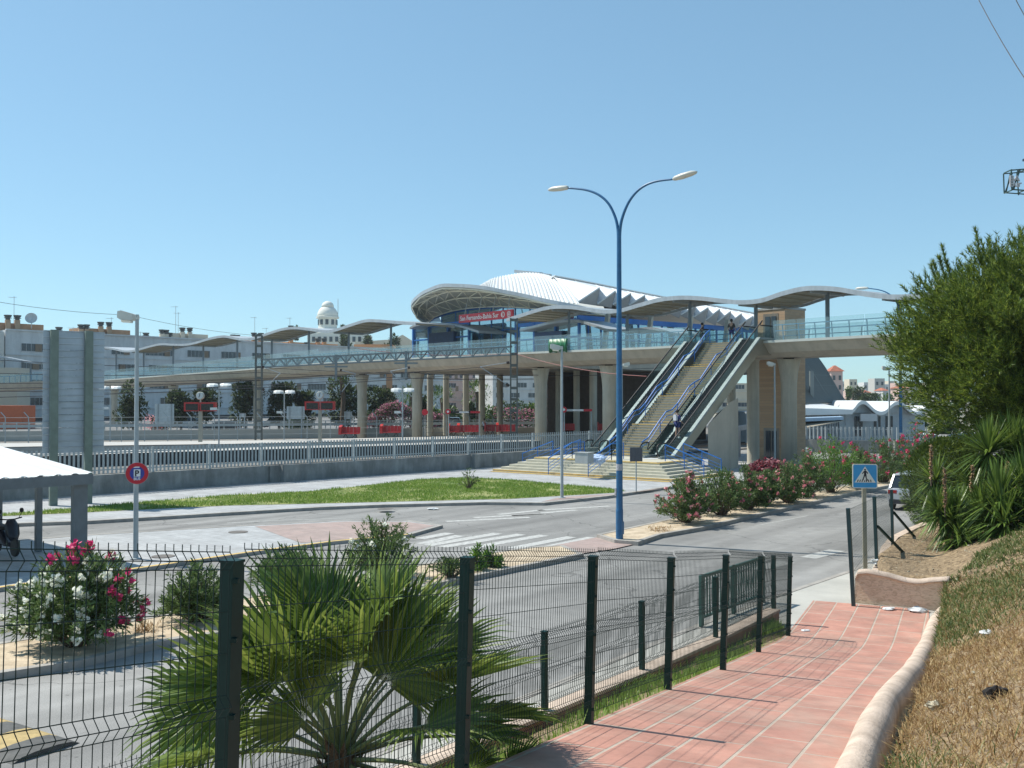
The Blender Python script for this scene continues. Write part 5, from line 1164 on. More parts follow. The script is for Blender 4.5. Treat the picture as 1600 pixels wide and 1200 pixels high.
# ================================================================ STATION HALL
TE=27.8; TW=50.0; NF=7.0
hall=thing('station_hall','station hall with curved white ribbed roof, glass front and saw tooth eaves','station',B(38,20,0))
def PB(x,y,n): return Bn(x,y,n)
front=[(665,504,5),(650,492,3.2),(642,475,1.6),(655,460,.8),(672,451,.3),(690,445,0),(715,445,0),(740,446.5,0),(765,450,.2),(790,455,.6),(820,461,1),(850,468,1.4),(880,474,2),(910,480,3),(945,487,4.5)]
inner=[(668,505),(674,500),(682,495.5),(695,491),(710,487),(725,484.5),(742,482),(762,480.5),(785,479.5),(805,480),(828,481),(850,482.5),(880,485.5),(910,488.5),(940,490)]
FR_=[PB(x,y,n) for x,y,n in front]; IN_=[PB(x,y,NF) for x,y in inner]
FRd=catmull(FR_,4); INd=catmull(IN_,4)
def vis(a,b,k):  # visor underside ruled surface with a belly upwards
    p=a.lerp(b,k); return p+up*(.55*4*k*(1-k))
mb=MB(); rings=[[vis(a,b,k/6) for k in range(7)] for a,b in zip(FRd,INd)]; mb.loft(rings,closed=False,caps=False); mb.build('visor_soffit',mat('soffit_sheet',(.52,.52,.47),.7,var=.06),hall,smooth=True)
mb=MB()
for i in range(len(FRd)-1):
    mb.loft([[p+up*-.24,p+up*.10,p+BU*.12+up*.10,p+BU*.12+up*-.24] for p in (FRd[i],FRd[i+1])])
mb.build('visor_edge',M_fascia,hall)
mb=MB(); rows=[[vis(a,b,k)-up*.35 for a,b in zip(FR_,IN_)] for k in (.03,.3,.6,.9)]
for r_ in rows:
    for a,b in zip(r_,r_[1:]): mb.beam(a,b,.10,.10)
for i in range(len(FR_)):
    for j in range(3): mb.beam(rows[j][i],rows[j+1][i],.08,.08)
    if i<len(FR_)-1:
        for j in range(3): mb.beam(rows[j][i+(j%2)],rows[j+1][i+1-(j%2)],.07,.07)
mb.build('visor_truss',mat('truss_cream',(.80,.77,.64),.5,var=.03),hall)
# ribbed white roof
fr2=[(747,447.6,.15),(752,448.4,.2),(758,449,.2),(768,450.4,.3),(790,455,.7),(812,459.5,1),(835,464.8,1.3),(858,470,1.6),(880,474,2.2),(905,477,3.5)]
bk2=[(749,447,14),(755,444,15),(762,440.5,16),(773,435,17),(786,431,18),(803,427.5,18),(820,425.5,18),(838,426,18),(852,428.5,18),(866,433,18)]
a_=catmull([PB(x,y,n)+up*.12 for x,y,n in fr2],11); b_2=catmull([PB(x,y,n) for x,y,n in bk2],11)
mb=MB(); rings=[]
for i,(a,b) in enumerate(zip(a_,b_2)):
    wv_=(-.20 if i%3==0 else 0); ring=[]
    for k in range(9):
        u=k/8; p=a.lerp(b,u)+up*(.9*4*u*(1-u)*.55*min(1,i/40)); ring.append(p+up*wv_+BW*0)
    rings.append(ring)
mb.loft(rings,closed=False,caps=False)
mb.build('ribbed_roof',M_white,hall,recalc=False)
mb=MB(); plain=[(665,503,5),(642,474.5,1.6),(655,459,.8),(690,444.6,0),(715,444.8,0),(747,447.2,.1)]; plb=[(690,503,12),(680,482,12),(690,465,13),(705,455,14),(725,451,14),(749,449,14)]
mb.loft([[PB(*a),PB(*a).lerp(PB(*b),.5),PB(*b)] for a,b in zip(plain,plb)],closed=False,caps=False); mb.build('visor_top',M_fascia,hall)
mb=MB(); A0_=[PB(x,y,n) for x,y,n in ((905,477,3.5),(906,471.5,9),(890,453,13),(866,433,18))]
lastA=rings[-1]
cc=[PB(905,472,NF+1)]
for i in range(8): mb.poly([lastA[i],lastA[i+1],cc[0]])
mb.build('roof_fold',M_white,hall)
mb=MB()
for a,b in (((866,433,18),(905,472,8)),): mb.beam(PB(*a)+up*.05,PB(*b)+up*.05,.14,.1)
for a,b in zip(lastA,lastA[1:]): mb.beam(a+up*.1,b+up*.1,.12,.12)
mb.build('hip_trim',mat('trim_white',(.7,.7,.68),.5,var=.02),hall)
# saw tooth plates
ridge=[(865,432),(900,438),(940,446),(985,455),(1032,464),(1090,474),(1135,482),(1205,495)]
TR=38.0
def ridg(x): y=interp(ridge,x); return Bt(x,y,TR)
Bp_=[(937,449.5),(962,454.5),(986,458.5),(1008,461.5),(1028,466),(1048,470),(1067,474.5),(1087,478),(1107,480.5),(1125,483),(1142,486.5),(1159,490),(1177,494),(1193,497.5)]
Cp_=[(931,479),(955,480),(980,481),(1002,484),(1022,488),(1042,492),(1061,496),(1081,499.5),(1100,504),(1118,507),(1135,510),(1152,512),(1169,514.5),(1186,517)]
Ap_=[(903.5,471.5)]+[(x+2.5,y-4) for x,y in Cp_]
mw=MB(); mg=MB()
for k in range(14):
    a=Bt(*Ap_[k],TE); b=Bt(*Bp_[k],TE-1.2); c=Bt(*Cp_[k],TE+.3); rb=ridg(max(866,Bp_[k][0]-6)); ra=ridg(865 if k==0 else Bp_[k-1][0]-6) 
    mw.prism([ra,rb,b,a],-up*.06); mg.prism([a-up*.08,b-up*.08,c-up*.08],BW*.05)
    mg.prism([b-up*.09,c-up*.09,ridg(max(866,Bp_[k][0]-6))-up*.4],BU*.04)
    mw.beam(a,b,.10,.12)
    mw.beam(ra.lerp(rb,.5)+up*.03,a.lerp(b,.5)+up*.03,.05,.04)
mw.build('saw_tooth_plates',M_white,hall,recalc=False); mg.build('tooth_fascias',mat('tooth_grey',(.46,.47,.48),.6,var=.08),hall,recalc=False)
mb=MB(); rp=[ridg(x) for x,_ in ridge]
for a,b in zip(rp,rp[1:]): mb.beam(a+up*.06,b+up*.06,.4,.12)
# far slope closes the roof
far=[B(tof(p)+ (TW-TR), (p-B0).dot(BU),0) for p in rp]
for i in range(len(rp)-1):
    f0=Vector((far[i].x,far[i].y,rp[i].z-3.2)); f1=Vector((far[i+1].x,far[i+1].y,rp[i+1].z-3.2)); mb.prism([rp[i],rp[i+1],f1,f0],-up*.05)
mb.build('ridge_and_far_slope',M_white,hall,recalc=False)
mb=MB(); mb.beam(PB(806,424,18.5),PB(846,428,18.5),.5,.35); mb.beam(PB(844,428,18.5),PB(860,430,18.5),.4,.25); mb.build('roof_vent',M_fascia,hall)
# front glass with mullions
gx=[690,712,731,749,768,786,805,828,851,876,902]
def topy(x): return interp([(a,b) for a,b in inner],x)+.8
mb=MB(); mm=MB(); zd=8.35
for x0,x1 in zip(gx,gx[1:]):
    a,b=PB(x0,topy(x0),NF),PB(x1,topy(x1),NF); mb.prism([Vector((a.x,a.y,zd)),Vector((b.x,b.y,zd)),b,a],BU*.03)
for x in gx:
    a=PB(x,topy(x),NF); mm.beam(Vector((a.x,a.y,zd))-BU*.03,a-BU*.03,.09,.12)
for z in (11.6,):
    a,b=PB(690,500,NF),PB(902,500,NF); mm.beam(Vector((a.x,a.y,z))-BU*.04,Vector((b.x,b.y,z))-BU*.04,.08,.1)
ar=[PB(x,topy(x),NF) for x in (672,680,690,700,712,731,749,768,786,805,828,851,876,902,935)]
for a,b in zip(ar,ar[1:]): mm.beam(a-BU*.05,b-BU*.05,.12,.16)
mb.build('front_glass',M_glassf,hall); mm.build('front_mullions',M_blue,hall)
# side glass wall facing the stair
mb=MB(); mm=MB(); n_=NF
zz2=lambda n:12.35-.0*n
while n_<37:
    e=n_+1.75; mb.prism([B(TE+.6,n_+.05,8.35),B(TE+.6,e-.05,8.35),B(TE+.6,e-.05,12.0),B(TE+.6,n_+.05,12.0)],BW*.03); mm.beam(B(TE+.55,n_,8.35),B(TE+.55,n_,12.2),.12,.14); n_=e
for z,h in ((12.2,.5),(10.3,.12),(8.45,.2)): mm.beam(B(TE+.5,NF,z),B(TE+.5,37.2,z),.12,h)
mb.build('side_glass',M_glassf,hall); mm.build('side_mullions',M_blue,hall)
mb=MB()
for n_ in (10,16,22,28,34): mb.beam(B(TE-.2,n_,8.35),B(TE-.9,n_,13.0),.45,.3,up=BU)
mb.build('side_buttress',M_col,hall)
mb=MB(); mb.loft([[B(t,n,z) for t,n in ((TE-1,2.7),(TW+1,2.7),(TW+1,38),(TE-1,38))] for z in (7.35,8.33)]); mb.build('floor_slab',M_bridge,hall)
mb=MB(); mb.loft([[B(t,n,z) for t,n in ((TE+1.2,NF+.6),(TW-1,NF+.6),(TW-1,36),(TE+1.2,36))] for z in (8.34,11.9)]); mb.build('inner_volume',mat('hall_interior',(.10,.13,.16),.8,var=.3,scale=.4),hall)
# blue round columns and portal frames
for x,w_ in ((669,.75),(690,.6),(846,.5),(871,.75)):
    c=Bn(x,520,NF-.8); mb=MB(); mb.lathe((c.x,c.y,0),[(w_*.45,8.35),(w_*.45,11.9)],12); mb.build('blue_column',M_blue,hall)
# station columns below
for x,r_,n_ in ((672,.36,9),(697,.36,11),(728,.36,13),(753,.36,13),(781,.36,14),(849,.36,8),(873,.32,10),(901,.32,11),(927,.36,9),(962,.36,12)):
    c=Bn(x,640,n_); mb=MB(); mb.lathe((c.x,c.y,0),[(r_,.3),(r_,7.4)],14); mb.build('support_column',M_col,hall)
# dark core below the hall
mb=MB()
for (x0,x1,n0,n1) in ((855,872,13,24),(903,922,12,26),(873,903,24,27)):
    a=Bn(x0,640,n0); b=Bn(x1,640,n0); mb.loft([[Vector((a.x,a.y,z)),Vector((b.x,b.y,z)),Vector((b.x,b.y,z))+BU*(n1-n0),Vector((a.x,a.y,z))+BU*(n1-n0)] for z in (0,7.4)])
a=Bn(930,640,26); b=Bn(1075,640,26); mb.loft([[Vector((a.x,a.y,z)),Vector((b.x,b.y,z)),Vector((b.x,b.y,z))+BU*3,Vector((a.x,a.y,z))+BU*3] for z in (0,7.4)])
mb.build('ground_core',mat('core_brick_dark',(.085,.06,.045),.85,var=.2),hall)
# entrance portals: two blue framed lobbies with little wavy roofs
def kiosk(x0,x1,label,roof,seed):
    kh=12.5 if x0<700 else 11.7
    k=thing('entrance_lobby',label,'lobby',Bn((x0+x1)/2,520,4.6),group=None)
    for x in (x0,lerp(x0,x1,.28),lerp(x0,x1,.62),x1):
        c=Bn(x,520,4.6); mb=MB(); mb.beam(Vector((c.x,c.y,8.4)),Vector((c.x,c.y,kh)),.22,.22,up=BW); mb.build('post',M_blue,k)
    a=Bn(x0,520,4.6); b=Bn(x1,520,4.6)
    for z,h in ((kh-.05,.35),(kh-1.5,.14),(8.5,.18)):
        mb=MB(); mb.beam(Vector((a.x,a.y,z)),Vector((b.x,b.y,z)),.14,h); mb.build('beam',M_blue,k)
    mb=MB(); mb.prism([Vector((a.x,a.y,8.5))+BU*.1,Vector((b.x,b.y,8.5))+BU*.1,Vector((b.x,b.y,kh-.2))+BU*.1,Vector((a.x,a.y,kh-.2))+BU*.1],BU*.03); mb.build('glass',M_glassf,k)
    u0=a.lerp(b,.34); u1=a.lerp(b,.78); mb=MB(); mb.loft([[Vector((p.x,p.y,0))+BU*o+up*z for p,o in ((u0,-.35),(u1,-.35),(u1,.05),(u0,.05))] for z in (8.4,kh-.9)]); mb.build('dark_doorway',mat('door_dark',(.02,.05,.13),.5,var=.2),k)
    pts=[PB(x,y,2.9) for x,y in roof]; pts=catmull(pts,4); mb=MB(); mb.loft([[p-up*.22,p,p+BU*3.6,p+BU*3.6-up*.22] for p in pts]); mb.build('roof',M_fascia,k)
    return k
kiosk(646,733,'left blue framed glass lobby under a low curved roof on the footbridge',[(640,511),(652,506),(672,503.5),(700,505),(722,509),(748,517)],1)
kiosk(808,905,'right blue framed glass lobby behind the green tarpaulin on the footbridge',[(812,514),(840,507),(866,501),(895,499),(912,502),(930,508),(948,513.5),(975,514.5),(1000,512),(1018,511),(1040,516),(1052,520)],2)
# red name board
q00=PB(717,504.5,-2.2+5.2); q01=PB(717.5,491.5,3.0); q10=PB(801,497,3.0); q11=PB(802,483.8,3.0)
nb_s=thing('name_board','long red board reading San Fernando-Bahía Sur hung below the visor of the hall','sign',q00)
zlo,zhi=(q00.z+q10.z)/2,(q01.z+q11.z)/2
L0=Vector((q00.x,q00.y,0)); L1=Vector((q10.x,q10.y,0)); xd=(L1-L0).normalized(); WB=(L1-L0).length; nrr=Vector((xd.y,-xd.x,0)); hb=zhi-zlo
mb=MB(); mb.prism([L0+up*zlo,L1+up*zlo,L1+up*zhi,L0+up*zhi],-nrr*.18); bd_=mb.build('board',M_redsign,nb_s)
mb=MB(); text_mb('San Fernando-Bahía Sur',hb*.80,L0+xd*(WB*.03)+up*(zlo+hb*.25)+nrr*.02,xd,up,.02,.004,width=WB*.72,mbx=mb)
for cxx,kind in ((.83,0),(.935,1)):
    c=L0+xd*WB*cxx+up*(zlo+hb*.5)+nrr*.012; r_=hb*.34; n=20
    ring_o=[(r_*math.cos(2*math.pi*k/n),r_*math.sin(2*math.pi*k/n)) for k in range(n)]
    if kind==0: mb.prism([c+xd*x+up*y for x,y in ring_o],nrr*.01)
    else: mb.prism(rsq(c,xd,up,r_*1.75,r_*1.9,r_*.6,0,nrr),nrr*.01)
mb.build('lettering',M_letter,bd_)
mb=MB(); 
for cxx,kind in ((.83,0),(.935,1)):
    c=L0+xd*WB*cxx+up*(zlo+hb*.5)+nrr*.026; r_=hb*.34
    if kind==0:
        arc=[c+xd*(r_*.55*math.cos(a))+up*(r_*.55*math.sin(a)) for a in [R(-140+280*k/12) for k in range(13)]]
        for a,b in zip(arc,arc[1:]): mb.beam(a,b,.02,.09,up=nrr.cross(b-a))
        mb.beam(c+xd*-.12,c+xd*.16,.02,.08)
    else:
        for y in (-.16,.0,.16): mb.beam(c+xd*-.14+up*y,c+xd*.14+up*y,.02,.06)
        for x in (-.14,.14): mb.beam(c+xd*x+up*-.2,c+xd*x+up*.2,.02,.05)
mb.build('emblem_marks',M_redsign,bd_)
mb=MB()
for f in (.1,.37,.63,.9): p=L0+xd*WB*f; mb.tube([p+up*zhi-nrr*.1,p+up*(zhi+1.6)-nrr*.5],.05,6)
mb.build('hanger_rods',M_steelmatt,nb_s)
# green tarpaulin on the railing
g0=PB(858,530.5,-2.75);g1=PB(886,529,-2.75); mb=MB(); rings=[]
for i in range(13):
    u=i/12; a=g0.lerp(g1,u); dz=1.05+.08*math.sin(i*1.7); off=BU*(-.05-.06*math.sin(i*2.3)); rings.append([a+off,a+off*1.8-up*dz*.5,a+off*.8-up*dz,a+off*.8-up*dz+BU*.05,a+BU*.05])
mb.loft(rings); tag(mb.build('tarpaulin',mat('tarpaulin_green',(.01,.13,.05),.45,var=.35,scale=3,bump=.8,bscale=3),smooth=True),'crumpled green tarpaulin tied over the footbridge parapet','tarpaulin')
# ================================================================ PLATFORM EQUIPMENT
def mast(px,by,D,topy,label):
    b=P(px,by,D); tz=P(px,topy,D).z; t=thing('catenary_mast',label,'mast',Vector((b.x,b.y,.3)),group='lattice masts of the overhead line')
    M_m=mat('mast_steel',(.12,.13,.12),.6,metal=.3,var=.15)
    for s_ in (-1,1):
        mb=MB(); x=b.x+s_*.27; mb.beam((x,b.y,.3),(x,b.y,tz),.13,.24,up=(0,1,0)); mb.build('channel',M_m,t)
    mb=MB(); n=int((tz-.4)/.95)
    for i in range(n+1): mb.box((b.x,b.y-.1,.7+i*.95),(.44,.04,.22)); mb.box((b.x,b.y+.1,.7+i*.95),(.44,.04,.22))
    mb.build('battens',M_m,t); return b.x,tz
mx1,_=mast(404,688,88,524,'lattice catenary mast at the left end of the gantry')
mx2,_=mast(803,684,83,497,'taller lattice catenary mast in front of the station hall')
M_tr=mat('gantry_steel',(.20,.23,.24),.5,metal=.4,var=.1)
def truss(p0,p1,dep,n,name,label):
    t=thing(name,label,'gantry',p0); mb=MB(); wd=.5; y=Vector((0,wd,0))
    for o in (Vector((0,0,0)),y):
        mb.beam(p0+o,p1+o,.09,.10); mb.beam(p0+o-up*dep,p1+o-up*dep,.09,.10)
    mb.build('chords',M_tr,t); mb=MB()
    for i in range(n):
        a=p0.lerp(p1,i/n);b=p0.lerp(p1,(i+1)/n); m_=p0.lerp(p1,(i+.5)/n)
        for o in (Vector((0,0,0)),y): mb.beam(a+o-up*dep,m_+o,.05,.05); mb.beam(m_+o,b+o-up*dep,.05,.05); mb.beam(a+o,a+o-up*dep,.05,.05)
        mb.beam(a,a+y,.04,.04); mb.beam(a,b+y,.04,.04)
    mb.build('lattice',M_tr,t); return t
ga=P(408,562,88); gb=P(800,541.5,83)
tr_=truss(ga,gb,.68,20,'gantry_beam','horizontal lattice gantry beam spanning between the two catenary masts')
for px,dz in ((530,-2.2),(640,-2.4)):
    f=(px-408)/(392); a=ga.lerp(gb,f); mb=MB(); mb.beam(a+up*.1,a+up*dz,.2,.2); mb.beam(a+Vector((-1,0,-.95)),a+Vector((1,0,-.95)),.1,.14); mb.build('drop_post',M_tr,tr_)
# cantilevers with insulators
def cant(x0,y0,x1,y1,D,lab,sgn=1):
    a=P(x0,y0,D);b=P(x1,y1,D);c=P(x0,y0+ (38 if sgn>0 else 38),D); t=thing('cantilever_arm',lab,'bracket',a,group='cantilever arms of the overhead line'); mb=MB()
    mb.tube([a,b],.035,6); mb.tube([c,b],.035,6); mb.build('tubes',M_steel,t); mb=MB(); mb.tube([a.lerp(b,.02),a.lerp(b,.12)],.12,8); mb.tube([c.lerp(b,.03),c.lerp(b,.13)],.12,8); mb.build('insulators',mat('insulator_brown',(.03,.02,.015),.4,var=0),t)
cant(409,573,438,583,87.8,'cantilever arm reaching right from the left lattice mast')
cant(797,566,750,573,82.8,'cantilever arm reaching left from the right lattice mast')
cant(641,574,610,580,84,'cantilever arm below the gantry beam near the round columns')
cant(531,578,556,584,86,'cantilever arm below the gantry beam between the masts')
wl_pts=[((-200,575,60),(404,582,88),(900,590,120),'contact wire passing the left mast'),((-200,548,60),(404,574,88),(900,585,120),'upper carrier wire passing the left mast'),((-200,612,58),(610,590,84),(1000,586,110),'lower contact wire below the gantry beam'),((-200,598,58),(610,581,84),(1000,582,110),'carrier wire below the gantry beam'),((-200,625,55),(750,583,83),(1100,578,95),'contact wire passing the right mast'),((-200,610,55),(750,574,83),(1100,570,95),'carrier wire passing the right mast'),
((-60,462,95),(200,492,120),(400,524,150),'thin wire descending across the sky at left'),((560,545,86),(803,552,83),(1010,588,72),'reddish cable running from the gantry beam to the plaza lamps')]
for a,b,c,lab in wl_pts:
    A_,B_,C_=P(*a),P(*b),P(*c); mb=MB()
    for p,q in ((A_,B_),(B_,C_)):
        mb.tube([p.lerp(q,k/8)-up*(.35*4*(k/8)*(1-k/8)) for k in range(9)],.022,4)
    tag(mb.build('overhead_wire',mat('wire_dark',(.04,.04,.045),.6,var=0) if 'reddish' not in lab else mat('wire_red',(.25,.05,.05),.6,var=0)),lab,'wire',group='overhead line wires')
# platform lamps
def plamp(px,ty,by,D,lab,small=True):
    b=P(px,by,D); tz=P(px,ty,D).z; t=thing('platform_lamp',lab,'lamp',b,group='platform lamps with white twin shades'); mb=MB(); mb.tube([b,Vector((b.x,b.y,tz))],.06,8); mb.build('post',M_steelmatt,t)
    for s_ in (-1,1):
        mb=MB(); mb.loft([[Vector((b.x+s_*x,b.y+y*w_,tz+z)) for y,z in ((-1,-.05),(-.6,.12),(0,.2+h),(.6,.12),(1,-.05))] for x,w_,h in ((.08,.15,0),(.35,.28,.06),(.7,.3,.05),(.95,.2,0))]); mb.build('shade',mat('lamp_white',(.66,.68,.66),.4,var=.03),t)
    if small:
        mb=MB(); z=tz-1.75; mb.box((b.x-.42,b.y,z),(.5,.25,.2)); mb.tube([(b.x,b.y,z-.1),(b.x-.3,b.y,z)],.03,5); mb.build('spotlight',mat('lamp_white',(.66,.68,.66)),t)
    return t
plamp(342,604,696,78,'platform lamp with white twin shades left of the left lattice mast')
plamp(444,614,688,90,'platform lamp with white twin shades right of the left lattice mast')
plamp(629,611,692,82,'platform lamp with white twin shades before the round columns')
plamp(722,613,690,84,'platform lamp with white twin shades between the station columns',False) if False else None
plamp(172,607,690,88,'platform lamp with white twin shades close to the billboard')
# departure displays
def display(px,by,ty,D,lab):
    b=P(px,by,D); z0=P(px,642.5,D).z if px<400 else P(px,640.5,D).z; z1=z0+.72; t=thing('departure_display',lab,'display',b,group='red double departure displays on the platform'); M_p=mat('display_post',(.35,.33,.27),.5,var=.05)
    mb=MB(); mb.beam(b,Vector((b.x,b.y,z0)),.28,.2); mb.build('post',M_p,t)
    for s_ in (-1,1):
        mb=MB(); mb.box((b.x+s_*.66+ (0 if s_>0 else 0),b.y,(z0+z1)/2),(1.2,.5,z1-z0)); h=mb.build('housing',M_red,t)
        mb=MB(); mb.box((b.x+s_*.62,b.y-.26,(z0+z1)/2-.03),(.98,.02,(z1-z0)*.72)); mb.build('screen',mat('display_screen',(.012,.008,.01),.2,var=0),h)
    mb=MB(); mb.beam(Vector((b.x,b.y,z1)),Vector((b.x,b.y,z1+.25)),.1,.1); mb.lathe((b.x,b.y-.22,z1+.52),[(.30,0),(.32,.03),(.32,.28),(.30,.3)],20,axis=(0,1,0)); c_=mb.build('clock',mat('clock_case',(.5,.5,.42),.5,var=.05),t)
    mb=MB(); mb.lathe((b.x,b.y-.25,z1+.52),[(.26,0),(.26,.02)],20,axis=(0,1,0)); mb.build('clock_face',mat('clock_face_paint',(.6,.63,.64),.4,var=0),c_)
    mb=MB(); mb.beam((b.x,b.y-.27,z1+.52),(b.x+.03,b.y-.27,z1+.73),.03,.05,up=(0,1,0)); mb.beam((b.x,b.y-.27,z1+.52),(b.x-.06,b.y-.27,z1+.40),.03,.06,up=(0,1,0)); mb.build('clock_hands',M_black,c_)
display(313,690.5,620,80,'red double departure display with round clock, left of the left lattice mast')
display(500,690,620,84,'red double departure display with round clock, right of the left lattice mast')
# benches
def bench(x0,x1,by,D,lab):
    a=P(x0,by,D); b=P(x1,by,D); t=thing('platform_bench',lab,'bench',a.lerp(b,.5),group='red benches on the platform'); L_=b.x-a.x; cx=(a.x+b.x)/2; z=a.z; y=D
    mb=MB(); n=5
    for i in range(n): mb.loft([[Vector((a.x+L_*(.14+.84*i/n)+x,y+yy,z+zz)) for yy,zz in ((-.35,.42),(.25,.42),(.35,.95),(.42,.95),(.3,.34),(-.35,.34))] for x in (0,L_*.84/n*.93)])
    mb.build('seats',M_red,t); mb=MB(); mb.loft([[Vector((x,y+yy,z+zz)) for yy,zz in ((-.45,.3),(.45,.3),(.45,1.12),(-.4,.95))] for x in (a.x,a.x+L_*.13)]); mb.build('end_panel',M_red,t)
    for f in (.3,.75): mb=MB(); mb.tube([(a.x+L_*f-.15,y-.3,z),(a.x+L_*f,y,z+.35),(a.x+L_*f+.15,y+.3,z)],.035,5); mb.build('leg',M_black,t)
for x0,x1,by,D,lab in ((530,563,684,88,'red platform bench, leftmost, right of the second display'),(594,627,682,90,'red platform bench before the first thick bridge column'),(701,716,681,93,'dark shaded red bench between the station columns'),(714,749,681,88,'red platform bench just left of the tall lattice mast'),(757,774,679,95,'small red bench seen between the station columns and the tall mast'),(775,806,680,89,'red platform bench directly behind the tall lattice mast'),(880,899,678,92,'shaded red bench before the dark station core'),(934,945,678,93,'shaded red bench right of the dark station core')):
    bench(x0,x1,by,D,lab)
# platform name strips with red roundels
for x0,x1,y,D,lab in ((700,750,644,92,'dark and red platform name strip with red roundel left of the tall mast'),(881,925,641,84,'grey and red platform name strip with red roundel before the station core')):
    a=P(x0,y,D);b=P(x1,y,D); t=thing('name_strip',lab,'sign',Vector((a.x,D,.9))); mb=MB(); m_=a.lerp(b,.7); mb.beam(Vector((a.x,D,a.z)),Vector((m_.x,D,a.z)),.08,.18); mb.build('strip',M_dark if x0<800 else M_steel,t)
    mb=MB(); mb.beam(Vector((m_.x,D,a.z)),Vector((b.x,D,a.z)),.1,.19); mb.build('red_end',M_redsign,t)
    for q in (.35,): mb=MB(); mb.box(a.lerp(b,.5)+Vector((0,-.06,0)),(.9,.03,.14)); mb.build('white_plate',M_letter,t)
    mb=MB(); mb.lathe((a.x,D-.12,a.z+.05),[(.25,0),(.25,.1)],16,axis=(0,1,0)); rd=mb.build('roundel',M_redsign,t); mb=MB(); mb.lathe((a.x,D-.16,a.z+.05),[(.11,0),(.11,.03)],14,axis=(0,1,0)); mb.build('roundel_centre',M_letter,rd)
    for q in (.02,.98): p=a.lerp(b,q); mb=MB(); mb.tube([Vector((p.x,D+.1,.9)),Vector((p.x,D+.1,p.z))],.05,6); mb.build('post',M_steelmatt,t)
p=P(664,644,95); t=thing('round_sign','small round red sign on a thin post between the bridge columns','sign',Vector((p.x,95,.9))); mb=MB(); mb.tube([Vector((p.x,95.1,.9)),Vector((p.x,95.1,p.z))],.04,6); mb.build('post',M_steelmatt,t); mb=MB(); mb.lathe((p.x,94.9,p.z),[(.3,0),(.3,.08)],16,axis=(0,1,0)); mb.build('disc',M_redsign,t)
# parapet wall and guard rail behind the platform, cane posts
mb=MB(); a=P(-120,690,102); b=P(960,684,122); a.z=0;b.z=0
mb.beam(Vector((a.x,a.y,.55)),Vector((b.x,b.y,.55)),.3,1.25); tag(mb.build('parapet_wall',mat('parapet_concrete',(.40,.39,.35),.85,var=.08,scale=.5)),'plain pale concrete wall running behind the whole platform','wall')
t=thing('guard_rail','double steel guard rail along the far road behind the parapet wall','guard rail',a); mb=MB()
for z,h in ((1.55,.3),(1.95,.08)): mb.beam(Vector((a.x,a.y+5,z)),Vector((b.x,b.y+5,z)),.1,h)
mb.build('rails',M_steelmatt,t)
for i in range(60): mb=MB(); p=a.lerp(b,i/59); mb.beam(Vector((p.x,p.y+5.1,0)),Vector((p.x,p.y+5.1,2.0)),.1,.1); mb.build('post',M_steelmatt,t)
cp_=thing('security_fence','thin wire fence on grey posts with bent tops behind the platform','fence',P(200,690,98))
mb=MB()
for i in range(26):
    px=8+i*36.3; D=lerp(97,112,i/25); b=P(px,690,D); b.z=0; tz=4.5-(654-624)/1550*D+0.6*(0); tz=P(px,652,D).z
    mb=MB(); mb.tube([b,Vector((b.x,b.y,tz)),Vector((b.x-.45,b.y,tz+.5))],.05,5); mb.build('bent_post',M_steelmatt,cp_)
mb=MB()
for z in (.9,1.5,2.1,2.7):
    a=P(0,690,97);b=P(925,684,112); mb.tube([Vector((a.x,a.y,z)),Vector((b.x,b.y,z))],.015,4)
mb.build('wires',M_steelmatt,cp_)
# ================================================================ FAR TREES AND HEDGES
def far_tree(name,lab,cat,c,h,r,seed,m=None,n=750,ls=.5,trunk=.35,group=None,squash=1.0):
    rr=random.Random(seed); t=thing(name,lab,cat,c,group=group); mb=MB(); mb.tube([c,c+up*h*.6],[r*.09,r*.05],6); mb.build('trunk',M_bark,t)
    fo=MB(); cs=[(Vector((rr.uniform(-.5,.5)*r,rr.uniform(-.4,.4)*r,rr.uniform(trunk+.1,.86)*h)),r*rr.uniform(.38,.62)) for _ in range(9)]
    for k in range(n):
        cc,q=rr.choice(cs); v=rv(rr); p=c+cc+Vector((v.x,v.y,v.z*squash))*q*rr.uniform(.7,1.08)
        if p.z<c.z+h*trunk*.8: p.z=c.z+h*trunk*.8+rr.random()*.3
        d=(v+rv(rr)*.9).normalized(); leaf(fo,p,d,ls*rr.uniform(.6,1.2),ls*.5)
    fo.build('crown',m or L_far,t,recalc=False); return t
def TZ(px,by,D): p=P(px,by,D); p.z=max(0,p.z); return p
names=['dark green street tree, {} in the row before the long white apartment block']
ords=['first visible','second','third','fourth','fifth','sixth','seventh','eighth','ninth','tenth']
for i,(px,ty,w_,D) in enumerate(((118,605,26,128),(208,602,26,128),(283,603,24,130),(322,606,22,132),(383,598,30,130),(436,606,26,134),(476,608,18,136),(538,596,34,132),(592,607,26,136),(655,612,18,140))):
    b=P(px,670,D); b.z=0; tz=P(px,ty-4,D).z; far_tree('street_tree','dark street tree, %s from left, before the long white apartment block'%ords[i],'tree',b,tz,w_/1550*D*.98,100+i,n=2300,ls=.6,trunk=.2,group='dark street trees before the long white block')
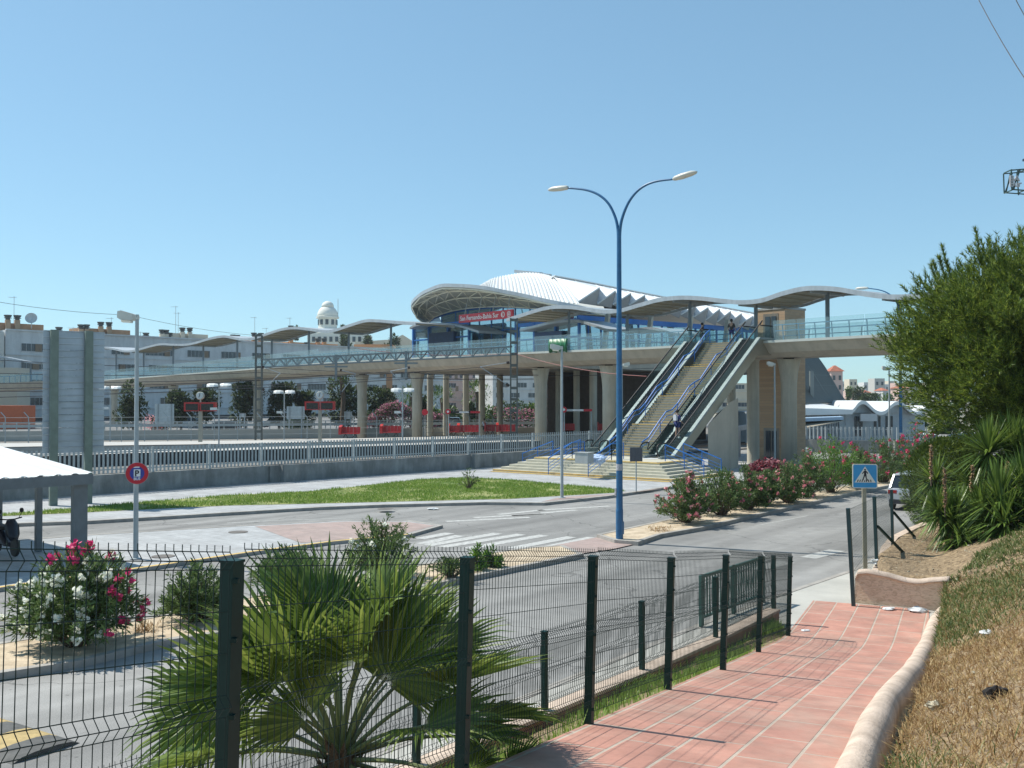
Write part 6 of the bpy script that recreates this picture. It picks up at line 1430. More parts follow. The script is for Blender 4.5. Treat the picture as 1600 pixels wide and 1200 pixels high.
def palm_far(lab,px,ty,by,D,seed,r=2.2):
    rr=random.Random(seed); b=P(px,by,D); b.z=0; tz=P(px,ty,D).z; t=thing('palm_tree',lab,'palm',b,group='palms beyond the tracks'); mb=MB(); mb.tube([b,Vector((b.x+.2,b.y,tz*.6)),Vector((b.x,b.y,tz))],[.35,.3,.28],7); mb.build('trunk',M_bark,t); mb=MB(); top=Vector((b.x,b.y,tz))
    for k in range(42):
        a=rr.uniform(0,6.28); el=R(rr.uniform(-35,80)); d=Vector((math.cos(a)*math.cos(el),math.sin(a)*math.cos(el),math.sin(el)))
        for j in range(12):
            u=.35+.65*j/12; p=top+d*r*u+up*(-.5*r*u*u*.5); leaf(mb,p,(d+rv(rr)*.9).normalized(),.7,.12)
    mb.build('crown',L_farb,t,recalc=False)
palm_far('fan palm with a bushy crown left of the thick bridge column',643,620,668,135,3)
palm_far('palm between the first two slim station columns',690,622,668,138,4)
palm_far('palm showing between the middle station columns',745,612,668,140,5)
palm_far('tall thin trunked palm before the left part of the white block',534,590,668,125,6,1.6)
for i,(px,ty,w_,D,m) in enumerate(((712,640,40,140,L_farb),(735,622,26,150,L_far),(765,636,40,145,L_farb),(800,632,50,150,L_far),(835,625,44,150,L_farb),(675,645,30,145,L_farb),(950,620,60,160,L_far),(1010,625,60,165,L_farb),(1080,618,50,160,L_far),(250,655,24,126,L_farb),(470,656,40,126,L_farb))):
    b=P(px,668,D); b.z=0; tz=P(px,ty,D).z; far_tree('tree' if w_>28 else 'shrub','green %s seen %s'%(('bushy tree','leafy shrub','bright green tree')[i%3],['low between the slim station columns','upright behind the second slim column','broad behind the fourth slim column','behind the tall lattice mast','left of the first dark station column','low beside the first thick bridge column','through the gap right of the station core','behind the foot of the left escalator','below the upper stair','low behind the billboard gap','low behind the second departure display'][i]),'tree',b,tz,w_/1550*D*.6,200+i,m=m,n=1500,ls=.55,trunk=.05)
# pink oleander hedge beyond the tracks
mb=MB(); fm=MB(); rr=random.Random(6)
for k in range(6500):
    px=rr.uniform(572,700) if rr.random()<.8 else rr.uniform(770,880); D=128+rr.uniform(-1.5,1.5); h=interp([(572,1.6),(600,3.4),(620,3.8),(650,2.6),(690,2.2),(770,3.2),(880,2.4)],px)*rr.random()**.5
    p=P(px,668,D); p.z=.3+h*1.05; (leaf(fm,p,rv(rr),.3,.24) if rr.random()<.45 else leaf(mb,p,rv(rr),.45,.15))
t=thing('oleander_hedge','long hedge of pink blossoming oleander beyond the tracks','hedge',P(640,668,128)); mb.build('foliage',L_far,t,recalc=False); fm.build('blossoms',L_hpink,t,recalc=False)
far_tree('flowering_bush','bush with reddish blossom between the billboard and the left display','shrub',Vector((P(242,664,122).x,122,.2)),3.0,1.6,77,m=L_pink,n=260,ls=.3,trunk=.05)
# ================================================================ BUILDINGS
def wallgrid(t,p0,p1,z0,z1,mw,rows,name='wall',th=.4,wm=None,floors=True):
    mb=MB(); d=(p1-p0); n=Vector((d.y,-d.x,0)).normalized()
    mb.prism([p0+up*z0,p1+up*z0,p1+up*z1,p0+up*z1],-n*th*20 if th>0 else -n*.4); return mb.build(name,mw,t),n
def block(name,label,cat,p0,p1,z1,depth,mw,floor_z,win,ledge=True,parapet=.5,seed=0,z0=0):
    t=thing(name,label,cat,Vector((p0.x,p0.y,z0))); d=(p1-p0); L_=d.length; x=d.normalized(); n=Vector((x.y,-x.x,0))
    if n.y>0: n=-n
    mb=MB(); mb.prism([p0+up*z0,p1+up*z0,p1+up*z1,p0+up*z1],-n*depth); mb.build('wall',mw,t)
    rr=random.Random(seed)
    for fz in floor_z:
        k=win['off']
        while k<L_-win['w']:
            w_=win['w']*rr.uniform(.7,1.3)
            if rr.random()<win.get('p',.9):
                a=p0+x*k; b=a+x*w_; mb=MB(); mf=MB()
                mb.prism([a+up*fz+n*.03,b+up*fz+n*.03,b+up*(fz+win['h'])+n*.03,a+up*(fz+win['h'])+n*.03],n*.04)
                q=int(w_/.9)
                for j in range(q+1): c=a.lerp(b,j/max(1,q)); mf.beam(c+up*fz+n*.09,c+up*(fz+win['h'])+n*.09,.09,.05,up=x)
                mf.beam(a+up*fz+n*.1,b+up*fz+n*.1,.1,.1); o=mb.build('window',M_glassd,t); mf.build('frame',mat('window_frame',(.5,.52,.53),.6,var=.1),o)
            k+=w_+win['gap']*rr.uniform(.6,1.4)
        if ledge: mb=MB(); mb.beam(p0+up*(fz-.75)+n*.15,p1+up*(fz-.75)+n*.15,.3,.14); mb.build('ledge',M_bwhite,t)
    return t,x,n
def xy(px,D): p=P(px,600,D); return Vector((p.x,p.y,0))
# long white block
p0=xy(8,195); p1=xy(700,288); 
lb,lx,ln_=block('apartment_block','very long white apartment block with bands of windows behind the street trees','building',p0,p1,18.2,14,M_bwhite,[3.3,6.9,10.5,14.1],dict(off=3,w=5.4,h=1.55,gap=3.4,p=.93),seed=3)
mb=MB(); mb.prism([p0+ln_*.05+up*0,p1+ln_*.05,p1+ln_*.05+up*.9,p0+ln_*.05+up*.9],ln_*.1); mb.build('dark_base',M_dark,lb)
mb=MB(); mb.beam(p0+ln_*.1+up*18.25,p1+ln_*.1+up*18.25,.5,.3); mb.build('parapet',M_bwhite,lb)
# brown shutters between windows
mb=MB(); rr=random.Random(8); L_=(p1-p0).length
for fz in (6.9,10.5,14.1):
    for k in range(14):
        mb=MB(); a=p0+lx*(6+k*9.2+rr.uniform(-1,1)); mb.prism([a+ln_*.16+up*fz,a+lx*1.3+ln_*.16+up*fz,a+lx*1.3+ln_*.16+up*(fz+1.5),a+ln_*.16+up*(fz+1.5)],ln_*.05); mb.build('shutter',mat('brown_shutter',(.20,.14,.09),.7,var=.2),lb)
# penthouses and chimneys along the roof
def onlb(px):
    d=ray(px,600); dd=Vector((d.x,d.y,0)); 
    # intersect plan ray with facade line
    A_=p0; v=p1-p0; den=dd.x*v.y-dd.y*v.x; k=(A_.x*v.y-A_.y*v.x)/den; return Vector((dd.x*k,dd.y*k,0))
def chimney(mb,mk,c,z0,z1,w_=.7):
    mb.box((c.x,c.y,(z0+z1)/2),(w_,w_,z1-z0),.6); mk.lathe((c.x,c.y,z1),[(w_*.45,0),(w_*.45,.25),(w_*.75,.3),(w_*.75,.42),(w_*.45,.5),(w_*.7,.62),(w_*.8,.95),(w_*.3,1.0)],10)
for (x0,x1,yt,m,chs) in ((0,76,503.5,M_bbrown,((19,491),(34,491.5),(99.5,510))),(133,212,512,M_bbrown,((134,506),(142.5,506),(165,502),(178,502.5))),(276,334,520,M_bcream,((236,519),(261,514),(267.5,514.5),(273,519),(293,511),(304.5,511.5))),(375,452,531,M_borange,((372.5,522),(379,522.5),(405,519),(416,519.5))),(459,537,534,M_borange,((463,508),(505,528),(515,528),(488,534)))):
    a=onlb(x0)-ln_*2.5; b=onlb(x1)-ln_*2.5; zt2=P(x0,yt,a.y).z
    mb=MB(); mb.prism([a+up*18.2,b+up*18.2,b+up*zt2,a+up*zt2],-ln_*5); mb.build('penthouse',m,lb)
    for cx_,cy_ in chs:
        mb=MB(); mk_=MB(); c=onlb(cx_)-ln_*2.3; chimney(mb,mk_,c,18.2,P(cx_,cy_,c.y).z-1.1,.95)
        ch_=mb.build('chimney',m if m!=M_bbrown else mat('chimney_tan',(.40,.27,.17),.85,var=.1),lb); mk_.build('chimney_cap',mat('chimney_cap',(.07,.08,.08),.7,var=.2),ch_)
# dish and antennas
c=onlb(55)-ln_*2; cz=P(55,498,c.y).z; t=thing('satellite_dish','white satellite dish on the brown penthouse at far left','satellite dish',Vector((c.x,c.y,cz-1))); mb=MB(); mb.lathe((c.x,c.y,cz),[(.1,-.2),(.6,-.1),(1.0,.15),(1.15,.35)],16,axis=(.3,-.9,.35),caps=False); mb.build('reflector',M_bwhite,t); mb=MB(); mb.tube([(c.x,c.y,cz-2),(c.x,c.y+.2,cz)],.08,6); mb.build('mount',M_steelmatt,t)
for i,(px,ty,D) in enumerate(((31,463,153),(124,511,165),(184,496,170),(285,478,185),(289,488,186),(230,518,178),(409,495,205),(464,496,215),(427,512,210))):
    c=onlb(px)-ln_*3; tz=P(px,ty,c.y).z; t=thing('antenna','thin rooftop aerial, %s from the left on the long white block'%ords[i],'antenna',c+up*18.2,group='rooftop aerials'); mb=MB(); mb.tube([c+up*18.2,c+up*tz],.05,4); mb.build('pole',M_steelmatt,t)
    mb=MB(); mb.beam(c+up*(tz-.2)-Vector((1.0,0,0)),c+up*(tz-.2)+Vector((.5,0,0)),.06,.06)
    for k in range(4): mb.beam(c+up*(tz-.2)+Vector((-1+k*.4,-.4,0)),c+up*(tz-.2)+Vector((-1+k*.4,.4,0)),.04,.04)
    mb.build('aerial_rods',M_steelmatt,t)
# left neighbour
a=xy(-140,185); b=xy(6,193); block('apartment_block','white apartment building at the left edge with cream gable','building',a,b,17.6,10,mat('render_offwhite',(.50,.50,.47),.85,var=.05),[4.9,8.8,12.8],dict(off=2,w=3,h=1.3,gap=2),seed=9)
a=xy(-60,140); b=xy(35,144); t=thing('orange_wall','plain orange red building wall at the left edge below the footbridge','wall',a); mb=MB(); mb.prism([a,b,b+up*3.6,a+up*3.6],Vector((0,4,0))); mb.build('wall_face',mat('orange_red_render',(.55,.13,.05),.8,var=.06),t)
a=xy(-70,183); b=xy(27,188); mb=MB(); mb.prism([a,b,b+up*10.5,a+up*10.5],Vector((0,5,0))); tag(mb.build('beige_wall',M_bcream),'plain beige wall behind the orange wall at far left','wall')
# pinkish stepped blocks seen between columns
for i,(x0,x1,D,h,m,lab) in enumerate(((690,770,300,13.5,M_bpink,'pinkish apartment block with white balcony bands behind the slim columns'),(770,850,290,12.0,M_bwhite,'white terraced apartment block right of the pinkish one'),(640,700,310,16,M_bwhite,'white block behind the first thick column'),(850,1000,320,12,M_bpink,'pale pink block behind the dark station core'),(1000,1170,330,10,M_bcream,'cream low block seen beneath the stair'))):
    block('apartment_block',lab,'building',xy(x0,D),xy(x1,D+8),h,12,m,[2,5,8] + ([11] if h>12.5 else []),dict(off=1,w=3.0,h=1.4,gap=2.4,p=.85),seed=20+i)
# observatory tower
D=430; c=P(512,520,D); t=thing('observatory_tower','white round observatory tower with a double dome rising over the canopy','tower',Vector((c.x,D,0))); k=D/1550
W_=mat('observatory_white',(.72,.72,.66),.8,var=.04,scale=.3); zz=lambda y:P(512,y,D).z
mb=MB(); mb.lathe((c.x,D,0),[(k*17,2),(k*17,zz(514)),(k*14.5,zz(513)),(k*14.5,zz(498)),(k*17.5,zz(497.5)),(k*17.8,zz(495)),(k*16,zz(494.5))],28); mb.build('drum',W_,t)
mb=MB(); mb.lathe((c.x,D,zz(495)),[(k*16.2,0),(k*16.0,k*4),(k*14.8,k*8),(k*12,k*12.5),(k*9,k*15),(k*7,k*16)],28); mb.build('dome',W_,t,smooth=True)
mb=MB(); mb.lathe((c.x,D,zz(480)),[(k*9.6,0),(k*9.3,k*3),(k*7.5,k*6.5),(k*4,k*8.8),(k*.5,k*9.6)],24); mb.build('upper_dome',W_,t,smooth=True)
for a in range(0,360,36):
    ang=R(a+6); r_=k*14.7; p=Vector((c.x+math.sin(ang)*r_,D-math.cos(ang)*r_,(zz(500)+zz(508))/2)); mb=MB(); mb.box(p,(1.3,.3,zz(500)-zz(508)),ang); mb.build('window',M_glassd,t)
mb=MB(); mb.tube([(c.x+k*16,D,zz(498)),(c.x+k*16,D,zz(467))],.12,4); mb.build('mast',M_steelmatt,t)
# low white building and trees on the rise
a=P(480,536,400); b=P(575,536,400); t=thing('white_house','low white house with terraces at the foot of the observatory','house',Vector((a.x,400,0))); mb=MB(); mb.prism([Vector((a.x,400,0)),Vector((b.x,400,0)),Vector((b.x,400,P(0,522,400).z)),Vector((a.x,400,P(0,520,400).z))],(0,12,0)); mb.build('wall',W_,t); 
for x in range(490,570,9): mb=MB(); q=P(x,530,399.8); mb.box(q,(1.2,.3,2)); mb.build('window',M_glassd,t)
a=P(555,532,350); b=P(640,532,350); t=thing('house','cream gabled house left of the blue lobby','house',Vector((a.x,350,0))); z_=P(0,530,350).z; mb=MB(); mb.prism([Vector((a.x,350,0)),Vector((b.x,350,0)),Vector((b.x,350,z_)),Vector((P(629,530,350).x,350,P(0,523,350).z)),Vector((P(615,530,350).x,350,z_)),Vector((a.x,350,z_-1))],(0,10,0)); mb.build('wall',M_bcream,t)
a=P(553,541,270); b=P(612,541,270); t=thing('terrace_house','low orange terrace house right of the orange chimneys','house',Vector((a.x,270,0))); mb=MB(); mb.prism([Vector((a.x,270,0)),Vector((b.x,270,0)),Vector((b.x,270,P(0,538,270).z)),Vector((a.x,270,P(0,538,270).z))],(0,10,0)); mb.build('wall',M_borange,t)
for i,(px,ty,by,D,w_,lab) in enumerate(((536,505,530,380,5,'slim dark cypress right of the observatory'),(538,520,545,300,20,'dark tree before the white house'),(612,524,545,300,22,'dark tree left of the cream gabled house'),(575,526,545,320,16,'palm like tree between the roofs'),(464,508,520,380,4,'small dark tree top above the wavy canopy'))):
    b=P(px,by,D); b.z=P(px,by+12,D).z; tz=P(px,ty,D).z-b.z; far_tree('tree',lab,'tree',b,tz,w_/1550*D*.55,300+i,n=500,ls=1.3,trunk=.02,m=L_far)
# ================================================================ RIGHT BACKGROUND
# big curved roof sheet coming down behind the lift tower
cu=[(1262,548),(1275,556),(1286,570),(1296,586),(1305,602),(1314,617),(1324,630)]; 
A_=[P(x,y,118) for x,y in cu]; Bq=[P(x-95+i*4,y-6+i*1.2,100) for i,(x,y) in enumerate(cu)]
t=thing('curved_roof','big dark curved roof sheet with ribs reaching down to the ground behind the lift tower','roof',Vector((A_[-1].x,A_[-1].y,0)))
a_=catmull(A_,5); b_q=catmull(Bq,5); M_cr=mat('curved_sheet',(.06,.065,.055),.6,var=.1,scale=1); mb=MB()
mb.loft([[a+up*.12,a,b,b+up*.12] for a,b in zip(a_,b_q)]); mb.build('sheet',M_cr,t)
mb=MB()
for i in range(0,len(a_),5): mb.beam(a_[i]-up*.15,b_q[i]-up*.15,.15,.25)
for f in (.0,.33,.66,1.0):
    pts=[a.lerp(b,f)-up*.12 for a,b in zip(a_,b_q)]
    for p,q in zip(pts,pts[1:]): mb.beam(p,q,.2 if f else .35,.2)
mb.build('ribs',mat('roof_ribs',(.20,.24,.24),.5,var=.05),t)
for px,y0,y1,D in ((1268,580,640,106),(1222,600,650,104),(1145,610,680,103)):
    a=P(px,y0,D); b=Vector((a.x,a.y,.1)); mb=MB(); mb.beam(b,a,.4,.4); mb.build('strut',mat('strut_grey',(.17,.20,.20),.6,var=.05),t)
# wavy white roofed building
D0=94; f0=P(1236,641,D0); f1=P(1332,641.5,D0+1); 
wb=thing('service_building','low grey building with a white wavy roof behind the palisade wall at right','building',Vector((f1.x,f1.y,0)))
wave=[(1332,640),(1336,636),(1341,629.5),(1347,626),(1353,627),(1360,633),(1368,640),(1376,643),(1384,641),(1391,634),(1398,628.5),(1405,627),(1412,630),(1420,637),(1430,643),(1440,641),(1450,634)]
wp_=catmull([P(x,y,D0+1+(x-1332)*.03) for x,y in wave],3)
mb=MB(); mb.loft([[p-up*.35,p,p+Vector((3,18,0)),p+Vector((3,18,-.35))] for p in wp_]); mb.build('wavy_roof',M_white,wb,smooth=False)
mb=MB(); e0=wp_[0]; l0_=f0+up*.25; mb.loft([[e0-up*.45,e0,e0+Vector((1,16,.7)),e0+Vector((1,16,.3))],[l0_-up*.75,l0_,l0_+Vector((1,16,.9)),l0_+Vector((1,16,.4))]]); mb.build('straight_roof',M_white,wb)
M_wbw=mat('service_wall',(.36,.40,.42),.7,var=.08); mb=MB(); g0_=Vector((wp_[0].x-1.0,wp_[0].y+.8,0)); g1_=Vector((wp_[-1].x,wp_[-1].y+.8,0)); mb.prism([g0_,g1_,g1_+up*3.3,g0_+up*3.3],(2,14,0)); mb.build('wall',M_wbw,wb)
mb=MB(); hh=[p+Vector((0,.7,-.3)) for p in wp_]
for p,q in zip(hh,hh[1:]): mb.prism([Vector((p.x,p.y,3.2)),Vector((q.x,q.y,3.2)),q,p],(0,.2,0))
mb.build('gable_infill',M_wbw,wb)
mb=MB(); s0=Vector((f0.x-4,f0.y+1,0)); s1=Vector((f1.x-.2,f1.y+1,0)); n=60
for i in range(n): a=s0.lerp(s1,i/n); b=s0.lerp(s1,(i+.55)/n); mb.prism([a+up*.3,b+up*.3,b+up*3.3,a+up*3.3],(0,.25,0))
mb.prism([s0+Vector((0,.2,0)),s1+Vector((0,.2,0)),s1+Vector((0,.2,3.3)),s0+Vector((0,.2,3.3))],(1,10,0)); mb.build('ribbed_wall',M_wbw,wb)
mb=MB()
for x,w_ in ((1342,5),(1350,7),(1377,4),(1385,3),(1398,3),(1407,4)): a=P(x,662,D0+1.6); mb=MB(); mb.box((a.x,lerp(g0_.y,g1_.y,(a.x-g0_.x)/(g1_.x-g0_.x)),1.9),(w_/1550*95,.2,1.9)); mb.build('window',M_glassd,wb)
mb=MB(); a=P(1352,655,D0+1); mb.box((a.x+.6,g0_.y+.05,2.75),(1.6,.3,.7)); mb.build('pale_panel',M_bwhite,wb)
# low flat canopy in front
lc=thing('low_canopy','low pale blue canopy beam tapering to the right before the service building','canopy',P(1240,665,88)); a=P(1232,660,86); b=P(1318,656,90); mb=MB(); mb.prism([a,b,b+up*.28,a+up*.32],(1,4,0)); mb.build('beam',mat('canopy_pale_blue',(.30,.42,.55),.5,var=.05),lc)
mb=MB(); c=P(1236,673,84); mb.prism([c,b-up*.05,a+Vector((0,3,-.02))+up*-.05],(0,.2,0)); mb.prism([c,c+Vector((1.5,5,0)),b+Vector((1,4,-.05)),b-up*.05],up*-.06); mb.build('soffit',M_under,lc)
c=P(1249,700,86); mb=MB(); mb.tube([(c.x,c.y,0),(c.x,c.y,P(0,668,86).z)],.13,8); mb.build('post',M_steelmatt,lc)
# concrete wall and palisade at right
RWp=[G(1244,704,.1),G(1298,705.5,.1),G(1398,707,.1),G(1402,708,.1),G(1452,705,.1)]; RWp=[Vector((p.x,p.y,0)) for p in RWp]
t=thing('railway_wall','low grey concrete wall at right beneath a palisade fence, beyond the parked white car','wall',RWp[1]); 
for i,(p,q) in enumerate(zip(RWp,RWp[1:])):
    mb=MB(); mb.beam(p+up*.5,q+up*.5,.35,1.15 if i!=2 else 1.2); mb.build('wall_panel',M_concwall,t)
pf2=thing('palisade_fence','grey palisade fence on the low wall before the white wavy roofed building','fence',RWp[0]+up*1.1)
for p,q in ((RWp[0],RWp[1]),(RWp[1],RWp[2]),(RWp[3],RWp[4])):
    d=(q-p); L_=d.length; d.normalize(); nv=Vector((d.y,-d.x,0)); palisade(pf2,lambda k,o,p=p,d=d,nv=nv: p+d*k+nv*o,0,L_,1.08,2.2,sp=.33,wd=.16)
# portal frame between pier and tower
t=thing('portal_shelter','small white flat topped frame between the columns under the bridge','shelter',G(1153,714,.1)); mb=MB(); a=P(1128,674,78);b=P(1178,665,78); mb.beam(a,b,.6,.35); mb.build('top',M_bwhite,t); c=G(1153,714,.1); mb=MB(); mb.beam(c,Vector((c.x,c.y,P(0,672,c.y).z)),.35,.35); mb.build('post',M_bwhite,t)
# pink tower house and far town
def house(name,lab,x0,x1,yt,D,m,roof=False,win=3,by=640,dep=8,hz=None):
    a=P(x0,by,D);b=P(x1,by,D); zt2=P(x0,yt,D).z; t=thing(name,lab,'house',Vector((a.x,D,0))); mb=MB(); mb.prism([Vector((a.x,D,0)),Vector((b.x,D,0)),Vector((b.x,D,zt2)),Vector((a.x,D,zt2))],(0,dep,0)); mb.build('wall',m,t)
    n=win; rows=max(1,int((zt2-3)/3.2))
    for r_ in range(rows):
        for k in range(n): mb=MB(); mb.box((lerp(a.x,b.x,(k+.5)/n),D-.05,zt2-2.2-r_*3.2),((b.x-a.x)/n*.4,.2,1.5)); mb.build('window',M_glassd,t)
    if roof: mb=MB(); z=zt2; e=(b.x-a.x)*.15; mb.loft([[Vector((a.x-e,D-e,z)),Vector((b.x+e,D-e,z)),Vector((b.x+e,D+dep+e,z)),Vector((a.x-e,D+dep+e,z))],[Vector((lerp(a.x,b.x,.45),D+dep*.4,z+roof)),Vector((lerp(a.x,b.x,.55),D+dep*.4,z+roof)),Vector((lerp(a.x,b.x,.55),D+dep*.6,z+roof)),Vector((lerp(a.x,b.x,.45),D+dep*.6,z+roof))]]); mb.build('roof',M_roofred,t)
    return t
house('tower_house','pink tower house with a red hipped roof beyond the curved roof sheet',1299,1317,580,330,M_bpink,2.0,2,dep=5)
rr=random.Random(44)
cols=[M_bwhite,M_bcream,M_bpink,M_bwhite,mat('render_grey',(.42,.42,.40),.85,var=.06)]
adj=['white','cream','pink','pale','grey']; 
xs0=1316; i=0
while xs0<1500:
    w_=rr.uniform(9,20); ci=i%5; yt=rr.uniform(590,601); D=rr.uniform(420,560)
    house('town_house','small far %s house, %s from the left in the hazy town beyond the bridge'%(adj[ci],(ords+['eleventh','twelfth','thirteenth','fourteenth','fifteenth','sixteenth'])[i]),xs0,xs0+w_,yt,D,cols[ci],0,rr.randint(2,4)); 
    xs0+=w_*rr.uniform(.75,1.0); i+=1
i0=0
xs0=1330
for i in range(9):
    w_=rr.uniform(8,15); house('town_house','lower far %s house, %s from the left in the nearer row of the town'%(adj[(i+2)%5],ords[i]),xs0,xs0+w_,rr.uniform(606,616),rr.uniform(330,380),cols[(i+2)%5],1.0 if i%2 else 0,2); xs0+=w_*1.25
for i,(px,ty,w_,D) in enumerate(((1342,605,22,300),(1325,600,12,310),(1360,612,26,290),(1385,618,26,280),(1410,612,30,280),(1440,615,30,270),(1350,618,18,250),(1480,640,60,130),(1540,640,70,130),(1600,640,70,130),(1430,650,30,120))):
    b=P(px,640,D); b.z=0; tz=P(px,ty,D).z; far_tree('tree',['rounded green tree','thin dark tree','low green tree'][i%3]+' in the far town, %s counted from the pink tower house'%(ords+['eleventh'])[i],'tree',b,tz,w_/1550*D*.55,400+i,n=600,ls=1.0,trunk=.1,m=L_farb if i%2 else L_far)
# ================================================================ CARS
def make_car(label,loc,rz,paint,L_=4.1,W_=1.72,Hh=1.42,hatch=True,group=None,name='parked_car'):
    t=thing(name,label,'car',(0,0,0),0,group)
    def sect(x,z0,zb,zr,wb,wr,n=1):   # closed ring at station x: lower width wb, shoulder zb, roof zr with width wr
        h=wb/2; r_=wr/2
        return [Vector((x,-h*.93,z0)),Vector((x,-h,z0+.16)),Vector((x,-h,zb-.12)),Vector((x,-h*.95,zb)),Vector((x,-r_,zr-.04)),Vector((x,-r_*.8,zr)),Vector((x,r_*.8,zr)),Vector((x,r_,zr-.04)),Vector((x,h*.95,zb)),Vector((x,h,zb-.12)),Vector((x,h,z0+.16)),Vector((x,h*.93,z0))]
    l=L_/2; zs=.24; sh=.88
    st=[(-l,.34,.72,.74,W_*.78,W_*.7),(-l+.06,.28,.86,.88,W_*.9,W_*.8),(-l+.16,zs,sh+.02,sh+.04,W_*.97,W_*.84),(-l+.3 if hatch else -l+.75,zs,sh+.03,sh+.06,W_,W_*.84)]
    body=MB(); body.loft([sect(*s_) for s_ in [(-l,.36,.70,.72,W_*.80,W_*.7),(-l+.05,.28,.84,.86,W_*.92,W_*.8),(-l+.2,zs,.90,.93,W_*.98,W_*.86),(-.3,zs,.90,.92,W_,W_*.88),(.7,zs,.88,.91,W_,W_*.88),(l-.9,zs,.84,.90,W_*.99,W_*.8),(l-.25,zs,.72,.78,W_*.95,W_*.74),(l-.04,.3,.6,.62,W_*.85,W_*.6),(l,.36,.5,.52,W_*.75,W_*.5)]]); 
    body.build('body',paint,t,smooth=False)
    gh=MB(); r0=-l+.12 if hatch else -l+.75
    def gs(x,z,w_): return [Vector((x,-w_/2,.88)),Vector((x,-w_/2*(1-.16*(z-.88)/.5),z)),Vector((x,w_/2*(1-.16*(z-.88)/.5),z)),Vector((x,w_/2,.88))]
    gh.loft([gs(r0,.9,W_*.84),gs(r0+.35,Hh-.06,W_*.86),gs(r0+.7,Hh-.02,W_*.86),(gs(.2,Hh-.02,W_*.86)),gs(.45,Hh-.05,W_*.86),gs(1.15,.9,W_*.84)]); g_=gh.build('windows',mat('car_glass',(.02,.03,.04),.05,var=0),t)
    rf=MB(); rf.loft([[Vector((x,-w_/2,z)),Vector((x,-w_/2*.7,z+.045)),Vector((x,w_/2*.7,z+.045)),Vector((x,w_/2,z))] for x,w_,z in ((r0+.3,W_*.70,Hh-.08),(r0+.6,W_*.74,Hh-.02),(.2,W_*.74,Hh-.02),(.5,W_*.70,Hh-.08))]); rf.build('roof',paint,t)
    pl_=MB()
    for s_ in (-1,1):
        pl_.beam((r0+.02,s_*W_*.415,.9),(r0+.36,s_*W_*.365,Hh-.05),.07,.05); pl_.beam((1.14,s_*W_*.415,.9),(.45,s_*W_*.365,Hh-.05),.06,.05); pl_.beam((-.1,s_*W_*.425,.9),(-.1,s_*W_*.365,Hh-.04),.06,.03)
    pl_.build('pillars',paint,t)
    for x in (-l+.72,l-.78):
        for s_ in (-1,1):
            mb=MB(); mb.lathe((x,s_*(W_/2-.11)-.1,.31),[(.2,0),(.3,.01),(.31,.05),(.31,.15),(.3,.19),(.2,.2)],18,axis=(0,1,0)); w_=mb.build('wheel',M_black,t)
            mb=MB(); mb.lathe((x,s_*(W_/2-.01)-.012,.31),[(.05,0),(.2,.005),(.2,.02),(.05,.024)],14,axis=(0,1,0)); mb.build('rim',M_steel,w_)
    for s_ in (-1,1):
        mb=MB(); mb.box((-l+.07,s_*W_*.35,.74),(.14,.34,.15)); mb.build('tail_light',mat('tail_light_red',(.35,.01,.01),.2,var=0),t)
        mb=MB(); mb.box((l-.12,s_*W_*.33,.63),(.2,.3,.12)); mb.build('headlight',M_lens,t)
        mb=MB(); mb.box((.72,s_*(W_/2+.07),.93),(.1,.18,.12)); mb.build('mirror',paint,t)
    for x_,z_ in ((-l+.02,.66),(l-.02,.45)): mb=MB(); mb.box((x_,0,z_),(.06,.5,.11)); mb.build('number_plate',M_letter,t)
    for x_,w_ in ((-l+.03,.84),(l-.03,.8)): mb=MB(); mb.box((x_,0,.36),(.1,W_*w_,.17)); mb.build('bumper',mat('bumper_dark',(.03,.03,.035),.5,var=0),t)
    t.location=loc; t.rotation_euler=(0,0,rz); return t
def paint(nm,c): return mat(nm,c,.22,metal=.45,var=.02,spec=.6)
P_sil=paint('paint_silver',(.52,.54,.57)); P_wht=mat('paint_white',(.66,.67,.66),.3,var=.02); P_blu=paint('paint_blue_grey',(.04,.08,.14)); P_dk=paint('paint_dark',(.02,.025,.03)); P_lb=paint('paint_pale_blue',(.35,.45,.52)); P_redc=paint('paint_dark_red',(.18,.015,.02))
make_car('silver hatchback seen from behind, half hidden by the clipped hedge',Vector((17.05,41.6,.01)),math.atan2(.83,.56),P_sil,4.0,1.76,1.46)
make_car('white car with its nose showing right of the bridge column',Vector((20.9,76.2,.01)),0,P_wht,3.9,1.7,1.38)
make_car('white car facing the camera below the pine tree',Vector((P(1462,703,86).x,87.5,.0)),R(-98),P_wht,4.1,1.72,1.45)
make_car('dark blue grey car parked right of the white car below the pine',Vector((P(1498,703,88).x,88,.0)),R(-140),P_blu,4.3,1.74,1.4)
make_car('white car mostly hidden behind the tall yucca',Vector((P(1532,703,92).x,92,.0)),R(-140),P_wht,4.2,1.74,1.4)
make_car('dark red car glimpsed behind the oleanders left of the crossing sign',Vector((P(1318,772,60).x,59,.01)),math.atan2(.83,.56),P_redc,4.0,1.7,1.4) if False else None
make_car('dark grey car driving on the far road behind the parapet, left of the left mast',Vector((P(345,670,124).x,124,.3)),R(175),P_dk,4.4,1.75,1.5)
make_car('pale blue car on the far road behind the slim station columns',Vector((P(700,664,135).x,135,.55)),R(180),P_lb,4.0,1.75,1.5)
make_car('pale car parked before the white block near the reddish bush',Vector((P(288,661,140).x,140,.5)),R(180),P_lb,4.2,1.75,1.5)
make_car('white car parked before the white block right of the left mast',Vector((P(430,661,142).x,142,.5)),R(180),P_wht,4.2,1.75,1.5)
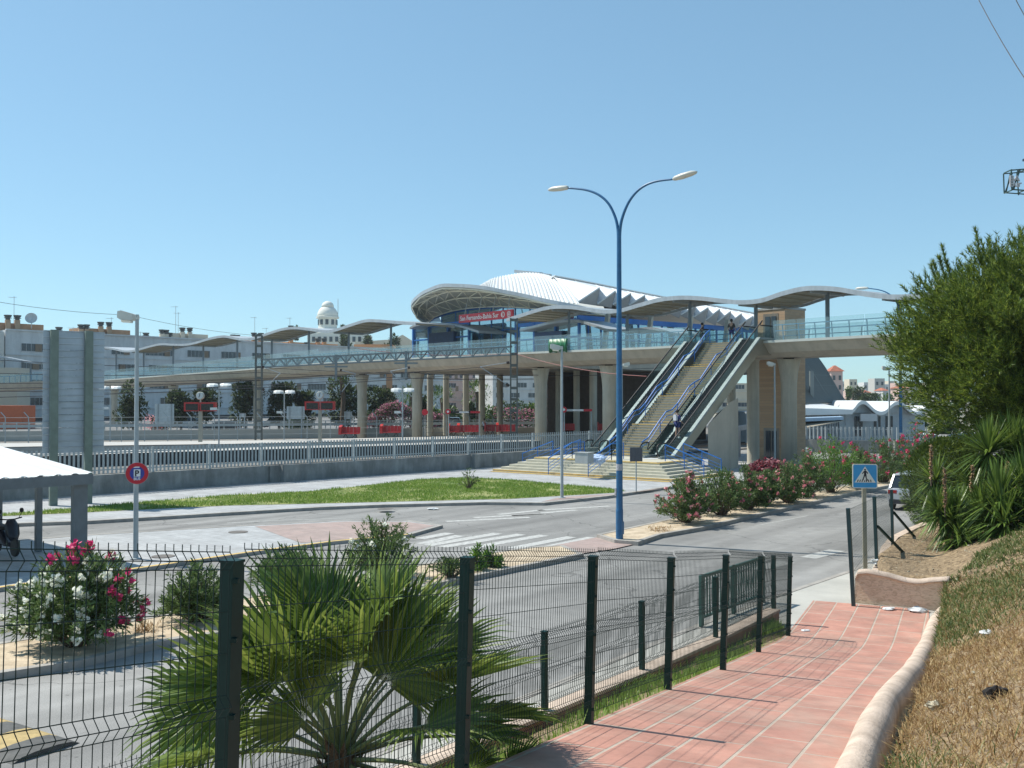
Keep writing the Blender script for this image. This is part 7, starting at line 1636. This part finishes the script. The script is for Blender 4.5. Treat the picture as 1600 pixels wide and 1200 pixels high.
# road signs beyond the tracks seen from behind
for i,(x0,x1,y0,y1,py,D,lab) in enumerate(((242,272,631,665,668,116,'grey ribbed panel sign seen from behind between the billboard and the left display'),(448,476,635,655,668,112,'grey ribbed panel sign seen from behind left of the right display'),(538,550,643,655,668,118,'small pale panel sign seen from behind near the bridge column'),(374,384,646,652,668,118,'small white double sign panel right of the left street trees'))):
    a=P(x0,y1,D);b=P(x1,y0,D); t=thing('road_panel',lab,'sign',Vector(((a.x+b.x)/2,D,0))); mb=MB(); mb.bb(a.x,b.x,D-.05,D+.05,a.z,b.z); mb.build('panel',M_steel if i<2 else M_bwhite,t); mb=MB()
    for x in (lerp(a.x,b.x,.15),lerp(a.x,b.x,.85)): mb.beam((x,D-.12,0),(x,D-.12,b.z),.14,.14)
    mb.build('posts',M_steelmatt,t)
# ================================================================ PEOPLE
def person(label,loc,rz,shirt,shorts,hair,pose='stand',bag=None):
    t=thing('person',label,'person',(0,0,0))
    J={'pelvis':(0,0,.95),'waist':(0,.0,1.1),'chest':(0,-.01,1.3),'neck':(0,0,1.47),'head0':(0,.01,1.56),'head1':(0,.02,1.66),
       'hipL':(-.1,0,.9),'kneeL':(-.11,.04,.5),'ankL':(-.11,-.02,.09),'toeL':(-.12,.14,.04),'hipR':(.1,0,.9),'kneeR':(.11,.06,.5),'ankR':(.11,.04,.09),'toeR':(.12,.2,.04),
       'shL':(-.17,0,1.4),'elL':(-.24,-.03,1.13),'wrL':(-.24,.14,.98),'haL':(-.23,.22,.95),'shR':(.17,0,1.4),'elR':(.25,-.03,1.13),'wrR':(.27,.12,.96),'haR':(.27,.19,.92)}
    E=[('pelvis','waist'),('waist','chest'),('chest','neck'),('neck','head0'),('head0','head1'),('pelvis','hipL'),('hipL','kneeL'),('kneeL','ankL'),('ankL','toeL'),('pelvis','hipR'),('hipR','kneeR'),('kneeR','ankR'),('ankR','toeR'),('chest','shL'),('shL','elL'),('elL','wrL'),('wrL','haL'),('chest','shR'),('shR','elR'),('elR','wrR'),('wrR','haR')]
    Rd={'pelvis':.14,'waist':.12,'chest':.15,'neck':.055,'head0':.085,'head1':.085,'hip':.085,'knee':.058,'ank':.042,'toe':.04,'sh':.06,'el':.042,'wr':.03,'ha':.035}
    def skin(name,jn,ed,m,grow=0,over={}):
        me=bpy.data.meshes.new(name); idx={j:i for i,j in enumerate(jn)}; me.from_pydata([J[j] for j in jn],[(idx[a],idx[b]) for a,b in ed],[]); o=bpy.data.objects.new(name,me); COL.objects.link(o)
        o.modifiers.new('s','SKIN'); sv=me.skin_vertices[0].data
        for i,j in enumerate(jn):
            k=j if j in Rd else j[:-1]; r_=over.get(j,Rd.get(k,.05))+grow; sv[i].radius=(r_,r_*.85); sv[i].use_root=(i==0)
        o.modifiers.new('b','SUBSURF').levels=1; bpy.context.view_layer.update()
        m2=bpy.data.meshes.new_from_object(o.evaluated_get(bpy.context.evaluated_depsgraph_get())); bpy.data.objects.remove(o); m2.materials.clear(); m2.materials.append(m); m2.polygons.foreach_set('use_smooth',[True]*len(m2.polygons))
        o=bpy.data.objects.new(name,m2); COL.objects.link(o); o.parent=t; KIDS.setdefault(t.name,[]).append(o); return o
    fing=[]; 
    for s_ in 'LR':
        h=Vector(J['ha'+s_]); 
        for k,ln in enumerate((.055,.065,.06,.048)):
            n='f%d%s'%(k,s_); J[n]=tuple(h+Vector(((-.024+.016*k),.05,-.02))*1.0+Vector((0,ln,-ln*.4))); Rd[n]=.009; Rd['f%d'%k]=.009; fing.append(n); E.append(('ha'+s_,n))
        n='t'+s_; J[n]=tuple(h+Vector((.045*(1 if s_=='L' else -1),.02,.02))); Rd[n]=.01; E.append(('ha'+s_,n)); fing.append(n)
    skin('body',list(J.keys()),E,M_skin)
    skin('shirt',['waist','pelvis','chest','shL','elL','shR','elR'],[('pelvis','waist'),('waist','chest'),('chest','shL'),('shL','elL'),('chest','shR'),('shR','elR')],shirt,.022)
    J['thL']=(-.105,.03,.62); J['thR']=(.105,.04,.62); Rd['thL']=.075;Rd['thR']=.075
    skin('trousers',['pelvis','hipL','thL','hipR','thR'],[('pelvis','hipL'),('hipL','thL'),('pelvis','hipR'),('hipR','thR')],shorts,.022)
    mb=MB(); mb.sphere((0,-.015,1.655),.115,12,8,sc3=(.95,1.05,1.0)); mb.build('hair',hair,t,smooth=True)
    for s_,x,y in (('L',-.115,.06),('R',.115,.1)): mb=MB(); mb.loft([[Vector((x+a*.05,y+dy,z)) for a,z in ((-1,.0),(1,0),(.9,h),(-.9,h))] for dy,h in ((-.12,.09),(.0,.1),(.13,.05))]); mb.build('shoe',M_letter,t)
    if bag:
        mb=MB(); mb.loft([[Vector((x*w_,y,z)) for x,y in ((-.13,-.12),(.13,-.12),(.11,-.26),(-.11,-.26))] for z,w_ in ((1.08,.9),(1.15,1.05),(1.35,1.0),(1.45,.7))]); mb.build('backpack',bag,t)
    t.location=loc; t.rotation_euler=(0,0,rz); return t
hairm=mat('dark_hair',(.02,.013,.01),.7,var=0)
ang=math.atan2(BU.y,BU.x)-math.pi/2
M_navy=mat('navy_cloth',(.015,.03,.14),.8,var=.1); M_wc=mat('white_cloth',(.55,.56,.6),.8,var=.05)
# where the person stands on the right escalator
pa=2.05; person('person in navy and white riding the right escalator, seen from behind',S(pa,.62,flight_z(pa)+.16),ang,M_navy,M_navy,hairm,bag=M_wc)
pt=Bn(1097,520,.5); person('person in dark clothes standing at the top of the left escalator',Vector((pt.x,pt.y,8.42)),ang+2.6,mat('dark_red_cloth',(.10,.03,.03),.8,var=.1),M_dark,hairm)
pt=Bn(1143,520,-.6); person('person in a dark top standing at the head of the stair',Vector((pt.x,pt.y,8.42)),ang+.4,M_dark,M_navy,hairm)
pt=P(757,690,96); person('person in white bending beside the tall lattice mast on the platform',Vector((pt.x,96,.92)),ang+1.2,M_wc,M_dark,hairm)
# bollard like orange marker by the lawn lamp
c=G(882,735,.12)

# ================================================================ HAZE
hz=MB(); hz.bb(-420,420,-30,640,-1.3,52); hzo=hz.build('haze',bpy.data.materials.new('haze_air')); tag(hzo,'faint summer haze','haze',kind='stuff')
hm=hzo.data.materials[0]; hm.use_nodes=True; hn=hm.node_tree; hn.nodes.clear(); ho=hn.nodes.new('ShaderNodeOutputMaterial'); hv=hn.nodes.new('ShaderNodeVolumePrincipled'); hv.inputs['Color'].default_value=(.80,.88,.95,1); hv.inputs['Density'].default_value=.0002; hv.inputs['Anisotropy'].default_value=.2; hn.links.new(hv.outputs[0],ho.inputs['Volume'])
